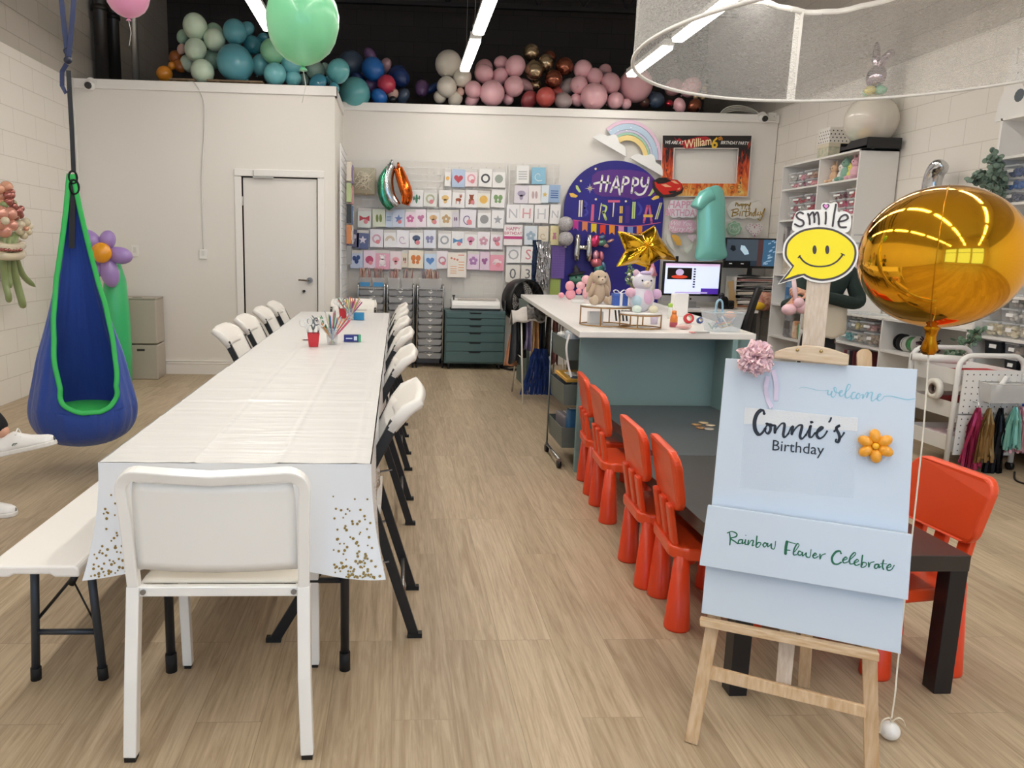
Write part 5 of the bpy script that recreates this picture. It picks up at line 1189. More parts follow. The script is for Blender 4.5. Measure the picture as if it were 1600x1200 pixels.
RX = cr(860, 170, .225)
t = thing('rainbow_plaque', 'pastel rainbow plaque with two white clouds above the arch sign', 'plaque', P(985, 260, 'y', AY))
cx_, cy_ = 535, 345
for k, (r0, r1, c_) in enumerate(((262, 238, 'e3c3d9'), (236, 196, 'b9cfe4'), (194, 178, 'c9c3dc'), (176, 160, 'a3cbb6'), (158, 122, 'efd693'))):
    n = 24; a0, a1 = -.05, 2.25
    o = [(cx_+r0*cos(a0+(a1-a0)*i/n)*.9, cy_-r0*sin(a0+(a1-a0)*i/n)*1.02) for i in range(n+1)]+[(cx_+r1*cos(a1-(a1-a0)*i/n)*.9, cy_-r1*sin(a1-(a1-a0)*i/n)*1.02) for i in range(n+1)]
    B().fprism(fr, fpx(fr, RX(o), .01), .005, .014).build('rainbow_band', M(c_, .5), t, world=True, bevel=.003)
def cloud(x0, y0, x1, y1):
    pts = []; n = 9; dx, dy = x1-x0, y1-y0; L_ = math.hypot(dx, dy); nx, ny = dy/L_, -dx/L_
    for i in range(n+1):
        k = i/n; bulge = 85*math.sin(PI*k)**.7*(1+.18*math.sin(k*16)); pts.append((x0+dx*k+nx*bulge, y0+dy*k+ny*bulge))
    return pts
for a in ((290, 200, 525, 335), (550, 340, 780, 470)):
    o = cloud(*a); B().fprism(fr, fpx(fr, RX([(p.x, p.y) for p in catmull([V((*p, 0)) for p in o], 4)]), .03), .02, .016).build('cloud', M('efefef', .6), t, world=True, bevel=.005)
b = B()
for x, y in ((420, 150), (470, 150), (530, 150), (560, 130), (690, 270), (740, 265)): b.disc(fr, *fr.px(*RX([(x, y)])[0], .02), .006, .0195, 8)
b.build('sparkle_dots', M('ffffff', .4), t, world=True, solid=-1)

WF = cr(1030, 205, .09375)
t = thing('photo_frame', 'party photo frame board with black top, flame sides and a birthday title', 'photo frame', P(1100, 260, 'y', AY))
o4, i4 = [(45, 68), (1535, 72), (1465, 1090), (20, 1085)], [(240, 285), (1308, 290), (1270, 870), (215, 865)]
oo, ii = fpx(fr, WF(o4), .0), fpx(fr, WF(i4), .0)
def ring_(b, c, oo=oo, ii=ii):
    for k in range(4): b.fprism(fr, [oo[k], oo[(k+1) % 4], ii[(k+1) % 4], ii[k]], c, .012)
fm, nt, bs, N, L = nodes('flame_print')
tc = N('ShaderNodeTexCoord'); mp = N('ShaderNodeMapping'); mp.inputs['Scale'].default_value = (9, 9, 3.2); L(tc.outputs['Object'], mp.inputs[0])
nz = N('ShaderNodeTexNoise'); nz.inputs['Scale'].default_value = 1.6; nz.inputs['Distortion'].default_value = 2; L(mp.outputs[0], nz.inputs['Vector'])
sp_ = N('ShaderNodeSeparateXYZ'); L(tc.outputs['Object'], sp_.inputs[0])
mr = N('ShaderNodeMapRange'); mr.inputs[1].default_value = -.36; mr.inputs[2].default_value = .3; mr.inputs[3].default_value = .28; mr.inputs[4].default_value = -.42; L(sp_.outputs[2], mr.inputs[0])
ad = N('ShaderNodeMath'); L(nz.outputs['Fac'], ad.inputs[0]); L(mr.outputs[0], ad.inputs[1])
rp = N('ShaderNodeValToRGB'); e = rp.color_ramp.elements; e[0].position = .16; e[0].color = (*hx('241a1c'), 1); e[1].position = .95; e[1].color = (*hx('f0d07a'), 1)
for p_, c_ in ((.34, 'a5361f'), (.5, 'd9532a'), (.66, 'ea8638')): x = e.new(p_); x.color = (*hx(c_), 1)
L(ad.outputs[0], rp.inputs[0]); L(rp.outputs[0], bs.inputs['Base Color']); bs.inputs['Roughness'].default_value = .4
b = B(); ring_(b, .004); b.build('frame_board', fm, t, world=True)
b = B(); b.fprism(fr, [oo[0], oo[1], (ii[1][0]+.08, ii[1][1]), (ii[0][0]-.12, ii[0][1])], .0161, .0004); b.build('black_title_band', M('201d1f', .45), t, world=True)
b = B()
for k in range(4):
    for q_, w_ in ((oo, -.012), (ii, .012)):
        a_, e_ = V((*q_[k], 0)), V((*q_[(k+1) % 4], 0)); b.stroke(fr, [(a_.x, a_.y), (e_.x, e_.y)], .008, .0168, False)
b.build('white_border', M('efe8e2', .5), t, world=True, solid=-1)
Kw = abs(fr.px(1100, 260)[0]-fr.px(1000, 260)[0])/100*.09375
def wt(txt, x, y, h, colr, sx=1, shear=.25, rot=0, bold=.02, c=.0172, nm='title_lettering'):
    a_, b_ = fr.px(*WF([(x, y)])[0], c); B().text(fr, txt, h*Kw, a_, b_, c, sx=sx, shear=shear, rot=rot, bold=bold).build(nm, M(colr, .5), t, world=True, solid=-1)
B().poly(fr, fpx(fr, WF([(240, 95), (300, 150), (330, 110), (390, 160), (480, 140), (640, 95), (780, 88), (850, 120), (850, 215), (700, 240), (560, 285), (440, 290), (390, 260), (420, 235), (330, 230), (390, 190), (280, 150)]), .017), .017).build('red_flame', M('b3262c', .5), t, world=True, solid=-1)
wt('WE ARE AT', 245, 190, 52, 'f4f2f0', .82); wt('BIRTHDAY PARTY', 1255, 198, 52, 'f4f2f0', .8); wt('William', 645, 195, 135, 'f6ecc0', .78, .1, .16, .012, .0178); wt('6', 920, 205, 175, 'f0c43a', .95, .1, 0, .03); wt('th', 1022, 120, 65, 'e89a2e', 1, 0, 0, .03)
b = B()
for k in range(7): b.bar(fr(*fr.px(*WF([(1405-9*k, 330+85*k)])[0], .0172), .0172), fr(*fr.px(*WF([(1402-9*k, 375+85*k)])[0], .0172), .0172), .01, .001)
for k in range(5): b.bar(fr(*fr.px(*WF([(142-4*k, 330+75*k)])[0], .0172), .0172), fr(*fr.px(*WF([(141-4*k, 370+75*k)])[0], .0172), .0172), .01, .001)
b.build('road_dashes', M('2a2222', .5), t, world=True)
b = B()
for x, y, r_ in ((450, 935, 30), (660, 930, 32), (1215, 940, 34), (1330, 930, 36), (1215, 1020, 22), (1335, 1010, 20), (570, 960, 18)): b.tube([fr(*[p+q_ for p, q_ in zip(fr.px(*WF([(x, y)])[0], .017), (r_*Kw*cos(a), r_*Kw*.6*sin(a)))], .0172) for a in [2*PI*i/12 for i in range(12)]], .0022, 4, closed=True)
b.build('car_badges', M('4a2c24', .5), t, world=True)
# cut-out of a red car on the corner of the frame
t = thing('car_cutout', 'red sports car cut-out fixed at the lower corner of the flame frame', 'cut-out', P(1048, 292, 'y', AY-.03))
CR_ = cr(1030, 205, .09375); c0 = .034
B().fprism(fr, fpx(fr, CR_([(-110, 830), (0, 775), (130, 770), (210, 800), (300, 810), (370, 870), (405, 960), (380, 1030), (250, 1095), (60, 1105), (-40, 1060), (-100, 960)]), c0), .018, .016).build('tyres_and_shadow', M('2a2426', .5), t, world=True)
B().poly(fr, fpx(fr, CR_([(-80, 850), (0, 800), (120, 785), (215, 805), (300, 815), (360, 865), (385, 950), (350, 990), (180, 1050), (70, 1060), (0, 1000), (-60, 930)]), c0), c0+.0008).build('car_body', M('d32a22', .3), t, world=True, solid=-1)
B().poly(fr, fpx(fr, CR_([(-70, 830), (0, 785), (110, 780), (205, 825), (120, 860), (-20, 880)]), c0), c0+.0014).build('windscreen', M('221c1e', .2), t, world=True, solid=-1)
B().poly(fr, fpx(fr, CR_([(30, 890), (110, 880), (210, 930), (100, 930)]), c0), c0+.0014).poly(fr, fpx(fr, CR_([(190, 830), (260, 825), (330, 880), (260, 870)]), c0), c0+.0014).poly(fr, fpx(fr, CR_([(300, 960), (345, 940), (350, 965), (310, 980)]), c0), c0+.0014).build('highlights_and_lamps', M('f0b48a', .3), t, world=True, solid=-1)
B().poly(fr, fpx(fr, CR_([(150, 1000), (290, 985), (280, 1020), (180, 1040)]), c0), c0+.0016).build('grille', M('1d1719', .4), t, world=True, solid=-1)

def plaque(name, pts, crop, mat, lb, cat='plaque', th=.006, off=0.01):
    o = fpx(fr, crop(pts), off+th); c = V((sum(p[0] for p in o)/len(o), sum(p[1] for p in o)/len(o), 0))
    t = thing(name, lb, cat, fr(c.x, c.y, off)); B().fprism(fr, o, off, th).build('board', mat, t, world=True, bevel=.0015); return t, c
def blob_rect(x0, y0, x1, y1, n=7, k=8):
    out = []
    for i in range(n): out.append((x0+(x1-x0)*(i+.5)/n, y0-(k if i % 2 else 0)))
    out.append((x1+k, (y0+y1)/2))
    for i in range(n): out.append((x1-(x1-x0)*(i+.5)/n, y1+(k if i % 2 else 0)))
    out.append((x0-k, (y0+y1)/2)); return [(p.x, p.y) for p in catmull([V((*p, 0)) for p in out], 4, True)]
KX = abs(fr.px(1100, 330)[0]-fr.px(1000, 330)[0])/100*.225
t, c = plaque('birthday_plaque', blob_rect(825, 638, 1015, 750), RX, M('e9e2ea', .5), 'pink block lettered HAPPY BIRTHDAY plaque below the flame frame')
B().text(fr, 'HAPPY', 48*KX, *fr.px(*RX([(915, 668)])[0], .017), .0172, bold=.03, sx=.95).text(fr, 'BIRTHDAY', 46*KX, *fr.px(*RX([(915, 724)])[0], .017), .0172, bold=.03, sx=.78).build('pink_lettering', M('e0a3c0', .5), t, world=True, solid=-1)
t, c = plaque('proposal_plaque', blob_rect(830, 778, 1005, 855), RX, M('e3b4cb', .5), 'pink WILL YOU MARRY ME plaque beside the gold star balloon')
B().text(fr, 'Will You', 30*KX, *fr.px(*RX([(905, 798)])[0], .017), .0172, shear=.3).text(fr, 'Marry Me?', 32*KX, *fr.px(*RX([(915, 835)])[0], .017), .0172, shear=.3).build('white_lettering', M('f8f0f4', .5), t, world=True, solid=-1)
t, c = plaque('script_plaque', blob_rect(1240, 650, 1470, 755, 6, 12), RX, M('e6e2da', .5), 'pale plaque with gold happy Birthday script above the monitor')
b = B()
HB = [[(1290, 650), (1285, 675)], [(1285, 668), (1300, 655), (1302, 675)], [(1310, 665), (1312, 675), (1325, 660), (1326, 675)], [(1335, 660), (1330, 695)], [(1335, 662), (1348, 665), (1338, 675)], [(1355, 660), (1350, 695)], [(1355, 662), (1368, 665), (1358, 675)], [(1372, 660), (1378, 675), (1392, 650), (1375, 700)],
      [(1270, 700), (1262, 745)], [(1255, 705), (1300, 695), (1300, 715), (1270, 720), (1305, 730), (1260, 748)], [(1318, 715), (1314, 745)], [(1330, 745), (1334, 715), (1350, 712)], [(1362, 695), (1355, 745), (1370, 742)], [(1350, 715), (1378, 713)], [(1386, 690), (1378, 745), (1392, 718), (1396, 745)], [(1420, 718), (1404, 728), (1412, 745), (1428, 690), (1424, 745)], [(1445, 718), (1434, 738), (1450, 735), (1452, 745)], [(1460, 715), (1465, 738), (1490, 690), (1462, 770), (1440, 765)]]
for s in HB: b.stroke(fr, fpx(fr, RX(s), .017), 6*KX, .0172)
b.build('gold_lettering', M('b8963f', .35, .5), t, world=True, solid=-1)
t, c = plaque('green_badge', [(1277+50*(1+.08*cos(8*a))*cos(a), 832+50*(1+.08*cos(8*a))*sin(a)) for a in [2*PI*i/48 for i in range(48)]], RX, M('9cc3a4', .5), 'scalloped mint green badge above the security monitor', 'badge')
B().tube([fr(*fr.px(*RX([(1277+38*cos(a), 832+38*sin(a))])[0], .017), .0172) for a in [2*PI*i/28 for i in range(28)]], .0025, 4, closed=True).text(fr, 'Ho!', 30*KX, *fr.px(*RX([(1277, 832)])[0], .017), .0172).build('white_print', M('e8f2ea', .5), t, world=True, solid=-1)
t, c = plaque('heart_badge', heart(1418, 838, 62), RX, M('ece6e6', .5), 'white heart badge with pink dots above the security monitor', 'badge')
b = B()
for k in range(30): x, y = heart(1418, 838, 52 if k % 2 else 40, 30)[k]; b.disc(fr, *fr.px(*RX([(x, y)])[0], .017), .0065, .0172, 7)
b.build('pink_dots', M('c98aa2', .5), t, world=True, solid=-1)
t, c = plaque('leaf_cutout', [(838, 880), (860, 872), (890, 885), (908, 915), (908, 950), (880, 948), (862, 920)], RX, M('eab454', .5), 'orange petal cut-out between the gold star and the number balloon', 'cut-out')
t, c = plaque('leaf_cutout', [(805, 870), (830, 890), (850, 930), (862, 990), (830, 960), (808, 915)], RX, M('e2dfd6', .5), 'pale leaf cut-out just beside the gold star balloon', 'cut-out')
t, c = plaque('leaf_cutout', [(925, 930), (945, 975), (990, 925), (985, 970), (950, 1010), (930, 985)], RX, M('dfe4d8', .5), 'pale green sprig cut-out below the pink heart', 'cut-out')
t, c = plaque('heart_cutout', heart(985, 895, 32), RX, M('e6cfdb', .5), 'small pale pink heart cut-out beside the number balloon', 'cut-out')
# ================================================================== things on the counter
CZ = .8905
GOLDT = M('b08a5c', .3, .9)
def stand(px0, px1, py, zt, lb):
    a, b_ = P(px0, py, 'z', CZ), P(px1, py, 'z', CZ); r_ = (b_.x-a.x)/2; c = V(((a.x+b_.x)/2, a.y+r_*.9, CZ))
    t = thing('cake_stand', lb, 'cake stand', c, 0, 'round cake stands')
    B().lathe([(0, zt), (r_, zt), (r_+.003, zt+.006), (r_, zt+.012), (0, zt+.012)], n=40).build('plate', M('efece8', .3, coat=.4), t)
    for z, k in ((zt-.004, 1), (.006, 1)): B().tube([(r_*k*cos(a_), r_*k*sin(a_), z) for a_ in [2*PI*i/40 for i in range(40)]], .004, 6, closed=True).build('hoop', GOLDT, t)
    for k in range(4):
        a_ = PI/4+.35+k*PI/2; B().bar((r_*cos(a_), r_*sin(a_), .004), (r_*cos(a_), r_*sin(a_), zt), .006, .006).build('leg', GOLDT, t)
    return c+V((0, 0, zt+.012)), r_
s1, r1 = stand(915, 990, 511, .118, 'larger round cake stand on gold legs carrying the plush bunny')
s2, r2 = stand(977, 1037, 515, .085, 'smaller round cake stand on gold legs carrying the pastel plush bear')
def plush(name, lb, loc, h, body, parts, rz=0):
    """a sitting soft toy of height h built from parts: (name, colour, [(centre, radii)...]) in units of h"""
    t = thing(name, lb, 'plush toy', loc, rz)
    for nm, colr, lst in [('body', *body)]+parts:
        b = B()
        for c, r_, *rot in lst: b.sph(V(c)*h, tuple(q*h for q in r_), 18, 12, (roty(rot[0]) if rot else None))
        b.build(nm, M(colr, .95, bump=.5, scale=160, dist=.004, sheen=.3) if nm not in ('eye', 'nose') else M(colr, .2), t)
    return t
plush('plush_bunny', 'beige plush bunny with long hanging ears on the larger cake stand', s1+V((-.055, -.01, 0)), .235, ('c3ad96', [((0, .02, .3), (.21, .19, .31)), ((0, -.02, .68), (.2, .19, .2))]),
      [('ear', 'bda68e', [((-.25, .0, .56), (.07, .05, .27), .25)]), ('ear', 'bda68e', [((.25, .0, .56), (.07, .05, .27), -.25)]), ('muzzle', 'd2bfa8', [((0, -.17, .62), (.11, .08, .09))]), ('nose', '8a6a5a', [((0, -.245, .645), (.022, .015, .016))]),
       ('eye', '201a18', [((-.09, -.19, .71), (.02, .015, .022)), ((.09, -.19, .71), (.02, .015, .022))]), ('leg', 'bfa88f', [((-.2, -.2, .1), (.1, .2, .1))]), ('leg', 'bfa88f', [((.2, -.2, .1), (.1, .2, .1))]), ('foot', 'c9b59e', [((-.24, -.37, .12), (.1, .05, .13))]), ('foot', 'c9b59e', [((.22, -.37, .12), (.1, .05, .13))]), ('arm', 'bda68e', [((-.2, -.06, .36), (.07, .08, .2), .4)]), ('arm', 'bda68e', [((.2, -.06, .36), (.07, .08, .2), -.4)])], .15)
plush('plush_bear', 'pastel rainbow plush bear with pink arms on the smaller cake stand', s2+V((.0, .0, 0)), .255, ('dcd9e4', [((0, .0, .3), (.29, .23, .31)), ((0, 0, .7), (.24, .2, .21))]),
      [('belly', 'dfb7d6', [((.05, -.11, .33), (.17, .14, .2))]), ('belly', 'bcd6e4', [((-.13, -.08, .27), (.14, .14, .17))]), ('ear', 'e3c0cf', [((-.17, .02, .9), (.07, .04, .08))]), ('ear', 'e3c0cf', [((.2, .02, .93), (.06, .04, .1), .3)]), ('muzzle', 'e6ded6', [((.02, -.18, .65), (.1, .07, .08))]),
       ('nose', 'c9a0a4', [((.02, -.25, .68), (.02, .015, .014))]), ('eye', '1c1820', [((-.09, -.185, .73), (.02, .015, .022)), ((.13, -.17, .73), (.02, .015, .022))]), ('hair_tuft', 'c9b6dc', [((.03, -.05, .9), (.13, .12, .05))]), ('arm', 'e2b6cc', [((-.31, -.06, .45), (.12, .11, .11))]), ('arm', 'd9b4d8', [((.33, -.06, .42), (.12, .11, .12))]), ('foot', 'd8e6dc', [((-.2, -.22, .08), (.11, .1, .09))]), ('foot', 'e6e0c4', [((.2, -.22, .08), (.11, .1, .09))])], .1)
q = s1+V((.05, -.115, 0))
t = thing('gift_box', 'small blue gift box with white ribbon and bow on the larger cake stand', 'gift', q, .05)
B().box((0, 0, .03), (.085, .05, .06)).build('box', M('3c5fb4', .4), t, bevel=.002); B().box((0, 0, .066), (.09, .055, .014)).build('lid', M('4668bc', .4), t, bevel=.002)
B().box((0, 0, .0365), (.016, .0565, .0745)).build('ribbon', M('eeeef0', .35), t); b = B()
for s in (-1, 1): b.tube(catmull([(0, 0, .074), (s*.02, 0, .092), (s*.04, 0, .088), (s*.03, 0, .074), (0, 0, .074)], 5), [(.008, .0015)]*21, 4, sq=(0, 1, 0))
b.build('bow', M('f2f2f4', .35), t)
def pz(x, y): return P(x, y, 'z', CZ)
# vase with flowers
q = pz(992, 486)
t = thing('flower_vase', 'glass vase of small white flowers and greenery behind the plush bear', 'vase', q)
B().lathe([(.0, .004), (.045, .004), (.05, .02), (.042, .09), (.055, .13)], n=24).build('glass', M('dfe8e6', .05, alpha=.25), t, solid=.003)
b, fl_, lf = B(), B(), B(); r = random.Random(12)
for i in range(26):
    a_ = r.uniform(0, 6.28); k = r.uniform(.2, 1); e = V((.1*k*cos(a_), .07*k*sin(a_), .2+.13*r.random()))
    b.tube(catmull([V((.02*cos(a_+2), .02*sin(a_+2), .01)), V((.02*k*cos(a_), .02*k*sin(a_), .13)), e], 4), .0022, 5)
    if i % 2: fl_.sph(e, (.016, .016, .013), 10, 7)
    else:
        for _ in range(5): lf.sph(e+V((r.gauss(0, .02), r.gauss(0, .015), r.gauss(0, .02))), (.014, .003, .008), 7, 5, Euler((r.uniform(0, 3), r.uniform(0, 3), 0)).to_matrix())
b.build('stem', M('8a7a56', .6), t); fl_.build('blossom', M('ecebe0', .6), t); lf.build('leaf', M('5f7f4f', .55), t)
# twisted pink balloon figures
for (x, y), ks, colr, lb in (((891, 468), [((0, 0, .05), (.05, .05, .05)), ((-.01, 0, .13), (.045, .045, .05)), ((-.09, .0, .04), (.03, .03, .028)), ((.08, 0, .08), (.03, .03, .03))], 'eba0b0', 'pink twisted balloon figure standing on the fan end of the counter'),
                     ((914, 467), [((0, 0, .06), (.03, .03, .06)), ((-.05, 0, .13), (.045, .04, .04)), ((.05, 0, .14), (.045, .04, .04)), ((0, 0, .19), (.045, .04, .045)), ((.03, 0, .09), (.04, .035, .035))], 'f0bcc4', 'pale pink balloon blossom on the counter beside the plush bunny')):
    q = pz(x, y); t = thing('balloon_figure', lb, 'balloon figure', q)
    for c, r_ in ks: B().sph(c, r_, 18, 12).build('bubble', M(colr, .22, coat=.5), t)
q = pz(902, 473)
tag(B().box((0, 0, .015), (.11, .07, .03)).build('tissue_pack', M('e6e4e4', .4), bevel=.006), 'flat white packet beside the pink balloon figures', 'packet').location = q
# under and beside the stands
for nm, (x, y), d, colr, lb, cat in (('zebra_box', (972, 502), (.1, .04, .075), 'f0efed', 'small black and white striped box between the cake stands', 'box'), ('white_box', (931, 506), (.09, .05, .075), 'eae8e6', 'plain white box beneath the larger cake stand', 'box'),
                                     ('tall_white_box', (1062, 494), (.1, .08, .16), 'f0eeec', 'tall plain white box beside the pastel plush bear', 'box')):
    q = pz(x, y); t = thing(nm, lb, cat, q, .06); B().box((0, .02, d[2]/2), d).build('carton', M(colr, .45), t, bevel=.002)
    if nm[0] == 'z':
        b = B(); f2 = F((0, .02-d[1]/2, d[2]/2), (1, 0, 0), (0, 0, 1))
        for k in range(4): b.poly(f2, [(-.045+.024*k, -.036), (-.033+.024*k, -.036), (-.045+.024*k, .036), (-.057+.024*k, .036)][::1], .0006)
        b.build('zebra_stripes', M('1c1a1c', .5), t, solid=-1)
    else: B().box((0, .02, d[2]+.001), (d[0]*.96, d[1]*.9, .003)).build('lid', M('e2e0de', .45), t)
q = pz(1024, 507); t = thing('paper_cup', 'small white and mauve cup under the smaller cake stand', 'cup', q+V((0, .03, 0))); B().lathe([(.0, 0), (.02, 0), (.026, .07)], n=20).build('cup_wall', M('cfc3d6', .5), t, solid=.002); B().lathe([(.0265, .066), (.0275, .07), (.0265, .074)], n=20, caps=False).build('rim', M('f2f0f2', .5), t)
q = pz(1052, 511); t = thing('glue_bottle', 'orange bottle with a green cap beside the tall white box', 'bottle', q)
B().lathe([(0, 0), (.022, 0), (.023, .01), (.023, .03)], n=20).build('lower_label', M('b04a5a', .4), t); B().lathe([(.023, .03), (.022, .062), (.016, .072), (.013, .08)], n=20).build('bottle_body', M('e8883c', .35), t); B().lathe([(.014, .08), (.014, .1), (.0, .102)], n=16).build('cap', M('e2873a', .4), t)
q = pz(1051, 499); t = thing('marker_bottle', 'lime green capped clear bottle standing behind the orange one', 'bottle', q+V((0, .06, 0))); B().lathe([(0, 0), (.018, 0), (.018, .08)], n=18).build('bottle_body', M('e0e4e0', .2, alpha=.5), t); B().lathe([(.014, .08), (.014, .105), (0, .107)], n=16).build('cap', M('a5cf4a', .4), t)
for (x, y), colr, R0, lb in (((1078, 506), 'c8323a', .032, 'red roll of tape lying on the counter edge'), ((1096, 506), '2f4f8f', .02, 'small blue roll of tape on the counter edge')):
    q = pz(x, y); t = thing('tape_roll', lb, 'tape roll', q+V((0, .03, R0))); B().lathe([(R0*.55, -.012), (R0, -.012), (R0, .012), (R0*.55, .012), (R0*.55, -.012)], n=24, R=rotx(1.3), caps=False).build('tape', M(colr, .3), t); B().lathe([(R0*.5, -.0125), (R0*.55, -.0125), (R0*.55, .0125), (R0*.5, .0125), (R0*.5, -.0125)], n=24, R=rotx(1.3), caps=False).build('core', M('d8c8b0', .6), t)
q = pz(1070, 515); t = thing('tape_dispenser', 'clear bag of pink bits lying on the counter edge', 'bag', q); B().sph((0, .02, .016), (.05, .03, .016), 16, 8).build('clear_film', M('e8c9c4', .2, alpha=.5), t); B().sph((0, .02, .012), (.03, .02, .01), 12, 8).build('pink_bits', M('d27a70', .6), t)
q = pz(1092, 521); t = thing('scissors', 'pink handled scissors lying at the front edge of the counter', 'scissors', q+V((0, .01, .004)))
B().tube([(-.03+.014*cos(a_), .012*sin(a_), 0) for a_ in [2*PI*i/12 for i in range(12)]], .003, 5, closed=True).tube([(-.03+.014*cos(a_), .022+.011*sin(a_), 0) for a_ in [2*PI*i/12 for i in range(12)]], .003, 5, closed=True).build('handle', M('d98a86', .4), t); B().bar((-.016, .006, 0), (.07, .016, 0), .008, .002).bar((-.016, .018, 0), (.07, .012, .001), .008, .002).build('blade', CHROME, t)
# basket of pens
q = pz(1134, 519)
t = thing('pen_basket', 'clear plastic basket of pens with a pale blue handle on the counter', 'basket', q+V((0, .06, 0)), .05)
b = B(); o = [(-1, -1), (1, -1), (1, 1), (-1, 1)]
b.add([(x*.08, y*.055, 0) for x, y in o]+[(x*.1, y*.07, .11) for x, y in o], [(3, 2, 1, 0), (0, 1, 5, 4), (1, 2, 6, 5), (2, 3, 7, 6), (3, 0, 4, 7)]); b.build('tub', M('dfe6ec', .1, alpha=.3), t, solid=.003)
b = B(); b.tube([(x*.1, y*.07, .11) for x, y in o], .004, 6, closed=True); b.build('rim', M('dde8f0', .2, alpha=.7), t)
B().tube(catmull([(-.075, -.06, .1), (-.07, -.055, .165), (-.05, -.05, .185), (-.03, -.045, .165), (-.025, -.045, .1)], 5), .006, 8).build('handle', M('9cc4dc', .4), t)
r = random.Random(3)
for i in range(22):
    a_ = V((r.uniform(-.06, .06), r.uniform(-.04, .04), r.uniform(.01, .05))); d = V((r.uniform(-1, 1), r.uniform(-.5, .5), r.uniform(.0, .6))).normalized()*.07
    e_ = a_+d; e_ = V((max(-.085, min(.085, e_.x)), max(-.055, min(.055, e_.y)), e_.z))
    B().cyl(a_, e_, .0042, n=6).build('pen', M(r.choice(PENC+['e8e8ea', '3a6fb0', '2a8fa0']), .35), t)
B().sph((.045, 0, .095), (.035, .03, .02), 14, 8).build('peach_puff', M('e8ae94', .7), t)

# garment rack under the counter edge
GYR = 6.98
t = thing('garment_rack', 'small white A-frame rack of hanging clothes below the counter edge', 'clothes rack', (1.31, GYR, 0))
zb = P(838, 493, 'y', GYR).z
for x in (1.12, 1.5):
    for s in (-1, 1): B().cyl((x+(.012 if x < 1.3 else 0), GYR+s*.33, 0), (x+.02, GYR+s*.02, zb), .008, n=8).build('leg', M('dcd8cc', .4), t, world=True)
    B().cyl((x+.01, GYR-.15, zb*.52), (x+.01, GYR+.15, zb*.52), .005, n=6).build('brace', M('dcd8cc', .4), t, world=True)
B().cyl((1.1, GYR, zb), (1.53, GYR, zb), .008, n=8).build('rail', M('dcd0b8', .4), t, world=True)
GM = [('45474c', 806, 565, 16, 'grey garment first along the clothes rack'), ('1b1a20', 817, 555, 12, 'black garment second along the clothes rack'), ('9a8fb4', 826, 545, 10, 'lilac garment on the clothes rack'), ('d7a873', 838, 560, 11, 'apricot garment on the clothes rack'), ('242c2c', 848, 560, 12, 'dark green garment on the clothes rack'), ('4b4742', 858, 556, 12, 'dark patterned garment on the clothes rack'), ('9c6a68', 869, 566, 12, 'mauve garment at the counter end of the clothes rack')]
for i, (colr, x, yb_, w, lb) in enumerate(GM):
    a_ = P(x, 497, 'y', GYR); zz0 = P(x, yb_, 'y', GYR).z; W = w*GYR/CF*.6
    t = thing('garment', lb, 'garment', (a_.x, GYR, zb), 0, 'clothes hanging on the rack')
    def gf(u, v, W=W, L_=zb-zz0, i=i):
        return V(((u-.5)*W*2*(.55+.45*v), .05*sin(u*9+i)*(.3+.7*v)+.01*sin(v*7), -.01-v*L_*(1+.06*sin(u*8+i))))
    B().grid(gf, 14, 12).build('cloth', M(colr, .85, vary=('6a5f58' if 'patterned' in lb else colr), scale=30), t, solid=.003)
    B().tube([(0, 0, -.01), (0, 0, .02), (0, .014, .028), (0, .016, .012)], .002, 5).build('hook', CHROME, t)
a_ = P(822, 486, 'y', GYR)
t = thing('draped_cloth', 'crumpled light grey cloth draped over the top of the clothes rack', 'cloth', (a_.x, GYR, zb+.01))
def dc(u, v):
    x = (u-.45)*.3; return V((x, (v-.5)*.2+.02*sin(u*7), .045-.16*max(0, abs(v-.5)*2-.35)-.1*max(0, .3-u)+.012*sin(u*13+v*5)+.01*sin(v*17)))
B().grid(dc, 24, 20).build('cloth_sheet', M('c6c0bb', .85, bump=.4, scale=40), t, solid=.005); B().grid(lambda u, v: dc(.45+.55*u, v)+V((0, 0, .02+.006*sin(u*20))), 14, 14).build('dark_scarf', M('3a3836', .8, vary='8a8682', scale=25), t, solid=.004)
q = P(842, 590, 'y', GYR-.05)
t = thing('tinsel_bundle', 'blue metallic tinsel bundle hanging low on the clothes rack', 'tinsel', (q.x, GYR-.06, zb-.2)); r = random.Random(6); b = B()
for i in range(90):
    x = r.uniform(-.05, .05); b.tube([(x*(1+k*.45)+r.uniform(-.012, .012), r.uniform(-.02, .04), -.1-.085*k) for k in range(6)], [(.006, .0006)]*6, 4, sq=(1, r.random(), 0))
b.build('tinsel_strands', M('4a68b8', .3, .6), t); B().cyl((0, 0, .19), (0, 0, -.1), .004, n=6).build('hanging_cord', M('2b3050', .5), t)
q = P(798, 540, 'y', GYR+.2); t = thing('scarf', 'small peach scarf hanging at the wall side of the clothes rack', 'scarf', (1.09, GYR+.18, .55)); B().grid(lambda u, v: V(((u-.5)*.1*(.4+v), .02*sin(u*8), .02-.3*v)), 10, 8).build('cloth', M('dba27e', .8), t, solid=.003); B().cyl((0, -.1, .03), (.03, .0, .015), .003, n=5).build('loop', M('dba27e', .8), t)

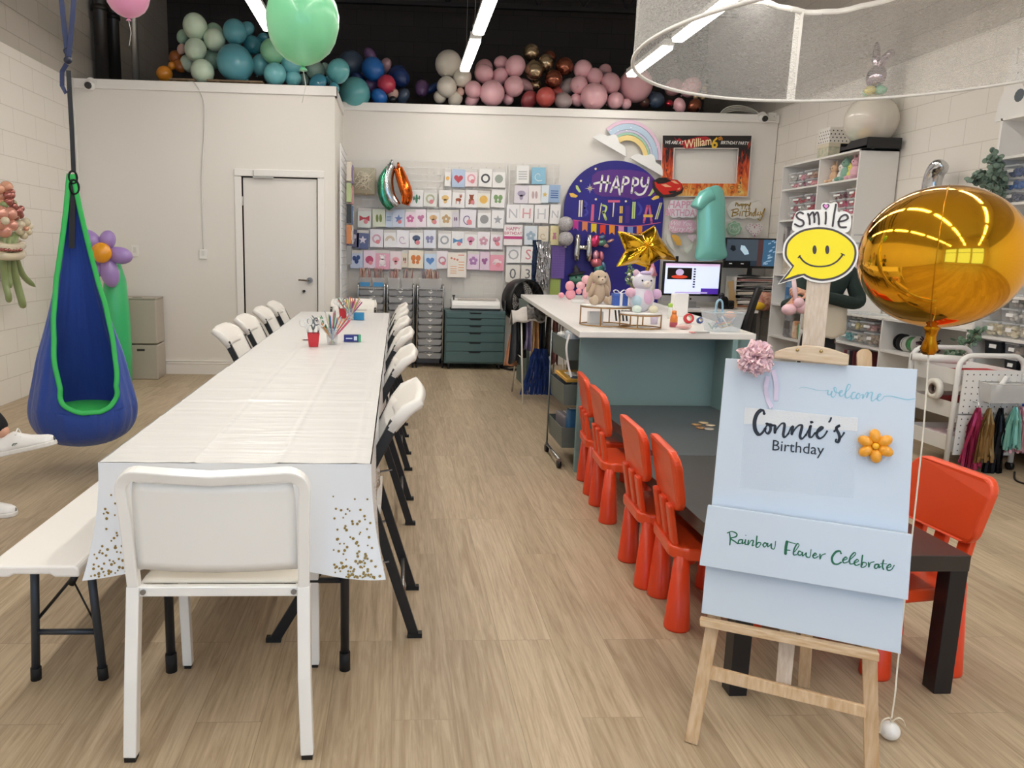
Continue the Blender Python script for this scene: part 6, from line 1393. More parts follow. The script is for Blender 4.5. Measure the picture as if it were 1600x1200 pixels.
# grey trolley
t = thing('utility_trolley', 'grey three-tier trolley tucked beside the counter panel', 'trolley', (1.19, 4.80, 0))
TG = M('5f6966', .45)
def tray(par, c, sx, sy, h, mt, nm='tray', fl=.0):
    o = [(-1, -1), (1, -1), (1, 1), (-1, 1)]; b = B()
    b.add([(c[0]+x*sx*.47, c[1]+y*sy*.47, c[2]) for x, y in o]+[(c[0]+x*sx*.5, c[1]+y*sy*.5, c[2]+h) for x, y in o], [(3, 2, 1, 0), (0, 1, 5, 4), (1, 2, 6, 5), (2, 3, 7, 6), (3, 0, 4, 7)])
    return b.build(nm, mt, par, solid=.004)
for z in (.68, .40, .13): tray(t, (0, 0, z), .32, .42, .13, TG)
for x in (-.165, .165):
    for y in ((-.2, .2) if x > 0 else (.2,)): B().cyl((x, y, .06), (x, y, .82), .006, n=8).build('post', M('8f9694', .3, .8), t)
    B().tube([(x, -.21, .055), (x, .21, .055)], .009, 8).build('foot_rail', CHROME, t)
    for y in (-.2, .2):
        cs = B().box((x, y, .045), (.02, .03, .03)).build('castor', STEEL, t); B().cyl((x-.012, y, .025), (x+.012, y, .025), .025, n=16).build('wheel', M('121214', .4), cs)
for z, lst in ((.69, [((-.07, -.12, .1), (.12, .14, .1), 'c9d3dc'), ((.06, .02, .1), (.1, .16, .12), '3f5fa8'), ((-.1, .1, .09), (.08, .1, .08), 'd8d8d6')]), (.41, [((-.05, -.05, .14), (.2, .24, .02), 'dba94f'), ((.0, .0, .07), (.24, .3, .1), '5a5f6a')]), (.14, [((-.08, -.12, .08), (.06, .06, .14), '3f6f9a'), ((.02, -.1, .08), (.06, .06, .13), 'b8433f'), ((-.02, .05, .07), (.2, .2, .1), '8f8a90')])):
    for c, d, colr in lst:
        d = (d[0], d[1], d[2] if d[2] < .05 else d[2]*1.55)
        tt = thing('craft_supply', '%s craft supply lying in the %s tier of the grey trolley' % ({'c9d3dc': 'pale blue', '3f5fa8': 'royal blue', 'd8d8d6': 'white', 'dba94f': 'orange flat', '5a5f6a': 'slate grey', '3f6f9a': 'blue bottle', 'b8433f': 'red bottle', '8f8a90': 'grey'}[colr], {.69: 'upper', .41: 'middle', .14: 'lower'}[z]), 'craft supply', (1.19+c[0], 4.8+c[1], z+.005+(.135 if d[2] < .05 else 0)), .1, 'supplies in the grey trolley')
        B().box((0, 0, d[2]/2), d, rotx(.1 if d[2] < .05 else 0)).build('pack', M(colr, .4), tt, bevel=.012 if d[2] > .05 else .002)
        B().box((0, 0, d[2]+.003), (d[0]*.6, d[1]*.6, .006)).build('cap', M('e6e4e0', .4), tt, bevel=.002)
tag(B().tube(catmull([(-.03, -.22, .84), (-.05, -.25, .76), (-.03, -.24, .65), (-.01, -.245, .58)], 5), [(.006, .001)]*16, 4, sq=(1, 0, 0)).build('white_ribbon', M('e9e6e2', .5)), 'white ribbon hanging over the upper tier of the grey trolley', 'ribbon').location = (1.08, 4.82, 0)

# ================================================================== desk, screens, office chair
DZK = .74
t = thing('desk', 'white desk along the back wall under the computer', 'desk', (3.3, 8.85, 0))
B().box((0, 0, DZK-.015), (1.6, .66, .03)).build('desktop', M('efece8', .35), t, bevel=.003)
for x in (-.78, .78): B().box((x, 0, .355), (.03, .62, .71)).build('side_panel', M('3a3836', .6), t)
B().box((0, .3, .4), (1.53, .02, .6)).build('back_panel', M('1c1b1c', .7), t)  # near-black sheet standing in for the shade under the desk
MY = 8.85
a_, b_ = P(1037, 408, 'y', MY), P(1125, 463, 'y', MY)
t = thing('desktop_computer', 'wide black-bezelled desktop computer with its screen on, behind the plush bear', 'computer', ((a_.x+b_.x)/2, MY, DZK))
fr = XZ((0, 0, 0)); cx_ = 0; w, h = b_.x-a_.x, a_.z-b_.z; zc = (a_.z+b_.z)/2-DZK
B().fbox(fr, 0, zc, -.012, w, h, .02).build('bezel', M('0f0f12', .15, coat=.5), t, bevel=.004)
chin = B().fbox(fr, 0, zc-h/2-.033, -.012, w, .066, .02).build('chin', M('c9c9cb', .3, .8), t, bevel=.004)
B().disc(fr, -w*.12, zc-h/2-.03, .012, .001, 12).disc(fr, .0, zc-h/2-.035, .012, .001, 12).build('black_sticker', M('151515', .5), chin, solid=-1)
B().prism([(-.09, .04, 0), (.09, .04, 0), (.09, .06, zc-.1), (-.09, .06, zc-.1)], (0, .01, 0)).box((0, .03, .004), (.2, .18, .008)).build('stand', M('bfc0c2', .3, .8), t)
def scr(nm, rect, c, colr, e): return B().poly(fr, [(rect[0], rect[1]), (rect[2], rect[1]), (rect[2], rect[3]), (rect[0], rect[3])], c).build(nm, M(colr, .3, emit=e), t, solid=-1)
sw, sh = w*.46, h*.44
scr('screen', (-sw, zc-sh, sw, zc+sh), .0012, 'c9d2ee', 1.0); scr('menu_bar', (-sw, zc+sh*.84, sw, zc+sh), .0018, 'd9b8dc', .8); scr('photo_window', (-sw*.92, zc-sh*.05, -sw*.02, zc+sh*.72), .0018, '1d1413', .05); scr('wallpaper_corner', (sw*.35, zc-sh, sw, zc-sh*.62), .0018, '4a2a9a', .8); scr('dock', (-sw*.6, zc-sh*.97, sw*.6, zc-sh*.87), .0024, 'b8a8d8', .7)
B().disc(fr, -sw*.47, zc+sh*.12, sw*.3, .0022, 20, sh*.12).build('cake_picture', M('d8452c', .3, emit=.5), t, solid=-1); B().disc(fr, -sw*.47, zc+sh*.42, sw*.15, .0022, 16, sh*.22).build('cake_top', M('c8b8dc', .3, emit=.6), t, solid=-1)
b = B()
for k in range(8): b.poly(fr, [(sw*.04, zc+sh*(.6-.17*k)), (sw*.12, zc+sh*(.6-.17*k)), (sw*.12, zc+sh*(.7-.17*k)), (sw*.04, zc+sh*(.7-.17*k))], .0022)
b.build('thumbnail_column', M('3a3a4a', .4, emit=.1), t, solid=-1)
B().box((-w*.28, 0, zc+h/2+.03), (.03, .03, .06)).build('webcam', BLACK, t, bevel=.004)
# letter organiser and the monitor on it
OY = 8.9
a_, b_ = P(1149, 432, 'y', OY), P(1212, 486, 'y', OY)
t = thing('letter_organizer', 'white slotted paper organizer stuffed with papers under the security monitor', 'organizer', ((a_.x+b_.x)/2, OY+.1, DZK))
w, h = b_.x-a_.x, a_.z-DZK
for s in (-1, 1): B().box((s*w/2, 0, h/2), (.016, .26, h)).build('side_panel', M('ece9e4', .4), t)
B().box((0, .125, h/2), (w, .01, h)).build('back_panel', M('4a4644', .6), t)
for k in range(8): B().box((0, 0, .008+(h-.012)*k/7), (w, .26, .008)).build('shelf', M('ece9e4', .4), t)
for k in range(7):
    z = DZK+.014+(h-.012)*k/7; g = thing('paper_stack', '%s papers in the %s slot of the white organizer, counted from the desk' % (('brown', 'white', 'dark', 'cream', 'black', 'grey', 'rosy')[k], ORD[k]), 'paper', ((a_.x+b_.x)/2, OY+.08, z), 0, 'papers in the organizer')
    B().box((.02*(k % 3-1), 0, .012), (w*.8, .24, .024), rotz(.04*(k-3))).build('sheets', M(('9a6a50', 'e6e3de', '3a3634', 'dcd3c0', '242224', '8f8c8a', 'b88a84')[k], .6), g); B().box((.02, -.01, .0265), (w*.6, .22, .004), rotz(-.06)).build('top_sheet', M('e2dfda', .6), g)
a_, b_ = P(1135, 371, 'y', OY), P(1214, 420, 'y', OY)
t = thing('security_monitor', 'black monitor showing security camera views above the paper organizer', 'monitor', ((a_.x+b_.x)/2, OY+.02, DZK+h+.004))
w, h2, zc = b_.x-a_.x, a_.z-b_.z, (a_.z+b_.z)/2-(DZK+h+.004)
fr = XZ((0, 0, 0))
B().fbox(fr, 0, zc, -.02, w, h2, .04).build('bezel', M('0d0d10', .2, coat=.4), t, bevel=.004)
B().lathe([(.0, 0), (.13, 0), (.12, .012), (.03, .02), (.025, zc-h2/2+.01)], (0, .0, 0), 20).build('stand', BLACK, t)
def camview(nm, x0, z0, x1, z1, c, colr, e=.35): return B().poly(fr, [(w*x0, zc+h2*z0), (w*x1, zc+h2*z0), (w*x1, zc+h2*z1), (w*x0, zc+h2*z1)], c).build(nm, M(colr, .3, emit=e), t, solid=-1)
camview('screen', -.47, -.42, .47, .45, .0012, '2c3d4c'); camview('road_view', -.47, -.25, .12, .45, .0018, '4d5a68', .3); camview('side_view', .12, -.42, .22, .45, .0018, '5a3f42', .25); camview('shop_view', .22, -.42, .47, .45, .0018, '3f6f96', .35); camview('dark_bar', -.5, -.5, .0, -.27, .0024, '0b0b0d', .0)
b = B(); b.poly(fr, [(w*x, zc+h2*y) for x, y in ((-.21, .12), (-.12, -.06), (-.04, -.03), (-.06, .08), (-.13, .24), (-.2, .26))], .0024); b.build('white_car_picture', M('b9d3e4', .3, emit=.5), t, solid=-1)
B().poly(fr, [(w*x, zc+h2*y) for x, y in ((-.4, .12), (-.34, .05), (-.29, .1), (-.31, .24), (-.38, .25))], .0024).build('dark_car_picture', M('1c2630', .3, emit=.1), t, solid=-1)
b = B(); r = random.Random(2)
for k in range(16): x, y = r.uniform(.24, .42), r.uniform(-.4, .38); b.poly(fr, [(w*x, zc+h2*y), (w*(x+.05), zc+h2*(y+.03)), (w*(x+.045), zc+h2*(y+.07)), (w*(x-.005), zc+h2*(y+.04))], .0022)
b.build('shop_picture', M('9fc0d8', .3, emit=.35), t, solid=-1)
b = B()
for x in (-.37, -.15): b.poly(fr, [(w*x-.018, zc-h2*.37), (w*x+.018, zc-h2*.37), (w*x+.018, zc-h2*.34), (w*x-.018, zc-h2*.34)], .003)
b.build('status_marks', M('c9cdd0', .4, emit=.4), t, solid=-1)
# bits on the desk
for (x, y), nm, lb, d, colr in (((1136, 478), 'camera_body', 'black camera lying on the desk beside the computer', (.14, .1, .1), '17171a'), ((1127, 470), 'dark_stand', 'small dark stand on the desk beside the computer', (.06, .06, .18), '2b2a2c')):
    q = P(x, y, 'y', 8.75); t = thing(nm, lb, 'device', (q.x, 8.75, DZK)); B().box((0, 0, d[2]/2), d).build('body', M(colr, .4), t, bevel=.02); B().cyl((0, -d[1]/2, d[2]*.55), (0, -d[1]/2-.05, d[2]*.55), d[2]*.28, n=18).build('lens', M('0a0a0c', .2, coat=.5), t)
q = P(1143, 470, 'y', 8.72)
for k in range(3): tag(B().box((0, 0, .16), (.06, .012, .32), Euler((.1, -.12-.1*k, 0)).to_matrix()).build('wood_board', M('c2a373', .6), bevel=.002), '%s thin wooden board leaning beside the paper organizer' % ('front', 'middle', 'rear')[k], 'board', 'wooden boards on the desk').location = (q.x+.0+.02*k, 8.74+.03*k, DZK+.004)
q = P(1196, 476, 'y', 8.62)
t = thing('party_bag', 'crumpled pink and orange party bag on the desk corner', 'bag', (q.x, 8.66, DZK)); B().sph((0, 0, .1), (.15, .09, .11), 20, 14).build('foil_wrap', M('b05a4e', .35, vary='e0b49a', scale=24, bump=.8, dist=.03), t); B().sph((-.1, -.07, .05), (.08, .05, .045), 16, 10).build('yellow_ball', M('f0c02a', .4), t)
# office chair
oc0 = P(1178, 520, 'y', 7.3)
t = thing('office_chair', 'black office chair with a curved back in front of the desk', 'chair', (P(1150, 500, 'y', 6.9).x-.12, 6.9, 0), 1.14)
BKF = M('19191b', .5)
def ocb(u, v):
    a_ = u*2-1; return V((a_*.23*(.75+.25*math.sin(PI*min(1, .25+v*.6))), -.2-.09*v*v+.04*(a_*a_)-.02, .5+v*.56))
B().grid(ocb, 14, 14).build('back_mesh', M('1d1d20', .7), t, solid=.012)
edge = [ocb(0, v/14) for v in range(15)]+[ocb(u/10, 1) for u in range(1, 11)]+[ocb(1, 1-v/14) for v in range(1, 15)]
B().tube(edge, .017, 8).build('back_frame', M('222224', .35), t)
B().box((0, .03, .455), (.47, .46, .07)).build('seat', BKF, t, bevel=.03, seg=3)
B().cyl((0, .02, .12), (0, .02, .43), .025, n=14).build('gas_column', BLACK, t)
for k in range(5):
    a_ = 2*PI*k/5; e_ = V((.28*cos(a_), .28*sin(a_)+.02, .07)); lg = B().bar((0, .02, .12), e_, .045, .03).build('base_leg', BLACK, t); B().sph(e_-V((0, 0, .04)), (.028, .028, .03), 12, 8).build('castor', M('101012', .4), lg)
for s in (-1, 1): B().tube([(s*.22, .0, .43), (s*.28, .0, .5), (s*.28, .0, .64)], .013, 8).box((s*.28, .04, .65), (.06, .24, .025)).build('armrest', BKF, t, bevel=.004)
for z in (.3, .8): pass
B().bar((0, -.2, .46), (0, -.24, .62), .06, .02).build('back_bracket', BLACK, t)

# ================================================================== balloons standing on and before the counter
def foil_letter(name, lb, cat, outline, crop, Y, mat, th, sub=0, puff=1.0, rs=None):
    """foil balloon from a traced outline: rings shrink towards the middle while the thickness grows"""
    pts = crop(outline); c = P(sum(p[0] for p in pts)/len(pts), sum(p[1] for p in pts)/len(pts), 'y', Y)
    t = thing(name, lb, cat, c); return t, c
ONE = cr(860, 170, .225); YN = 8.84
t = thing('number_balloon', 'big teal foil balloon shaped like the number one beside the flame frame', 'balloon', P(1108, 408, 'y', YN))
TM = M('84d6ca', .25, .15, coat=.6, bump=.12, scale=9)
cl1 = [(1109, 292), (1110, 294), (1110, 299), (1111, 312), (1111, 330), (1111, 352), (1111, 374), (1111, 388), (1111, 396), (1111, 402), (1111, 406), (1111, 408)]
rw_ = [8, 16, 20.5, 22.5, 22.5, 22, 22.5, 23.5, 26, 27, 23, 12]; rd_ = [4, 9, 11, 13, 13.5, 13.5, 13.5, 13, 12, 11, 9, 4]
w3 = [P(x, y, 'y', YN) for x, y in cl1]; KN = (w3[0]-EYE).dot(FW)/CF
B().tube(w3, [(p*KN, q_*KN) for p, q_ in zip(rw_, rd_)], 28, sq=(1, 0, 0)).build('stem_body', TM, t, world=True, sub=1)
fl3 = catmull([P(x, y, 'y', YN-.04) for x, y in ((1112, 303), (1103, 308), (1095, 315), (1089, 322), (1087, 326))], 5)
nF = len(fl3); B().tube(fl3, [((13-4.5*k/nF)*KN*(1 if k < nF-3 else .9-.22*(k-nF+3)), 11.5*KN*(1 if k < nF-3 else .9-.25*(k-nF+3))) for k in range(nF)], 20, sq=(0, 0, 1)).build('flag_body', TM, t, world=True, sub=1)
# gold star balloon
YS = 6.4; sc_ = P(1003, 384, 'y', YS)
t = thing('star_balloon', 'big crumpled gold foil star balloon in front of the arch sign', 'balloon', sc_)
KS = (sc_-EYE).dot(FW)/CF; b = B(); n5 = 10; tips = [(965, 361), (1000, 366), (1022, 352), (1029, 368), (1057, 407), (1030, 405), (1010, 418), (992, 412), (963, 417), (977, 392)]
m_ = 8; ring = []
for i in range(n5):
    a_, e_ = tips[i], tips[(i+1) % n5]
    for k in range(m_): ring.append((a_[0]+(e_[0]-a_[0])*k/m_, a_[1]+(e_[1]-a_[1])*k/m_))
RR = [P(x, y, 'y', YS) for x, y in ring]; NN = len(RR)
def starf(s):
    def f(u, v):
        p = RR[int(round(u*NN)) % NN]; k = 1-v; q = sc_+(p-sc_)*k
        d = (p-sc_).length/KS/40
        return q+V((0, s*(.17*(1-k**2.6)**.6*(.9+.1*d)+.006*sin(u*60)*k*(1-k)*4), 0))
    return f
for s in (-1, 1): b.grid(starf(s), NN, 10, cu=True)
b.build('foil_body', M('d9a62c', .13, 1, bump=.25, scale=14, dist=.02), t, world=True, solid=-1)
bt = P(1012, 420, 'y', YS); B().lathe([(.03, .03), (.016, 0), (.03, -.04)], bt, 12).build('tail', M('b8892a', .2, 1), t, world=True); B().tube([bt+V((0, 0, -.02)), V((bt.x, YS, CZ))], .006, 6).cyl((bt.x, YS, CZ), (bt.x, YS, CZ+.015), .07, n=20).build('support_stick', M('c9c2b4', .4), t, world=True)
# party hat on a paper tube
q = pz(1014, 470)
t = thing('paper_tube', 'white paper tube standing behind the plush bear', 'tube', q); hz = P(1017, 431, 'y', q.y).z-CZ
B().lathe([(0, 0), (.05, 0), (.05, hz), (.0, hz)], n=24).build('tube_wall', M('e4e0da', .5), t); B().lathe([(.0505, hz-.02), (.052, hz-.01), (.0505, hz)], n=24, caps=False).build('rim', M('cfcac4', .5), t)
q2 = P(1017, 431, 'y', q.y)
t = thing('party_hat', 'pink paper party hat on the tube behind the plush bear', 'party hat', (q.x, q.y, CZ+hz+.001)); K9 = (q2-EYE).dot(FW)/CF
B().lathe([(10*K9, 0), (1.5*K9, 24*K9)], n=24).build('cone', M('eb9db2', .5), t, solid=.002); B().sph((0, 0, 25*K9), (4*K9, 4*K9, 3.4*K9), 14, 10).build('pompom', M('c23f46', .8), t); b = B()
for k in range(10): z = (3+2*k)*K9; a_ = k*2.4; rr_ = (10-.354*(z/K9))*K9+.002; b.sph((rr_*cos(a_), rr_*sin(a_), z), .006, 6, 5)
b.build('dots', M('c9607f', .5), t)
# foil pieces hung on the arch sign
FY = AY-.09
q = P(911, 387, 'y', FY); KH = (q-EYE).dot(FW)/CF
t = thing('letter_balloon', 'silver foil letter H balloon hanging on the arch sign', 'letter balloon', q)
SIL = M('d4d2cd', .14, 1, bump=.3, scale=20, dist=.01)
for s in (-1, 1): B().tube([V((s*9.5*KH, 0, 20*KH)), V((s*9.5*KH, 0, 10*KH)), V((s*9.5*KH, 0, 0)), V((s*9.5*KH, 0, -10*KH)), V((s*9.5*KH, 0, -21*KH))], [(4*KH, .03), (5*KH, .04), (4.6*KH, .04), (5*KH, .04), (4*KH, .03)], 16, sq=(1, 0, 0)).build('upright', SIL, t)
B().tube([V((-9*KH, 0, 0)), V((9*KH, 0, 0))], 4*KH, 14).build('crossbar', SIL, t); B().cyl((0, 0, 3*KH), (0, .07, 5*KH), .004, n=6).build('hook', CHROME, t)
for (x, y), lst, lb in (((938, 380), [('pink_fin', 'd0386a', (-8, 0, 3), (8, .05, 10), .5), ('green_body', '6f9a8a', (2, 0, 1), (8, .055, 6), 0), ('head', 'e3b0a4', (8, 0, -3), (6, .04, 3.5), .4), ('cap', '6a86a8', (1, -.02, 9), (6, .05, 3.5), -.3), ('hand', 'dba89c', (16, 0, 4), (6, .03, 2.5), -.4)], 'pink and green foil balloon figure hanging on the arch sign'),
                        ((934, 411), [('crown', 'e2a0b4', (-4, 0, 12), (5, .05, 8), .1), ('crown', 'd8889c', (5, 0, 11), (4, .05, 8), -.2), ('face', 'c9707c', (-2, 0, 0), (10, .06, 8), .2), ('teal_dress', '5fa098', (2, 0, -8), (8, .05, 9), .1), ('blue_sleeve', '6a90b4', (9, 0, -4), (4, .04, 8), -.4)], 'pink castle shaped foil balloon hanging below the green figure')):
    q = P(x, y, 'y', FY); t = thing('foil_balloon', lb, 'foil balloon', q)
    for nm, colr, c, r_, ro in lst: B().sph((c[0]*KH, c[1]*1.0, c[2]*KH), (r_[0]*KH, r_[1], r_[2]*KH), 18, 12, roty(ro)).build(nm, M(colr, .18, .55, bump=.3, scale=20, dist=.01), t)
    B().cyl((0, .03, 4*KH), (0, .075, 6*KH), .004, n=6).build('hook', CHROME, t)
q = P(902, 434, 'y', FY-.02)
t = thing('witch_balloon', 'green faced balloon head with a black pointed hat on the arch sign', 'balloon', q)
B().sph((0, 0, -1*KH), (13*KH, .09, 9.5*KH), 22, 14).build('green_face', M('5f9a86', .3, coat=.4), t); b = B()
for s in (-1, 1): b.sph((s*4.5*KH, -.085, 1*KH), (1.5*KH, .015, 2*KH), 10, 8)
b.build('eye', M('15231f', .3), t); B().lathe([(15*KH, 0), (13*KH, 1.5*KH), (6*KH, 3*KH), (4*KH, 9*KH), (.5*KH, 15*KH)], (-1*KH, 0, 6*KH), 22, roty(-.2)).build('pointed_hat', M('1f1d22', .5), t); B().cyl((0, .05, 3*KH), (0, .1, 4*KH), .005, n=6).build('hook', CHROME, t)
# ================================================================== shelves on the side wall
SF = 4.1
LAM = M('e9e6e2', .4)
def shelf_unit(name, lb, y0, y1, z0, z1, levels, mids=(), dpt=None, back=True):
    """open shelving between y0 < y1; levels: {column: [heights]}"""
    xf, xb = SF, XR-.005
    t = thing(name, lb, 'shelving', ((xf+xb)/2, (y0+y1)/2, z0))
    ys = [y0]+list(mids)+[y1]; D = xb-xf; xc = (xf+xb)/2
    for y in ys: B().box((xc, y, (z0+z1)/2), (D, .018, z1-z0)).build('side_panel', LAM, t, world=True, bevel=.001)
    B().box((xc, (y0+y1)/2, z1-.009), (D, y1-y0+.018, .018)).build('top_panel', LAM, t, world=True, bevel=.001)
    B().box((xb-.004, (y0+y1)/2, (z0+z1)/2), (.006, y1-y0, z1-z0)).build('back_panel', LAM, t, world=True)
    for k in range(len(ys)-1):
        for z in levels.get(k, []): B().box((xc, (ys[k]+ys[k+1])/2, z-.009), (D-.01, ys[k+1]-ys[k]-.018, .018)).build('shelf', LAM, t, world=True, bevel=.001)
    return t
shelf_unit('shelf_hutch', 'tall white two-column shelf hutch of clear boxes under the bubble balloon', 6.87, 8.25, .845, 2.30, {1: [2.05, 1.73, 1.40, 1.16], 0: [2.05, 1.735, 1.4, 1.15]}, (7.53,))
shelf_unit('low_shelf_unit', 'low white shelf unit running along the wall beneath the hutch', 5.3, 8.25, .0, .845, {0: [.58, .2], 1: [.58, .2], 2: [.59, .25], 3: [.50, .2]}, (6.28, 6.98, 7.6))
shelf_unit('box_shelf_unit', 'white shelf unit of blue and black boxes behind the gold orb', 3.7, 5.25, .0, 2.29, {0: [2.03, 1.72, 1.40, 1.1, .815, .485, .12], 1: [2.03, 1.72, 1.40, 1.1, .815, .485, .12]}, (4.45,))
CLR = {}
def clear_box(pxr, contents, what, grp, label_, lid='dfe3e6', lev=None, dark=False, dx=.02):
    """stackable clear box whose front fills the photo rectangle pxr"""
    x0, y0, x1, y1 = pxr
    a_, b_ = P(x0, y1, 'x', SF+dx), P(x1, y0, 'x', SF+dx); ym, W, H = (a_.y+b_.y)/2, abs(a_.y-b_.y), b_.z-a_.z
    z = lev if lev is not None else a_.z
    D = .2
    t = thing('storage_box', label_, 'storage box', (SF+dx+D/2, ym, z), 0, grp)
    W *= .96; o = [(-1, -1), (1, -1), (1, 1), (-1, 1)]; b = B(); h = H*.86
    b.add([(x*D*.46, y*W*.46, 0) for x, y in o]+[(x*D*.5, y*W*.5, h) for x, y in o], [(3, 2, 1, 0), (0, 1, 5, 4), (1, 2, 6, 5), (2, 3, 7, 6), (3, 0, 4, 7)])
    b.build('box_wall', M('2c2e33', .3, alpha=.8) if dark else M('f2f4f6', .12, alpha=.07), t, solid=.002)
    b = B(); r = random.Random(int(x0*7+y0*3)); m = max(.012, min(W, h)*.2)
    for k in range(30): b.sph((r.uniform(-.42, -.05)*D+m*.6, r.uniform(-.36, .36)*W, m+r.uniform(0, .6)*h), (m*r.uniform(.8, 1.3), m*r.uniform(.8, 1.6), m*r.uniform(.7, 1.0)), 7, 5, Euler((r.uniform(0, 3), 0, r.uniform(0, 3))).to_matrix())
    b.build('box_contents', M(contents[0], .55, vary=contents[1] if len(contents) > 1 else contents[0], scale=28), t)
    B().box((0, 0, h+.006), (D*1.03, W*1.03, .014)).build('lid', M(lid, .25, **({'alpha': .45} if lid == 'dfe3e6' else {})), t, bevel=.003)
    B().box((-D*.5-.0, 0, h*.62), (.003, W*.42, h*.28), roty(.06)).build('paper_label', M('f0f0ee', .5), t)
    return t
RD, PK, MV, WHT, BLK = ('c02236', 'd8485a'), ('e08a9e', 'f0b8c2'), ('9a3f62', 'c0708f'), ('d9d6d0', 'b0a8a2'), ('25262c', '3f424c')
HG = 'clear boxes in the hutch'
def stacked(rows, base, grp, fmt):
    """rows of boxes from the top down; each row rests on the one below, the lowest on the shelf at height base"""
    z = base; n = len(rows)
    for k in range(n-1, -1, -1):
        H = max(P(r_[2], r_[1], 'x', SF+.02).z-P(r_[0], r_[3], 'x', SF+.02).z for r_, *_ in rows[k])
        for j, (r_, c_, what, *ex) in enumerate(rows[k]):
            clear_box(r_, c_, what, grp, fmt % (what, ORD[j], ('top' if k == 0 and n > 1 else 'bottom' if k == n-1 and n > 1 else 'middle')), lev=z, **(ex[0] if ex else {}))
        z += H*.86+.0155
stacked([[((1233, 263, 1245, 278), WHT, 'white and black bits'), ((1246, 262, 1256, 276), PK, 'red and white bits'), ((1257, 258, 1275, 275), ('c9b09a', 'a5603c'), 'gold and brown bits')], [((1233, 279, 1244, 290), PK, 'pale pink bits'), ((1246, 278, 1256, 289), MV, 'plum bits'), ((1258, 275, 1273, 288), ('e8909c', 'f0b4bc'), 'blush bits')]], 2.0515, HG, 'clear box of %s, %s in %s row, top far hutch shelf')
stacked([[((1233, 297, 1255, 312), RD, 'red tissue'), ((1257, 295, 1271, 310), MV, 'mauve paper')], [((1233, 315, 1243, 327), ('b04a5e', 'c87a86'), 'dusty rose bits'), ((1245, 314, 1255, 326), WHT, 'white cups'), ((1257, 312, 1271, 325), RD, 'deep red ribbon')], [((1232, 329, 1242, 341), ('c83058', 'e06a80'), 'raspberry bits')]], 1.7315, HG, 'clear box of %s, %s in %s row, second far hutch shelf')
stacked([[((1296, 288, 1321, 303), ('8a1a2a', '5a1220'), 'burgundy cloth'), ((1323, 284, 1340, 300), RD, 'scarlet packs')], [((1296, 305, 1307, 318), RD, 'crimson bits'), ((1309, 303, 1321, 317), ('d0305f', 'd85a88'), 'magenta bits'), ((1323, 302, 1339, 316), ('e05a68', 'f0909a'), 'coral bits')], [((1309, 321, 1321, 333), ('e03a70', 'f07aa0'), 'hot pink bits'), ((1323, 320, 1337, 332), ('ec6a92', 'f4a8c0'), 'rose pink bits')]], 1.7365, HG, 'clear box of %s, %s in %s row, hutch shelf below the toys')
stacked([[((1322, 345, 1337, 358), ('d9c896', 'efe4c4'), 'cream shreds')], [((1320, 360, 1336, 374), ('e0d09a', 'f2e8cc'), 'pale yellow shreds')]], 1.4015, HG, 'clear box of %s, %s in %s row, shelf behind the smile sign')
# soft toys on the top shelf
def soft(name, lb, pxc, h, colr, parts):
    q = P(*pxc, 'x', SF+.12); return plush(name, lb, (q.x, q.y, 2.0515), h, colr, parts, -PI/2)
FACE = [('eye', '1d1a1a', [((-.09, -.19, .71), (.02, .015, .022)), ((.09, -.19, .71), (.02, .015, .022))]), ('nose', '9a6a60', [((0, -.21, .65), (.022, .015, .016))])]
def toy(colr, ears, lb, px_, h, nm='plush_toy'):
    soft(nm, lb, px_, h, (colr, [((0, 0, .3), (.24, .2, .3)), ((0, 0, .7), (.2, .19, .19))]), [('ear', colr, [((-.14, 0, .92), ears)]), ('ear', colr, [((.14, 0, .92), ears)]), ('leg', colr, [((-.16, -.2, .1), (.1, .18, .1))]), ('leg', colr, [((.16, -.2, .1), (.1, .18, .1))])]+FACE)
toy('d9b493', (.05, .04, .16), 'peach plush rabbit slumped on the top hutch shelf', (1304, 270), .20, 'plush_rabbit'); toy('e6e0da', (.07, .04, .07), 'white plush toy on the top hutch shelf beside the peach rabbit', (1316, 268), .19)
toy('e0dc70', (.05, .04, .06), 'yellow plush chick on the top hutch shelf', (1330, 266), .17); toy('86b0a0', (.07, .04, .07), 'sea green plush toy peeking from the top hutch shelf', (1324, 255), .24); toy('e2b3c0', (.05, .04, .13), 'pink plush toy at the open end of the top hutch shelf', (1338, 258), .23)
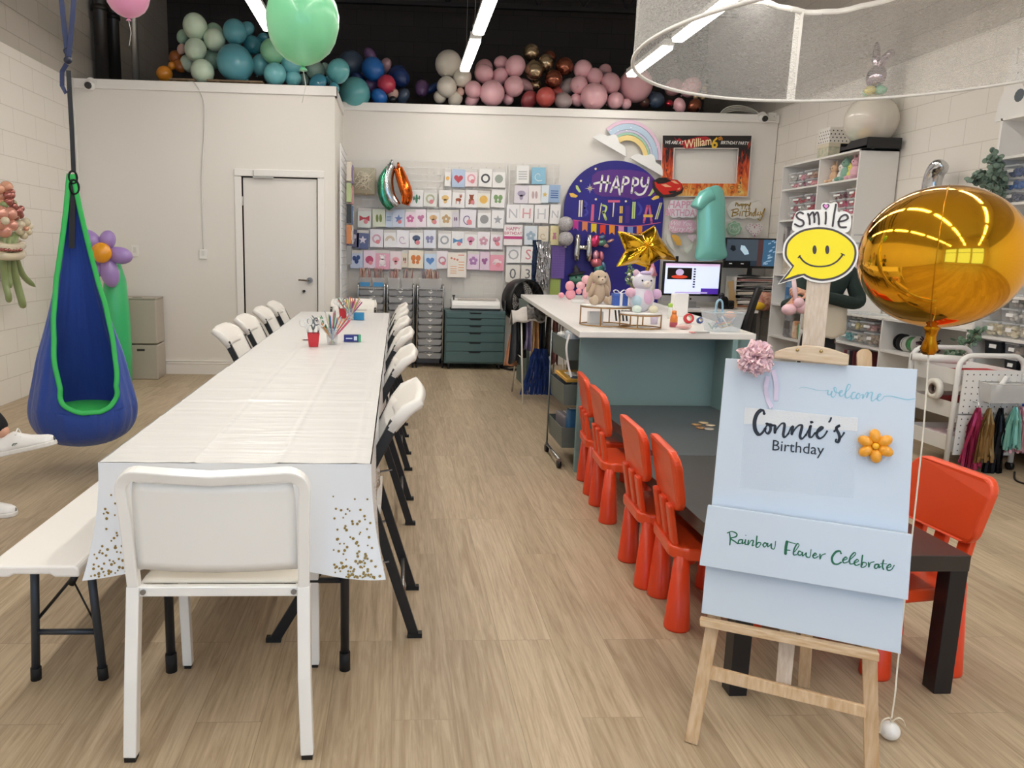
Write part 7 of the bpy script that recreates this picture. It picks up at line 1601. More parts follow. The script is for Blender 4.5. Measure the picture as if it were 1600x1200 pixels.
# mixed goods lower in the hutch
def good(pxr, nm, lb, colr, vary, z, cat='craft supply', dx=.05, alpha=None):
    a_, b_ = P(pxr[0], pxr[3], 'x', SF+dx), P(pxr[2], pxr[1], 'x', SF+dx); W, H = abs(a_.y-b_.y), b_.z-a_.z
    t = thing(nm, lb, cat, (SF+dx+.08, (a_.y+b_.y)/2, z))
    B().box((0, 0, H/2), (.14, W*.94, H)).build('pack', M(colr, .35, vary=vary, scale=18), t, bevel=min(.02, W*.2), seg=3)
    B().box((-.0715, 0, H*.55), (.003, W*.5, H*.35)).build('paper_label', M(vary, .5), t); return t
for a_ in (((1220, 352, 1228, 391), 'bag', 'grey bag of trinkets on the third far hutch shelf', 'b9b4b4', '7a7472', 1.4015), ((1229, 356, 1240, 391), 'bag', 'white and black printed bag on the third far hutch shelf', 'd8d6d6', '3a3638', 1.4015), ((1242, 358, 1256, 391), 'bag', 'dark printed bag on the third far hutch shelf', '5a5658', 'c9c4c2', 1.4015),
           ((1219, 402, 1232, 428), 'ring_light', 'pale pack with a ring on the fourth far hutch shelf', 'dcd6cc', 'b8ab94', 1.1615), ((1234, 404, 1250, 428), 'pack', 'cream pack on the fourth far hutch shelf', 'e2ddd2', 'c4b8a4', 1.1615), ((1222, 440, 1236, 476), 'pack', 'blue patterned pack on the hutch floor by the raised hand', '8fb0cc', '3f6f9f', .8465), ((1238, 445, 1252, 476), 'pack', 'navy patterned pack on the hutch floor', '3f4f78', 'a9b8d0', .8465),
           ((1220, 487, 1238, 520), 'bag', 'silver crinkled bag on the upper shelf of the low unit', 'a5a3a4', '6a6664', .5015), ((1234, 500, 1243, 526), 'pack', 'orange printed pack on the upper shelf of the low unit', 'd98a4a', 'e8d8c4', .5015), ((1243, 505, 1250, 529), 'tinsel_bundle', 'green fringe bundle on the upper shelf of the low unit', '3f8f5f', '7ac094', .5015)): good(*a_)
q = P(1335, 457, 'x', SF+.05)
t = thing('balloon', 'small yellow balloon lying on the hutch floor at its open end', 'balloon', (SF+.12, 6.99, .8465)); B().sph((0, 0, .07), (.065, .065, .072), 20, 14).build('balloon_skin', M('ecc02a', .3, coat=.5), t); B().cyl((0, 0, .004), (0, 0, 0), .01, n=8).build('knot', M('d9ab1a', .4), t)
q = P(1326, 455, 'x', SF+.05); t = thing('speaker', 'small black round device on the hutch floor beside the yellow balloon', 'device', (SF+.1, 7.2, .8465)); B().lathe([(.0, 0), (.035, .0), (.04, .03), (.03, .06), (0, .065)], n=18).build('body', BLACK, t); B().tube([(.03, 0, .03), (.06, .05, .01), (.05, .16, .006)], .004, 6).build('cord', BLACK, t)
# low unit: boxes behind the person
LG = 'boxes in the low unit'
TE = ('4ab0b8', '8ad4d8')
stacked([[((1314, 492, 1325, 501), WHT, 'silver bits', {}), ((1327, 494, 1341, 503), ('a59a7a', 'd8cfb8'), 'khaki bits', {}), ((1343, 497, 1357, 506), ('b08070', 'd8c4b4'), 'copper bits', {})], [((1312, 502, 1324, 514), ('9fb0c0', 'd4dce2'), 'pale blue bits', {}), ((1326, 504, 1340, 516), ('c9b04a', 'e6dcb0'), 'golden bits', {}), ((1342, 507, 1366, 519), ('b06a6a', 'dcb8b0'), 'rust pink bits', {})], [((1309, 515, 1327, 528), TE, 'turquoise bits', {}), ((1330, 516, 1346, 530), ('d8d0c4', 'b8a890'), 'beige bits', {}), ((1348, 520, 1367, 537), ('c9b8a4', '8f7a64'), 'tan bits', {})]], .5915, LG, 'clear box of %s, %s in %s row, low unit by the person')
for k in range(5):
    t = thing('book', '%s book standing on the lower shelf of the low unit behind the board clip' % ('dark red', 'maroon', 'black', 'grey', 'wine')[k], 'book', (SF+.12, 6.62+.045*k, .2515)); B().box((0, 0, .13), (.2, .035, .26)).build('cover', M(('6f2a30', '54222a', '1f1e20', '8a8684', '6a2f3f')[k], .5), t, bevel=.002); B().box((.004, 0, .13), (.194, .028, .253)).build('pages', M('e2dccf', .7), t)
for pxr, colr, lb in (((1388, 520, 1397, 545), '17171a', 'black spool on the low unit shelf beneath the gold orb'), ((1398, 522, 1404, 545), '24406f', 'blue spool on the low unit shelf beneath the gold orb'), ((1405, 523, 1420, 548), '2f7f3f', 'green ribbon spool on the low unit shelf beneath the gold orb')):
    a_, b_ = P(pxr[0], pxr[3], 'x', SF+.04), P(pxr[2], pxr[1], 'x', SF+.04); W, H = abs(a_.y-b_.y), b_.z-a_.z
    t = thing('ribbon_spool', lb, 'spool', (SF+.14, (a_.y+b_.y)/2, .5815)); R = rotx(PI/2)
    B().cyl((0, -W*.42, H/2), (0, W*.42, H/2), H*.42, n=24).build('ribbon', M(colr, .25, coat=.4), t); [B().cyl((0, s_*W*.42, H/2), (0, s_*W*.46, H/2), H/2, n=24).build('flange', M('e4e2de' if colr[0] != '1' else '2b2b2d', .4), t) for s_ in (-1, 1)]
t = thing('tinsel_bundle', 'dark glittery garland bundle on the low unit under the gold orb', 'tinsel', (SF+.1, 5.82, .5815)); b = B(); r = random.Random(9)
for i in range(60): d = V((r.gauss(0, 1), r.gauss(0, 1), r.gauss(0, .8))).normalized()*.09; b.bar(V((0, 0, .09))+d*.2, V((0, 0, .09))+d, .012, .001)
b.build('tinsel_strands', M('3a3038', .2, .9, vary='a0808a', scale=60), t); B().sph((0, 0, .05), .05, 12, 8).build('bundle_core', M('2a2428', .5), t)
# right unit
BG = 'boxes in the unit behind the orb'
BLU, NVY = ('1f5aa8', '4a8ad0'), ('24386a', '3f5f98')
stacked([[((1566, 248, 1593, 271), NVY, 'navy ribbon')], [((1565, 272, 1592, 294), BLU, 'blue ribbon')], [((1562, 295, 1589, 316), ('3a3f50', '6a7088'), 'slate ribbon')]], 1.7215, BG, 'clear box of %s, %s in %s row, top of unit behind orb')
stacked([[((1583, 326, 1610, 340), ('5a3f88', '8a6ab8'), 'violet ribbon')], [((1583, 341, 1610, 356), ('6a4a98', '9a7ac8'), 'purple ribbon')]], 1.4015, BG, 'clear box of %s, %s in %s row, unit level with the orb')
stacked([[((1574, 459, 1600, 480), ('6a625c', 'c4bab0'), 'silver lace')], [((1562, 486, 1592, 505), ('c9c4bc', 'e8e4dc'), 'white lace'), ((1594, 489, 1618, 508), WHT, 'grey lace')], [((1532, 505, 1560, 526), ('d8c79c', 'efe6cc'), 'cream raffia'), ((1562, 508, 1588, 530), ('dccda6', 'f2ead4'), 'ivory raffia'), ((1590, 512, 1618, 534), ('d2bf96', 'e8dcc0'), 'straw raffia')]], .8165, BG, 'clear box of %s, %s in %s row, unit just below the orb')
stacked([[((1535, 539, 1565, 559), BLK, 'black ribbon', {'dark': True}), ((1567, 542, 1592, 562), ('b8a898', '8a7868'), 'taupe cloth')], [((1566, 565, 1589, 585), BLK, 'charcoal ribbon', {'dark': True}), ((1591, 568, 1614, 588), BLK, 'jet ribbon', {'dark': True})], [((1563, 586, 1587, 605), BLK, 'black lace', {'dark': True}), ((1589, 590, 1612, 609), WHT, 'white tape')]], .4865, BG, 'box of %s, %s in %s row, unit behind the cart')
a_, b_ = P(1567, 665, 'x', SF+.03), P(1640, 620, 'x', SF+.03)
t = thing('storage_tub', 'large clear tub with a blue lid on the floor shelf behind the cart', 'storage box', (SF+.18, 4.55, .1215)); tray(t, (0, 0, 0), .3, .5, .26, M('dfe6ec', .15, alpha=.35), 'tub_wall'); B().box((0, 0, .27), (.32, .53, .03)).build('lid', M('2a46a0', .4), t, bevel=.006); B().sph((0, 0, .09), (.12, .2, .08), 14, 8).build('tub_contents', M('c8c4c8', .6, vary='8a8f98', scale=20), t)
# eucalyptus
def plant(lb, px_, z, n, spread, seed, colr, hang=0.0, dy=0):
    q = P(*px_, 'x', SF-.06); t = thing('eucalyptus_sprig', lb, 'plant', (SF+.04, q.y, z)); r = random.Random(seed); b, s = B(), B()
    for i in range(n):
        e = V((-.13-.08*r.random(), r.uniform(-.6, 1)*spread, (.1+.22*r.random())*(1-2*hang)-hang*.25)); c = catmull([V((0, 0, .01)), e*.5+V((0, 0, .06*(1-hang))), e], 5); s.tube(c, .0025, 5)
        for k in range(2, len(c)):
            for _ in range(2): b.sph(c[k]+V((r.gauss(0, .012), r.gauss(0, .016), r.gauss(0, .016))), (.021, .0025, .018), 9, 5, Euler((r.uniform(-1, 1), r.uniform(-1, 1), r.uniform(0, 3))).to_matrix())
    b.build('leaf', M(colr, .6, vary='7f9484', scale=20), t); s.build('stem', M('6a5f4a', .6), t)
plant('grey green eucalyptus spilling out of the unit above the gold orb', (1550, 290), 1.7215, 16, .15, 4, '54675a'); plant('thin green vine hanging from the low unit under the orb', (1512, 545), .848, 4, .08, 6, '4a6a44', .6)
# on top of the hutch
q = P(1295, 235, 'x', SF+.14)
for k, (lb, c1, c2) in enumerate((('lower printed gift box on top of the hutch', 'd8cfba', '9fa890'), ('upper white gift box with black dots on top of the hutch', 'eeeae4', 'eeeae4'))):
    t = thing('gift_box', lb, 'box', (SF+.18, q.y, 2.301+.146*k), 0, 'gift boxes on the hutch'); B().box((0, 0, .055), (.2, .2, .11)).build('box', M(c1, .5, vary=c2, scale=22), t, bevel=.002); B().box((0, 0, .125), (.208, .208, .04)).build('lid', M(c1, .5), t, bevel=.002)
    if k:
        b = B()
        for i in range(5):
            for j in range(4): b.disc(F((-.1045, 0, .06), (0, -1, 0), (0, 0, 1)), -.08+.04*i+(.02 if j % 2 else 0), -.045+.032*j, .007, .0, 8); b.disc(F((0, -.1045, .06), (1, 0, 0), (0, 0, 1)), -.08+.04*i+(.02 if j % 2 else 0)-.01, -.045+.032*j, .007, .0, 8)
        b.build('black_dots', M('2b2a2a', .5), t, solid=-1)
q = P(1345, 225, 'x', SF+.14)
t = thing('serving_tray', 'black serving tray with curved sides on top of the hutch', 'tray', (SF+.17, 7.02, 2.301))
B().box((0, 0, .012), (.3, .42, .02)).build('tray_floor', M('17171a', .4), t)
for s in (-1, 1):
    B().prism([(s*.15, -.21, 0), (s*.15, .21, 0), (s*.15, .21, .06), (s*.15, .12, .05), (s*.15, .05, .09), (s*.15, -.21, .09)], (.012, 0, 0)).build('tray_side', M('17171a', .4), t); B().box((0, s*.21, .045), (.3, .012, .09)).build('tray_end', M('17171a', .4), t)
bq = P(1348, 193, 'x', SF+.16); KB_ = (bq-EYE).dot(FW)/CF
t = thing('bubble_balloon', 'big clear bubble balloon filled with small balloons, standing on the hutch', 'balloon', (bq.x, 7.02, 2.34)); rb_ = 40*KB_; cz = bq.z-2.34
rb_ = min(rb_, .225)
B().sph((0, 0, max(cz, rb_+.0)), rb_, 36, 24).build('clear_skin', M('f1ebdf', .15, alpha=.6, coat=.5), t)
cz = max(cz, rb_)
for c, colr in (((-.08, .08, -.12), '9fc49a'), ((-.07, -.05, -.13), 'eabf4f'), ((.05, 0, -.13), 'e8d8c0'), ((-.02, .1, -.04), 'efe8dc'), ((-.05, -.09, -.02), 'e6c8c0'), ((.06, .07, .03), 'f0ece4'), ((-.02, 0, .08), 'ece6dc'), ((.02, -.08, .09), 'eee8e0')): B().sph(V((c[0], c[1], cz+c[2])), .062, 14, 10).build('small_balloon', M(colr, .35), t)
for k, colr in enumerate(('e2cf6a', '8fcfa8', 'e6d87a', '94d4b0')): a_ = k*PI/2+.4; B().sph((.06*cos(a_), .06*sin(a_), cz+rb_+.03), (.05, .05, .04), 14, 10).build('topper_bubble', M(colr, .3, coat=.4), t)
t2 = thing('foil_bunny', 'small silver pink foil bunny balloon on top of the bubble balloon', 'foil balloon', (bq.x, 7.02, 2.34+cz+rb_+.05)); FB = M('b9a9b4', .15, .8, bump=.3, scale=20, dist=.01)
B().sph((0, 0, .1), (.07, .11, .1), 20, 14).build('bunny_head', FB, t2); B().sph((0, .03, .28), (.03, .04, .13), 14, 10, rotx(-.12)).build('ear', FB, t2); B().tube(catmull([(0, -.04, .16), (0, -.1, .24), (0, -.2, .26)], 5), [.03]*8+[.035]*2+[.02], 12).build('ear', FB, t2)
# silver number balloon on the wall side, white rabbit cut-out
q = P(1468, 290, 'x', XR-.16)
t = thing('number_balloon', 'silver foil number balloon curving up behind the gold orb', 'balloon', (XR-.16, q.y, 0)); w3 = catmull([P(x, y, 'x', XR-.16) for x, y in ((1458, 330), (1455, 295), (1462, 268), (1476, 256))], 6)
iv = wm(t).inverted(); B().tube([iv @ p for p in w3], [(.05, .07)]*(len(w3)-3)+[(.045, .06), (.035, .05), (.02, .03)], 18).build('foil_curve', M('cfd1d4', .12, 1, bump=.3, scale=25, dist=.01), t); b0 = iv @ w3[0]; B().sph((0, b0.y, b0.z-.06), (.08, .16, .14), 20, 14).build('foil_bowl', M('cfd1d4', .12, 1), t); B().cyl((0, b0.y, .86), (0, b0.y, b0.z-.18), .006, n=8).cyl((0, b0.y, .847), (0, b0.y, .862), .08, n=20).build('support_stick', M('dcdcdc', .4), t)
fr = F((SF+.1, 0, 0), (0, -1, 0), (0, 0, 1)); zr = 2.295
q = P(1585, 150, 'x', SF+.1); kq = (q-EYE).dot(FW)/CF
t = thing('rabbit_cutout', 'white standing rabbit cut-out on top of the box shelf unit', 'cut-out', (SF+.1, q.y, zr)); f2 = F((0, 0, 0), (0, -1, 0), (0, 0, 1)); u_ = .0048
B().fprism(f2, [(p.x*u_, p.y*u_) for p in catmull([V((*p, 0)) for p in ((-28, 0), (-24, 30), (-15, 45), (-20, 58), (-14, 72), (-10, 92), (-3, 96), (-2, 76), (4, 78), (12, 96), (18, 92), (12, 70), (18, 58), (14, 46), (24, 30), (28, 0))], 4)], 0, .012).build('rabbit_board', M('e9e7e4', .5), t)
B().disc(f2, 12*u_, 30*u_, 9*u_, .0125, 12).disc(f2, 4*u_, 62*u_, 1.5*u_, .0125, 8).build('grey_print', M('4f5860', .5), t, solid=-1)

# ================================================================== white utility cart with pegboard end
t = thing('utility_cart', 'white three-tier metal cart with a pegboard end, beside the welcome board', 'cart', (3.78, 4.84, 0))
CW_ = M('edece9', .35)
for z in (.545, .335, .115): tray(t, (-.02, 0, z), .40, .44, .10, CW_)
for s in (-1, 1):
    y = -.225 if s < 0 else .225
    B().tube([(-.235, y, .05), (-.235, y, .66)]+[(-.235+.08*(1-cos(a_)), y, .66+.08*sin(a_)) for a_ in (.4, .8, 1.2, 1.57)]+[(.195-.08*(1-cos(a_)), y, .66+.08*sin(a_)) for a_ in (1.57, 1.2, .8, .4)]+[(.195, y, .66), (.195, y, .05)], .016, 10).build('end_frame', CW_, t)
    for x in (-.235, .195):
        cs = B().cyl((x, y, .07), (x, y, .045), .012, n=8).build('castor', BLACK, t); B().cyl((x-.012, y, .027), (x+.012, y, .027), .027, n=16).build('wheel', M('121214', .4), cs)
b = B(); f2 = F((-.02, -.24, .39), (1, 0, 0), (0, 0, 1)); b.fbox(f2, 0, .12, 0, .38, .28, .006); b.fbox(f2, 0, -.16, 0, .38, .26, .006); b.build('pegboard', M('f0efec', .4), t)
b = B()
for i in range(9):
    for j in range(13): b.disc(f2, -.165+.041*i, -.26+.041*j, .0045, .0036, 8)
b.build('peg_holes', M('3a3a3c', .8), t, solid=-1)
bb_ = thing('wire_basket', 'white mesh basket clipped on the pegboard end of the cart', 'basket', (3.78+.04, 4.84-.30, .52)); o = [(-1, -1), (1, -1), (1, 1), (-1, 1)]
b = B(); b.add([(x*.13, y*.045, -.06) for x, y in o]+[(x*.15, y*.05, .06) for x, y in o], [(3, 2, 1, 0), (0, 1, 5, 4), (1, 2, 6, 5), (2, 3, 7, 6), (3, 0, 4, 7)]); b.build('mesh_wall', M('e2e2e2', .4, alpha=.38), bb_, solid=.002); B().tube([(x*.15, y*.05, .06) for x, y in o], .003, 6, closed=True).build('rim', CW_, bb_)
tt = thing('paper_roll', 'white paper roll leaning in the mesh basket of the cart', 'paper roll', (3.78+.0, 4.84-.30, .47)); B().cyl((-.06, 0, 0), (.03, 0, .15), .015, n=14).build('roll', M('f0efed', .5), tt); B().cyl((.03, 0, .15), (.0301, 0, .1502), .009, n=10).build('core', M('9a9894', .6), tt)
for i, (x, zt, L_, colr, lb) in enumerate(((-.13, .42, .32, 'b03a5f', 'magenta foil tassel hanging on the pegboard cart'), (-.07, .42, .28, '8a6a3f', 'bronze foil tassel hanging on the pegboard cart'), (.02, .42, .42, '1d1c20', 'large black foil tassel hanging on the pegboard cart'), (.1, .43, .22, '8fd0c4', 'aqua ribbon bundle hanging on the pegboard cart'), (.15, .43, .24, 'd8a9b4', 'pale pink ribbon bundle hanging on the pegboard cart'))):
    tt = thing('foil_tassel', lb, 'tassel', (3.78+x, 4.84-.30-.015*(i % 2), zt), 0, 'tassels on the cart'); b = B(); r = random.Random(i)
    for k in range(70): sx = r.uniform(-1, 1); b.tube([(sx*.004, r.uniform(-.004, .004), 0), (sx*.035, r.uniform(-.02, .02), -L_*.35), (sx*.06+r.uniform(-.01, .01), r.uniform(-.025, .025), -L_*1.25*r.uniform(.85, 1))], [(.008, .0008)]*3, 4, sq=(1, r.uniform(-.5, .5), 0))
    b.build('foil_strands', M(colr, .25, .7), tt); B().tube([(0, .05, .03), (0, 0, .03), (0, 0, -.01)], .003, 6).build('peg_hook', CHROME, tt)
# cart contents
for nm, c, d, colr, lb in (('red_cloth', (.03, -.05, .6), (.3, .3, .06), 'a3202a', 'red folded cloth on the top tray of the white cart'), ('red_pouch', (-.02, .0, .36), (.3, .36, .1), '8f1c24', 'dark red pouch in the middle tray of the white cart'), ('craft_bag', (-.05, -.05, .15), (.3, .3, .1), 'b8a0a4', 'clear bag of pink craft bits in the low tray of the white cart')):
    tt = thing(nm, lb, 'cloth' if 'cloth' in lb else 'bag', (3.78+c[0], 4.84+c[1], c[2]-.04)); B().box((0, 0, d[2]/2), d).build('bundle', M(colr, .7, bump=.5, scale=18, vary=('e0ccd0' if 'clear' in lb else colr)), tt, bevel=.03, seg=3); B().box((.03, -.02, d[2]), (d[0]*.5, d[1]*.5, .02)).build('fold', M('c0333a' if 'red' in lb else 'd8c8cc', .6), tt, bevel=.008)
tt = thing('paper_roll', 'white cardboard tube lying across the top tray of the cart', 'tube', (3.6, 4.98, .66)); B().cyl((-.1, .02, .02), (.16, -.14, .02), .028, n=18).build('roll', M('eceae6', .5), tt); B().cyl((-.1, .02, .02), (-.104, .0225, .02), .02, n=14).build('core', M('8f8c88', .6), tt)
tt = thing('tape_roll', 'white ribbon roll hanging on the long side of the cart', 'tape roll', (3.78-.255, 4.84-.06, .50)); B().lathe([(.035, -.016), (.068, -.016), (.068, .016), (.035, .016), (.035, -.016)], n=26, R=roty(PI/2), caps=False).build('ribbon_roll', M('eae6dc', .5), tt); B().lathe([(.026, -.017), (.035, -.017), (.035, .017), (.026, .017), (.026, -.017)], n=22, R=roty(PI/2), caps=False).build('core', M('6a5a50', .6), tt)
tt = thing('floor_lamp', 'white metal stand with a black cable on the floor by the shelves', 'stand', (4.0, 4.32, 0)); B().cyl((0, 0, .04), (0, 0, .42), .014, n=12).build('pole', CW_, tt); B().lathe([(0, 0), (.09, 0), (.09, .02), (.03, .04), (0, .04)], n=20).build('foot', BLACK, tt); B().tube(catmull([(-.03, -.04, .006), (-.14, -.1, .006), (-.2, .02, .006), (-.05, .22, .006)], 6), .006, 6).build('cable', BLACK, tt); B().cyl((0, 0, .42), (0, 0, .46), .03, n=16).build('head', M('e6e4e0', .4), tt)
# ================================================================== people
def skin_mesh(name, pts, edges, mat, par, root=0, sub=2):
    """one continuous surface grown round a jointed skeleton; pts = [(position, radius or (rx, ry))]"""
    iv = wm(par).inverted()
    me = bpy.data.meshes.new(name); me.from_pydata([tuple(iv @ V(p)) for p, _ in pts], edges, []); me.materials.append(mat)
    o = bpy.data.objects.new(name, me); COL.objects.link(o); o.parent = par
    md = o.modifiers.new('skin', 'SKIN'); md.use_smooth_shade = True; md.branch_smoothing = .6
    sv = me.skin_vertices[0].data
    for i, (_, r_) in enumerate(pts): sv[i].radius = r_ if isinstance(r_, tuple) else (r_, r_); sv[i].use_root = i == root
    md = o.modifiers.new('sub', 'SUBSURF'); md.levels = sub; md.render_levels = sub
    return o
def chains(*cs):
    """chains of (key, position, radius) or key to join -> points and edges"""
    idx, pts, ed = {}, [], []
    for c in cs:
        prev = None
        for it in c:
            if isinstance(it, str): k = idx[it]
            else:
                idx[it[0]] = k = len(pts); pts.append((it[1], it[2]))
            if prev is not None: ed.append((prev, k))
            prev = k
    return pts, ed
SKN = M('d9a68c', .5, sss=.12)
def hand(par, w, d, up, side, curl=1.0, s=1.0, mat=None):
    """palm plus five unequal fingers; w wrist, d direction of the hand, up = back of the hand, side = thumb side"""
    d, up = V(d).normalized(), V(up); up = (up-d*up.dot(d)).normalized(); sd = d.cross(up)*side
    b = B(); w = V(w); R = Matrix((sd, d, up)).transposed()
    b.tube([w-d*.02, w+d*.02, w+d*.05, w+d*.085], [(.024*s, .02*s), (.032*s, .017*s), (.04*s, .016*s), (.036*s, .013*s)], 14, sq=sd)
    for k, L_ in enumerate((.068, .078, .072, .055)):
        a = w+d*.08+sd*(.028-.0187*k)*s; q1 = a+(d*cos(.35*curl)-up*sin(.35*curl))*L_*.45*s; q2 = q1+(d*cos(1.15*curl)-up*sin(1.15*curl))*L_*.32*s; q3 = q2+(d*cos(1.9*curl)-up*sin(1.9*curl))*L_*.28*s
        b.tube([a-d*.02, a, q1, q2, q3], [.0085*s, .0092*s, .0085*s, .0078*s, .006*s], 10).sph(q3, .006*s, 8, 6)
    a = w+d*.025+sd*.03*s; q1 = a+(d*.6+sd*.75-up*.25).normalized()*.035*s; q2 = q1+(d*.95+sd*.15-up*.5*curl).normalized()*.03*s
    b.tube([a-sd*.012, a, q1, q2], [.012*s, .0115*s, .0095*s, .0075*s], 10).sph(q2, .0075*s, 8, 6)
    return b.build('hand', mat or SKN, par, world=True)
def head(par, c, f, up=(0, 0, 1), hair='1f1718', long=.32, s=1.0):
    """face, ears and hair round a head centre c looking along f"""
    f = V(f).normalized(); up = V(up); up = (up-f*up.dot(f)).normalized(); sd = f.cross(up); c = V(c)
    W = lambda a, b_, k: c+(sd*a+f*b_+up*k)*s
    R = Matrix((sd, f, up)).transposed()
    for q in (-1, 1):
        B().sph(W(q*.031, .083, .008), (.0125*s, .006*s, .008*s), 14, 8, R).build('eye', M('efece8', .2), par, world=True)
        B().sph(W(q*.031, .0885, .008), (.006*s, .003*s, .006*s), 12, 8, R).build('iris', M('2a1a14', .2), par, world=True)
        B().tube([W(q*.016, .09, .026), W(q*.033, .089, .031), W(q*.048, .08, .026)], [.002*s, .0028*s, .0015*s], 6).build('eyebrow', M('2a1d1a', .7), par, world=True)
        B().sph(W(q*.078, .0, -.005), (.01*s, .018*s, .03*s), 12, 8, R).build('ear', SKN, par, world=True)
    B().tube([W(0, .086, .012), W(0, .1, -.012), W(0, .106, -.026), W(0, .09, -.034)], [.007*s, .009*s, .012*s, .006*s], 10).build('nose', SKN, par, world=True)
    B().tube([W(-.024, .082, -.055), W(0, .094, -.053), W(.024, .082, -.055)], [.003*s, .0055*s, .003*s], 8).build('mouth', M('b5675f', .4), par, world=True)
    b = B()
    def cap_(u, v):
        a = -.62*PI+1.24*PI*u; z = 1-v*1.5; r_ = 1.0
        ph = v*1.75; x, y, zz = sin(ph)*sin(a), -sin(ph)*cos(a), cos(ph)
        return W(x*.089, y*.1-.012, zz*.118+.012)
    b.grid(cap_, 26, 14)
    if long:
        for q in (-1, 0, 1):
            for k in range(5):
                x0 = q*.06+(k-2)*.013; b.tube(catmull([W(x0, -.06-.02*(1-abs(q)), .04), W(x0*1.15, -.085, -.08), W(x0*1.1+q*.02, -.08, -.08-long*.5), W(x0+q*.025, -.06, -.08-long)], 5), [.016*s]*12+[.012*s, .008*s, .004*s, .002*s], 8)
    b.build('hair', M(hair, .45), par, world=True, solid=.006)
def shoe(par, toe, d, up, L_=.28, mark=True):
    d, up = V(d).normalized(), V(up); up = (up-d*up.dot(d)).normalized(); sd = d.cross(up); h = V(toe)-d*L_
    pf = [(0, .028, .062), (.04, .035, .07), (.12, .036, .072), (.25, .034, .076), (.36, .037, .082), (.48, .041, .066), (.62, .045, .05), (.78, .046, .04), (.9, .04, .034), (.97, .026, .027), (1.0, .008, .02)]
    def sh(u, v):
        i = v*(len(pf)-1); k = min(int(i), len(pf)-2); f = i-k; t_, w_, h_ = (pf[k][j]*(1-f)+pf[k+1][j]*f for j in range(3))
        a = 2*PI*u; x, z = cos(a), sin(a); z = z if z > 0 else z*.25
        return h+d*t_*L_+sd*w_*x*(1-.18*max(0, z))+up*(.022+h_*max(0, z)*1.0+(.0 if z > 0 else .01*z))
    B().grid(sh, 24, 30, cu=True).build('shoe', M('efedea', .45, bump=.05, scale=120), par, world=True)
    ol = []
    for q in (1, -1):
        r_ = pf if q == 1 else pf[::-1]; ol += [(h+d*t_*L_*1.01+sd*q*(w_+.003)) for t_, w_, _ in r_]
    B().prism(ol, up*.022).build('sole', M('e6e3de', .5), par, world=True, bevel=.005)
    for k in range(4): t_ = .42+.075*k; zz = (.09, .076, .065, .056)[k]; B().tube(catmull([h+d*t_*L_+sd*.024+up*(zz-.004), h+d*(t_+.02)*L_+up*(zz+.004+.018*(k == 0)), h+d*t_*L_-sd*.024+up*(zz-.004)], 4), .003, 6).build('lace', M('f6f5f2', .5), par, world=True)
    if mark:
        q = h+d*.4*L_+sd*.0395+up*.045; f2 = F(q, d, up) if True else None; f2.n = sd
        B().stroke(f2, [(-.012, -.004), (-.004, .003), (.006, .001), (.013, .003)], .004, .002).stroke(f2, [(-.006, -.004), (.004, -.003)], .002, .002).build('green_mark', M('1f4a38', .5), par, world=True, solid=-1)
# the woman behind the easel
Yp = 5.5; bx = 3.12
t = thing('person', 'person in dark green sweater and beige apron standing behind the easel, holding a pink balloon', 'person', (bx, Yp, 0))
hd = P(1290, 388, 'y', Yp); hd = V((bx+.0, Yp-.02, 1.445)); fdir = V((-.45, -.85, -.18))
hL, hR = P(1247, 455, 'y', Yp-.34), P(1240, 473, 'y', Yp-.36)
shR, shL = V((bx-.17, Yp-.01, 1.255)), V((bx+.19, Yp+.0, 1.25)); elR, elL = V((bx-.25, Yp-.13, 1.02)), V((bx+.235, Yp-.08, 1.0))
pts, ed = chains([('pel', V((bx, Yp, .88)), (.135, .1)), ('wst', V((bx, Yp, 1.0)), (.12, .09)), ('chs', V((bx, Yp, 1.17)), (.14, .1)), ('nk', V((bx, Yp-.005, 1.3)), .052), ('jaw', hd+V((0, 0, -.07)), .058), ('hd', hd+V((0, .005, .02)), (.078, .088)), ('top', hd+V((0, .01, .085)), (.06, .07))],
                 ['chs', ('sR', shR, .052), ('eR', elR, .038), ('wR', hR+V((.0, .06, -.02)), .024)], ['chs', ('sL', shL, .052), ('eL', elL, .038), ('wL', hL+V((.06, .04, -.01)), .024)],
                 ['pel', ('kR', V((bx-.09, Yp-.02, .47)), .058), ('aR', V((bx-.1, Yp+.02, .09)), .036), ('tR', V((bx-.12, Yp-.13, .045)), .032)], ['pel', ('kL', V((bx+.09, Yp, .47)), .058), ('aL', V((bx+.11, Yp+.04, .09)), .036), ('tL', V((bx+.13, Yp-.1, .045)), .032)])
skin_mesh('body', pts, ed, SKN, t)
pts, ed = chains([('w', V((bx, Yp, .93)), (.155, .118)), ('c', V((bx, Yp, 1.16)), (.165, .125)), ('n', V((bx, Yp, 1.275)), .07)], ['c', ('sR', shR, .068), ('eR', elR, .055), ('wR', hR+V((-.02, .1, -.025)), .036)], ['c', ('sL', shL, .068), ('eL', elL, .057), ('wL', hL+V((.11, .06, -.015)), .036)])
skin_mesh('sweater', pts, ed, M('1f2f2b', .85, bump=.4, scale=60), t)
pts, ed = chains([('p', V((bx, Yp, .9)), (.15, .112)), ('q', V((bx, Yp, .8)), (.15, .112))], ['q', ('kR', V((bx-.09, Yp-.02, .47)), .075), ('aR', V((bx-.1, Yp+.02, .1)), .055)], ['q', ('kL', V((bx+.09, Yp, .47)), .075), ('aL', V((bx+.11, Yp+.04, .1)), .055)])
skin_mesh('trousers', pts, ed, M('191a1e', .8), t)
def apron(u, v):
    a = (u-.5)*2.5; z = .995-.24*v*(1-.25*abs(u-.5)*2*v); return V((bx+.168*(1+.05*v)*sin(a), Yp-.135*(1+.1*v)*cos(a)-.005, z+.004*sin(u*30)))
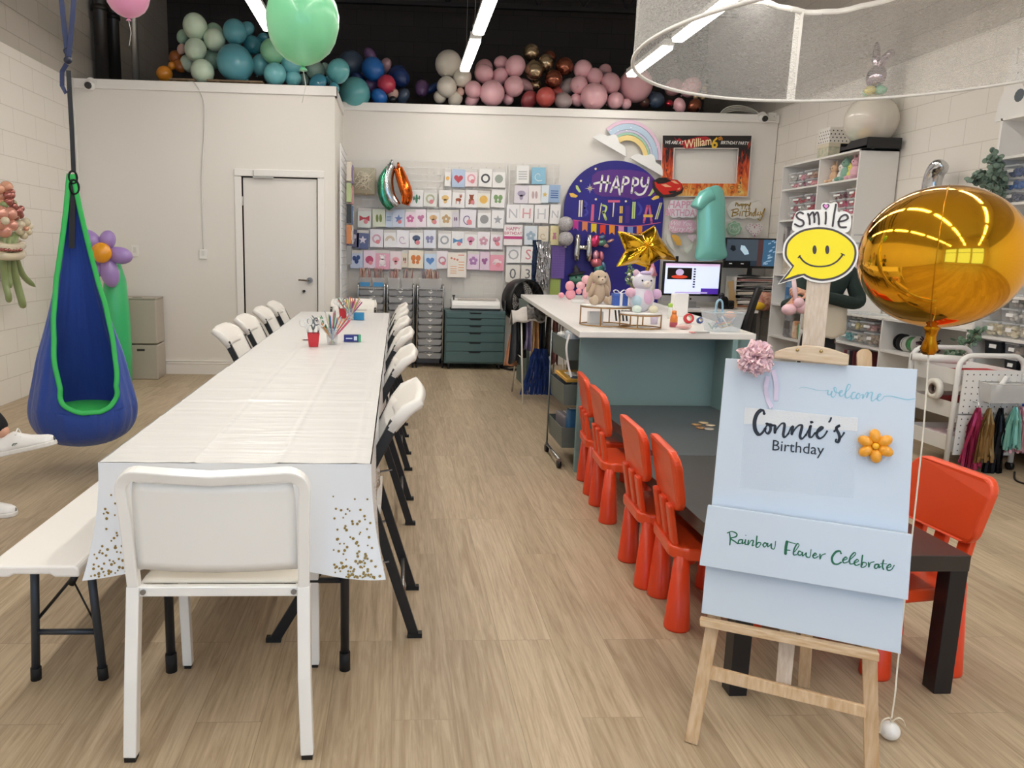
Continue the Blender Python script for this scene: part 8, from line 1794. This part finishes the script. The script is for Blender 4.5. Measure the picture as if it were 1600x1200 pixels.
B().grid(apron, 30, 10).build('apron', M('d8cdb8', .8, bump=.2, scale=50), t, world=True, solid=.004)
B().tube([V((bx+.17*sin(a_), Yp-.14*cos(a_), .995)) for a_ in [2*PI*i/30 for i in range(30)]], .009, 6, closed=True).build('apron_string', M('cfc4ae', .8), t, world=True)
B().grid(lambda u, v: V((bx-.19+.1*u, Yp-.17-.02*sin(u*6), .97-.26*v*(1-.2*u)))+V((.012*sin(v*9), 0, 0)), 8, 12).build('hand_towel', M('d2c4a4', .9, bump=.5, scale=30), t, world=True, solid=.006)
head(t, hd, fdir, hair='2a1618', long=.26)
hand(t, hR+V((.0, .06, -.02)), V((-.1, -.8, .35)), V((-.8, .1, .3)), 1, 1.25); hand(t, hL+V((.06, .04, -.01)), V((-.75, -.5, .2)), V((-.2, -.6, .75)), -1, 1.25)
for s_ in (-1, 1): shoe(t, V((bx+s_*.12, Yp-.2, .0)), V((s_*.15, -1, 0)), V((0, 0, 1)), .245, False)
bq = P(1245, 484, 'y', Yp-.4)
t = thing('twisted_balloon', 'pale pink twisted balloon held by the person behind the easel', 'balloon', bq)
for c, r_ in (((-.055, 0, 0), (.05, .045, .04)), ((.04, 0, .015), (.05, .045, .042)), ((.0, -.02, .05), (.035, .03, .035)), ((.085, 0, .03), (.02, .02, .03))): B().sph(c, r_, 18, 12).build('bubble', M('e8bfc8', .22, coat=.5), t)
sp = P(1240, 436, 'y', Yp-.4); B().tube([bq-bq, (sp-bq)*.6, sp-bq], [.012, .016, .014], 12).build('balloon_tail', M('eccdd2', .25, coat=.4), t)
# the seated person whose shoes show at the edge
YpS = 3.66
t = thing('person', 'seated person with crossed legs in black trousers and white sneakers beside the swing', 'person', (-2.5, YpS, 0))
toe1, toe2 = P(87, 688, 'y', 3.6), P(25, 797, 'z', .028)
d1, up1 = V((.97, -.06, .24)), V((-.24, .08, .97)); sh_d2 = V((1, -.05, 0))
toe1 = toe1-V((0, 0, .02)); an1 = toe1-d1.normalized()*.215+up1*.085; an2 = V((toe2.x-.2, 3.71, .09))
kn1, kn2 = V((-2.11, 3.63, .70)), V((-2.13, 3.73, .50)); pe = V((-2.52, YpS+.02, .555))
hd = V((-2.5, YpS-.02, 1.30)); hl, hr = V((-2.22, YpS-.08, .73)), V((-2.2, YpS+.06, .74))
shl, shr = V((-2.54, YpS-.19, 1.06)), V((-2.54, YpS+.2, 1.06)); el, er = V((-2.48, YpS-.26, .8)), V((-2.47, YpS+.27, .8))
pts, ed = chains([('pel', pe, (.13, .11)), ('wst', pe+V((-.02, 0, .16)), (.12, .1)), ('chs', V((-2.55, YpS, .98)), (.13, .11)), ('nk', V((-2.54, YpS, 1.13)), .052), ('jaw', hd+V((.01, 0, -.07)), .058), ('hd', hd+V((0, 0, .02)), (.078, .088)), ('top', hd+V((-.01, 0, .085)), (.06, .07))],
                 ['chs', ('sL', shl, .05), ('eL', el, .038), ('wL', hl+V((-.08, -.02, .02)), .024)], ['chs', ('sR', shr, .05), ('eR', er, .038), ('wR', hr+V((-.08, .04, .02)), .024)],
                 ['pel', ('k1', kn1, .058), ('a1', an1, .036)], ['pel', ('k2', kn2, .058), ('a2', an2, .036)])
skin_mesh('body', pts, ed, SKN, t)
pts, ed = chains([('w', pe+V((0, 0, .06)), (.15, .13)), ('c', V((-2.55, YpS, .97)), (.155, .13)), ('n', V((-2.545, YpS, 1.1)), .07)], ['c', ('sL', shl, .066), ('eL', el, .052), ('wL', hl+V((-.1, -.03, .02)), .036)], ['c', ('sR', shr, .066), ('eR', er, .052), ('wR', hr+V((-.1, .05, .02)), .036)])
skin_mesh('sweater', pts, ed, M('4a4f58', .85), t)
pts, ed = chains([('p', pe, (.15, .12))], ['p', ('k1', kn1, .075), ('a1', an1+(kn1-an1)*.03, .058)], ['p', ('k2', kn2, .075), ('a2', an2+(kn2-an2)*.12, .05)])
skin_mesh('trousers', pts, ed, M('141417', .85), t)
head(t, hd, V((.95, -.2, -.15)), hair='1c1615', long=0)
hand(t, hl+V((-.08, -.02, .02)), V((.9, .1, -.25)), V((.2, 0, 1)), 1, .6); hand(t, hr+V((-.08, .04, .02)), V((.9, -.1, -.25)), V((.2, 0, 1)), -1, .6)
shoe(t, toe1, d1, up1); shoe(t, V((toe2.x, toe2.y, 0)), sh_d2, V((0, 0, 1)))
t = thing('stool', 'round grey stool under the seated person', 'stool', (-2.54, YpS, 0))
B().lathe([(0, .38), (.17, .38), (.18, .4), (.17, .42), (0, .42)], n=28).build('seat', M('8a8c90', .6), t, bevel=.0)
for k in range(4): a_ = PI/4+k*PI/2; B().cyl((.12*cos(a_), .12*sin(a_), .385), (.17*cos(a_), .17*sin(a_), 0), .013, n=10).build('leg', M('b08f68', .5), t)

# ================================================================== balloons on the ledges
def balloon_mesh(nm, mat):
    b = B(); pf = [(.0, 1.0), (.18, .985), (.4, .92), (.62, .79), (.8, .6), (.93, .36), (1.0, .08), (.985, -.2), (.9, -.5), (.74, -.76), (.5, -.95), (.25, -1.06), (.08, -1.11), (.05, -1.13)]
    b.lathe([(r_, -z) for r_, z in pf][::-1] if False else pf[::-1], n=24, caps=False)
    b.lathe([(.05, -1.13), (.1, -1.2), (.12, -1.23), (.0, -1.2)], n=12)
    return b.build(nm, mat)
PALETTE = {'pale mint': ('cfe2cc', .32, 0), 'soft green': ('a8c9b0', .35, 0), 'mint green': ('8fd0a6', .3, 0), 'dusty teal': ('5a9fae', .32, 0), 'deep teal': ('3d8696', .3, 0), 'aqua': ('7cc5cc', .3, 0), 'grey green': ('7f9a8e', .35, 0), 'sea blue': ('5fa9ae', .3, 0), 'glossy teal': ('3a7f96', .12, 0),
           'slate': ('4a5a70', .35, 0), 'royal blue': ('2a6fc0', .28, 0), 'navy': ('26407a', .3, 0), 'plum': ('7a5a86', .3, 0), 'dusty mauve': ('b08a94', .35, 0), 'red pink': ('d0405a', .3, 0), 'beige pink': ('d8b0a4', .35, 0), 'black': ('1a1a20', .12, 0), 'orange': ('d98a2a', .3, 0), 'brown orange': ('a8602c', .3, 0),
           'ivory': ('e2dbcf', .3, 0), 'pearl': ('e8e2d6', .15, .1), 'cream': ('d8d0c2', .3, 0), 'rose pink': ('f0bcc4', .3, 0), 'dusty pink': ('cf9fa4', .33, 0), 'champagne gold': ('b09a7c', .22, .9), 'copper': ('9a5a44', .24, .85), 'coral': ('d0605a', .32, 0), 'muted red': ('9f4a4e', .33, 0), 'mauve grey': ('b3a2a2', .35, 0), 'brown': ('5a3a34', .3, 0), 'gold pearl': ('c9b08a', .2, .6), 'red foil': ('a83040', .15, .8)}
BALL = {}
count = {}
def ledge(lst, crop, Ybase, where, grp, seq):
    items = []
    for it in lst: items.append(it)
    for x, y, rx, ry, colr, lay in items:
        (px_, py_), = crop([(x, y)]); sc_ = crop([(1, 0)])[0][0]-crop([(0, 0)])[0][0]
        Y = Ybase+lay*.13; q = P(px_, py_, 'y', Y); k = (q-EYE).dot(FW)/CF*sc_; r_ = max(rx, ry)*k
        seq.append((px_, q, rx*k, ry*k, colr, where, grp))
def size_word(r_): return 'tiny' if r_ < .06 else 'small' if r_ < .1 else 'medium' if r_ < .14 else 'large' if r_ < .2 else 'giant'
C2, C3, C4 = cr(230, 0, .25), cr(620, 0, .25), cr(960, 0, .4)
seq = []
YL1, YL2 = YF+.18, YB+.18
ledge([(300, 165, 75, 82, 'pale mint', 1), (222, 228, 36, 46, 'soft green', 2.5), (420, 248, 67, 68, 'pale mint', 1), (303, 308, 68, 70, 'pale mint', .5), (255, 395, 46, 52, 'pale mint', 2), (345, 445, 73, 74, 'pale mint', 0), (405, 370, 52, 60, 'soft green', 2.2), (425, 188, 50, 36, 'soft green', 2.6), (547, 198, 73, 80, 'dusty teal', 1), (625, 180, 42, 50, 'dusty teal', 2.6),
       (548, 392, 112, 116, 'dusty teal', .2), (658, 282, 56, 62, 'deep teal', 1.8), (722, 238, 36, 26, 'deep teal', 3), (782, 318, 75, 78, 'mint green', .4), (710, 402, 56, 66, 'aqua', 1.6), (800, 463, 70, 70, 'aqua', 0), (905, 398, 68, 60, 'aqua', .8), (912, 490, 52, 46, 'aqua', .8), (978, 498, 32, 40, 'grey green', 1.8), (107, 460, 50, 46, 'orange', 1), (180, 360, 42, 44, 'brown orange', 2.5), (203, 412, 36, 42, 'brown orange', 2), (155, 410, 24, 26, 'orange', 1.8), (215, 305, 26, 33, 'beige pink', 1.4)], C2, YL1, 'door-side ledge', 'balloons on the door-side ledge', seq)
ledge([(1050, 438, 58, 58, 'grey green', 1.5), (1065, 518, 62, 44, 'glossy teal', .3), (1195, 442, 70, 76, 'sea blue', .8), (1122, 432, 26, 46, 'grey green', 2), (1170, 548, 30, 36, 'deep teal', .6), (1135, 495, 22, 24, 'deep teal', 1.2)], C2, YL1, 'stepped corner', 'balloons at the stepped corner of the ledge', seq)
ledge([(1297, 583, 97, 100, 'sea blue', -.9), (1275, 400, 82, 80, 'slate', 3), (1410, 430, 70, 75, 'royal blue', .9), (1395, 345, 50, 34, 'plum', 2.6), (1490, 410, 36, 50, 'dusty mauve', 2.6), (1562, 480, 60, 75, 'navy', 2.6), (1495, 525, 57, 58, 'red pink', .5), (1395, 535, 42, 56, 'plum', 1.7), (1450, 605, 56, 46, 'royal blue', .1), (1535, 585, 36, 33, 'beige pink', .8), (1535, 624, 25, 22, 'black', 0), (1325, 450, 40, 40, 'plum', 3.4), (1322, 490, 46, 30, 'navy', 2.4)], C2, YL2, 'blue end of the long ledge', 'balloons at the blue end of the long ledge', seq)
ledge([(20, 485, 56, 66, 'navy', 2), (42, 600, 36, 50, 'slate', 1.4), (157, 550, 46, 66, 'plum', 3), (228, 550, 24, 60, 'navy', 3), (323, 398, 83, 83, 'ivory', 1), (410, 483, 58, 60, 'pearl', .5), (311, 542, 62, 64, 'ivory', .2), (270, 605, 41, 38, 'cream', .8), (365, 618, 50, 40, 'cream', .6), (398, 572, 23, 28, 'beige pink', .3), (545, 430, 56, 60, 'dusty pink', 2), (543, 460, 57, 62, 'rose pink', 1), (650, 390, 44, 39, 'rose pink', 2), (742, 412, 63, 67, 'rose pink', 1), (645, 477, 50, 57, 'rose pink', 1.4), (478, 560, 52, 56, 'rose pink', .3), (470, 622, 51, 37, 'rose pink', .9), (598, 582, 80, 75, 'rose pink', 0), (733, 538, 63, 63, 'rose pink', .4), (800, 530, 33, 53, 'dusty pink', 1.6), (695, 620, 36, 33, 'rose pink', 1),
       (842, 328, 52, 50, 'champagne gold', 2), (858, 438, 58, 63, 'champagne gold', .9), (930, 395, 51, 56, 'champagne gold', 1.6), (950, 360, 46, 40, 'copper', 2.6), (1047, 415, 56, 56, 'copper', 1.4), (980, 495, 56, 58, 'copper', .7), (865, 530, 36, 41, 'champagne gold', 1.8), (825, 625, 60, 42, 'muted red', .8), (930, 605, 60, 60, 'coral', .2), (990, 570, 34, 50, 'coral', 1.6), (1040, 628, 58, 46, 'mauve grey', .5), (1070, 540, 46, 60, 'mauve grey', 1.6), (1165, 435, 60, 56, 'rose pink', 1.3), (1138, 530, 55, 56, 'rose pink', .6), (1235, 477, 51, 53, 'rose pink', .9), (1300, 442, 42, 24, 'dusty pink', 2.2), (1335, 518, 60, 66, 'rose pink', .7), (1124, 625, 36, 46, 'rose pink', .7), (1232, 603, 84, 78, 'rose pink', 0), (1368, 628, 52, 52, 'rose pink', .2), (1432, 650, 34, 32, 'rose pink', .6), (1490, 530, 105, 103, 'rose pink', 1.2), (1550, 640, 32, 30, 'brown', 1.4), (1600, 605, 30, 34, 'slate', 1.8)], C3, YL2, 'long ledge', 'balloons in the pink garland on the long ledge', seq)
ledge([(165, 392, 31, 30, 'slate', 1.6), (232, 340, 31, 38, 'dusty pink', 1.6), (300, 340, 36, 41, 'rose pink', 1.4), (255, 412, 30, 22, 'rose pink', .3), (312, 416, 30, 20, 'copper', .3), (350, 345, 10, 10, 'gold pearl', .8), (335, 372, 10, 10, 'gold pearl', .6), (317, 378, 10, 10, 'gold pearl', .7), (345, 380, 10, 10, 'gold pearl', .5), (362, 376, 9, 9, 'gold pearl', .6), (358, 358, 8, 8, 'gold pearl', .9), (214, 404, 14, 14, 'red foil', .4)], C4, YL2, 'ledge behind the net', 'balloons on the ledge behind the net', seq)
seq.sort(key=lambda s: s[0])
for px_, q, rx, ry, colr, where, grp in seq:
    key = (size_word(max(rx, ry)), colr, where); count[key] = count.get(key, 0)+1
tot = dict(count); count = {}
for px_, q, rx, ry, colr, where, grp in seq:
    if colr not in BALL: h_, ro, me_ = PALETTE[colr]; o = balloon_mesh('balloon', M(h_, ro, me_, coat=.25)); BALL[colr] = o; fresh = True
    else: o = dup(BALL[colr])
    sw_ = size_word(max(rx, ry)); key = (sw_, colr, where); count[key] = count.get(key, 0)+1
    lb = '%s %s balloon on the %s' % (sw_, colr, where)
    if tot[key] > 1: lb = '%s %s balloon, %s of its kind from the door, %s' % (sw_, colr, ORD[count[key]-1], where)
    tag(o, lb, 'balloon', grp); o.location = q; o.scale = (rx, rx, ry*.97)
    r = random.Random(int(px_*13)); o.rotation_euler = (r.uniform(.3, 1.2), r.uniform(-.5, .5), r.uniform(0, 6))
# boards under the garland
for x0, x1, y, lb in ((264, 303, 121, 'stack of thin wooden boards on the door-side ledge under the mint balloons'), (322, 410, 124, 'long wooden board on the door-side ledge under the teal balloon')):
    a_, b_ = P(x0, y, 'y', YF+.06), P(x1, y, 'y', YF+.06)
    t = thing('wood_board', lb, 'board', ((a_.x+b_.x)/2, YF+.12, LEDGE+.001))
    for k in range(2): B().box((0, 0, .014+.026*k), (b_.x-a_.x, .09, .018)).build('plank', M('8a7358', .7, vary='6a563f', scale=12), t)
    for x in (-.3, .3): B().box((x*(b_.x-a_.x), 0, .0275), (.03, .09, .009)).build('spacer', M('5a4a38', .7), t)
# cable coil at the far end
t = thing('cable_coil', 'loose coil of white cable on the long ledge next to the security camera', 'cable', (P(1160, 172, 'y', YB).x, YB+.06, LB))
for k in range(4): B().tube([(.24*cos(a_)+.02*k, .04*sin(a_*2)+.02*k, .005+.1*max(0, sin(a_))*(1-.15*k)) for a_ in [PI*i/14 for i in range(15)]], .006, 6).build('cable_loop', M('d6d3cc', .5), t)
# pipes behind the ledge
for x, yy, r_, colr, lb in ((210, YF+.5, .035, 'b9b6b0', 'shiny metal conduit rising behind the door-side ledge'), (158, YF+.6, .07, '3a3634', 'dark vent pipe rising behind the corner ledge'), (178, YF+.9, .06, '332f2d', 'thinner dark vent pipe rising behind the corner ledge')):
    q = P(x, 60, 'y', yy); t = thing('pipe', lb, 'pipe', (q.x, yy, LEDGE-.1)); B().cyl((0, 0, 0), (0, 0, ZC-LEDGE+.1), r_, n=16).build('pipe_wall', M(colr, .35, .7 if colr[0] == 'b' else 0), t); B().cyl((0, 0, .9), (0, 0, .95), r_*1.25, n=16).build('coupling', M(colr, .4, .5), t)
# helium balloons near the viewer
for (x, y, rx, ry), Y, colr, lb in (((473, 30, 57, 62), 3.1, '86dba6', 'big mint green balloon floating high above the white table'), ((199, -12, 34, 34), 4.2, 'e79ac0', 'pink balloon floating high above the swing')):
    q = P(x, y, 'y', Y); k = (q-EYE).dot(FW)/CF
    o = balloon_mesh('balloon', M(colr, .28, coat=.3, sss=.1)); tag(o, lb, 'balloon'); o.location = q; o.scale = (rx*k, rx*k, ry*k)
    B().tube([q+V((0, 0, -ry*k*1.2)), q+V((.01, 0, -ry*k*1.2-.06)), q+V((-.006, .01, -ry*k*1.2-.12))], .0015, 5).build('string', M('e0ded8', .5), o, world=True)
# ================================================================== net canopy
nm_, nt, bs, N, L = nodes('sheer_net')
out = nt.nodes['Material Output']; tr = N('ShaderNodeBsdfTransparent'); df = N('ShaderNodeBsdfDiffuse'); tl = N('ShaderNodeBsdfTranslucent'); mx1 = N('ShaderNodeMixShader'); mx2 = N('ShaderNodeMixShader')
for n_ in (df, tl): n_.inputs[0].default_value = (.86, .85, .83, 1)
tc = N('ShaderNodeTexCoord'); mp = N('ShaderNodeMapping'); mp.inputs['Scale'].default_value = (14, 14, 70); wv = N('ShaderNodeTexNoise'); wv.inputs['Scale'].default_value = 3; wv.inputs['Detail'].default_value = 5; wv.inputs['Distortion'].default_value = 1.5
rp = N('ShaderNodeMapRange'); rp.inputs[1].default_value = .3; rp.inputs[2].default_value = .7; rp.inputs[3].default_value = .15; rp.inputs[4].default_value = .42
L(tc.outputs['Object'], mp.inputs[0]); L(mp.outputs[0], wv.inputs['Vector']); L(wv.outputs['Fac'], rp.inputs[0])
L(df.outputs[0], mx1.inputs[1]); L(tl.outputs[0], mx1.inputs[2]); L(rp.outputs[0], mx2.inputs[0]); L(tr.outputs[0], mx2.inputs[1]); L(mx1.outputs[0], mx2.inputs[2]); L(mx2.outputs[0], out.inputs[0])
kN = .9; nc = V((3.0265*kN, 4.952*kN, 0)); nr = 1.521*kN; z0 = CH+kN*(2.6-CH); z1 = z0+.64
t = thing('net_canopy', 'round white net canopy hanging from the ceiling over the shelves', 'canopy', (nc.x, nc.y, z0))
def netf(u, v):
    a = 2*PI*u; k = nr*(1-.03*v+.008*sin(a*37)*(.3+v)+.02*sin(a*9+2)*v); return V((k*cos(a), k*sin(a), (z1-z0)*v*(1-.05*sin(a*6)*v)))
B().grid(netf, 180, 10, cu=True).build('net_wall', nm_, t, solid=-1)
def roof(u, v):
    a = 2*PI*u; k = nr*.97*(1-v)+.02; return V((k*cos(a), k*sin(a), (z1-z0)*(1-.05*sin(a*6))+.06*v-.13*math.sin(PI*min(1, v*1.6))*(.7+.3*sin(a*8))))
B().grid(roof, 96, 8, cu=True).build('net_roof', M('efece6', .8, alpha=.16), t, solid=-1)
B().tube([(nr*cos(a_), nr*sin(a_), 0) for a_ in [2*PI*i/96 for i in range(96)]], .011, 8, closed=True).build('hoop', M('e2e0dc', .5), t)
B().tube([netf(i/120, 1)*1.0 for i in range(120)], [(.022, .004)]*120, 6, closed=True, sq=(0, 0, 1)).build('top_hem', M('eceae6', .7), t)
a_t = math.atan2(P(1235, 158, 'z', z0).y-nc.y, P(1235, 158, 'z', z0).x-nc.x)
for k, a_ in enumerate((a_t, a_t+PI*.93, a_t-PI*.6)):
    b = B(); tng = V((-sin(a_), cos(a_), 0))
    for v in range(10):
        p, q = netf(a_/(2*PI) % 1, v/10), netf(a_/(2*PI) % 1, (v+1)/10); d_ = V((cos(a_), sin(a_), 0))*.004
        b.add([p-tng*.03+d_, p+tng*.03+d_, q+tng*.03+d_, q-tng*.03+d_], [(0, 1, 2, 3)])
    b.build('white_tape', M('eeece8', .7), t, solid=.002)
for k in range(4): a_ = PI/4+k*PI/2; p = netf(a_/(2*PI), 1); B().tube([p, V((p.x*.55, p.y*.55, ZC-z0))], .003, 5).build('hanging_cord', M('dcd9d2', .6), t)
for x, y0_, y1_ in ((1328, 12, 66), (1415, 50, 82)): pass
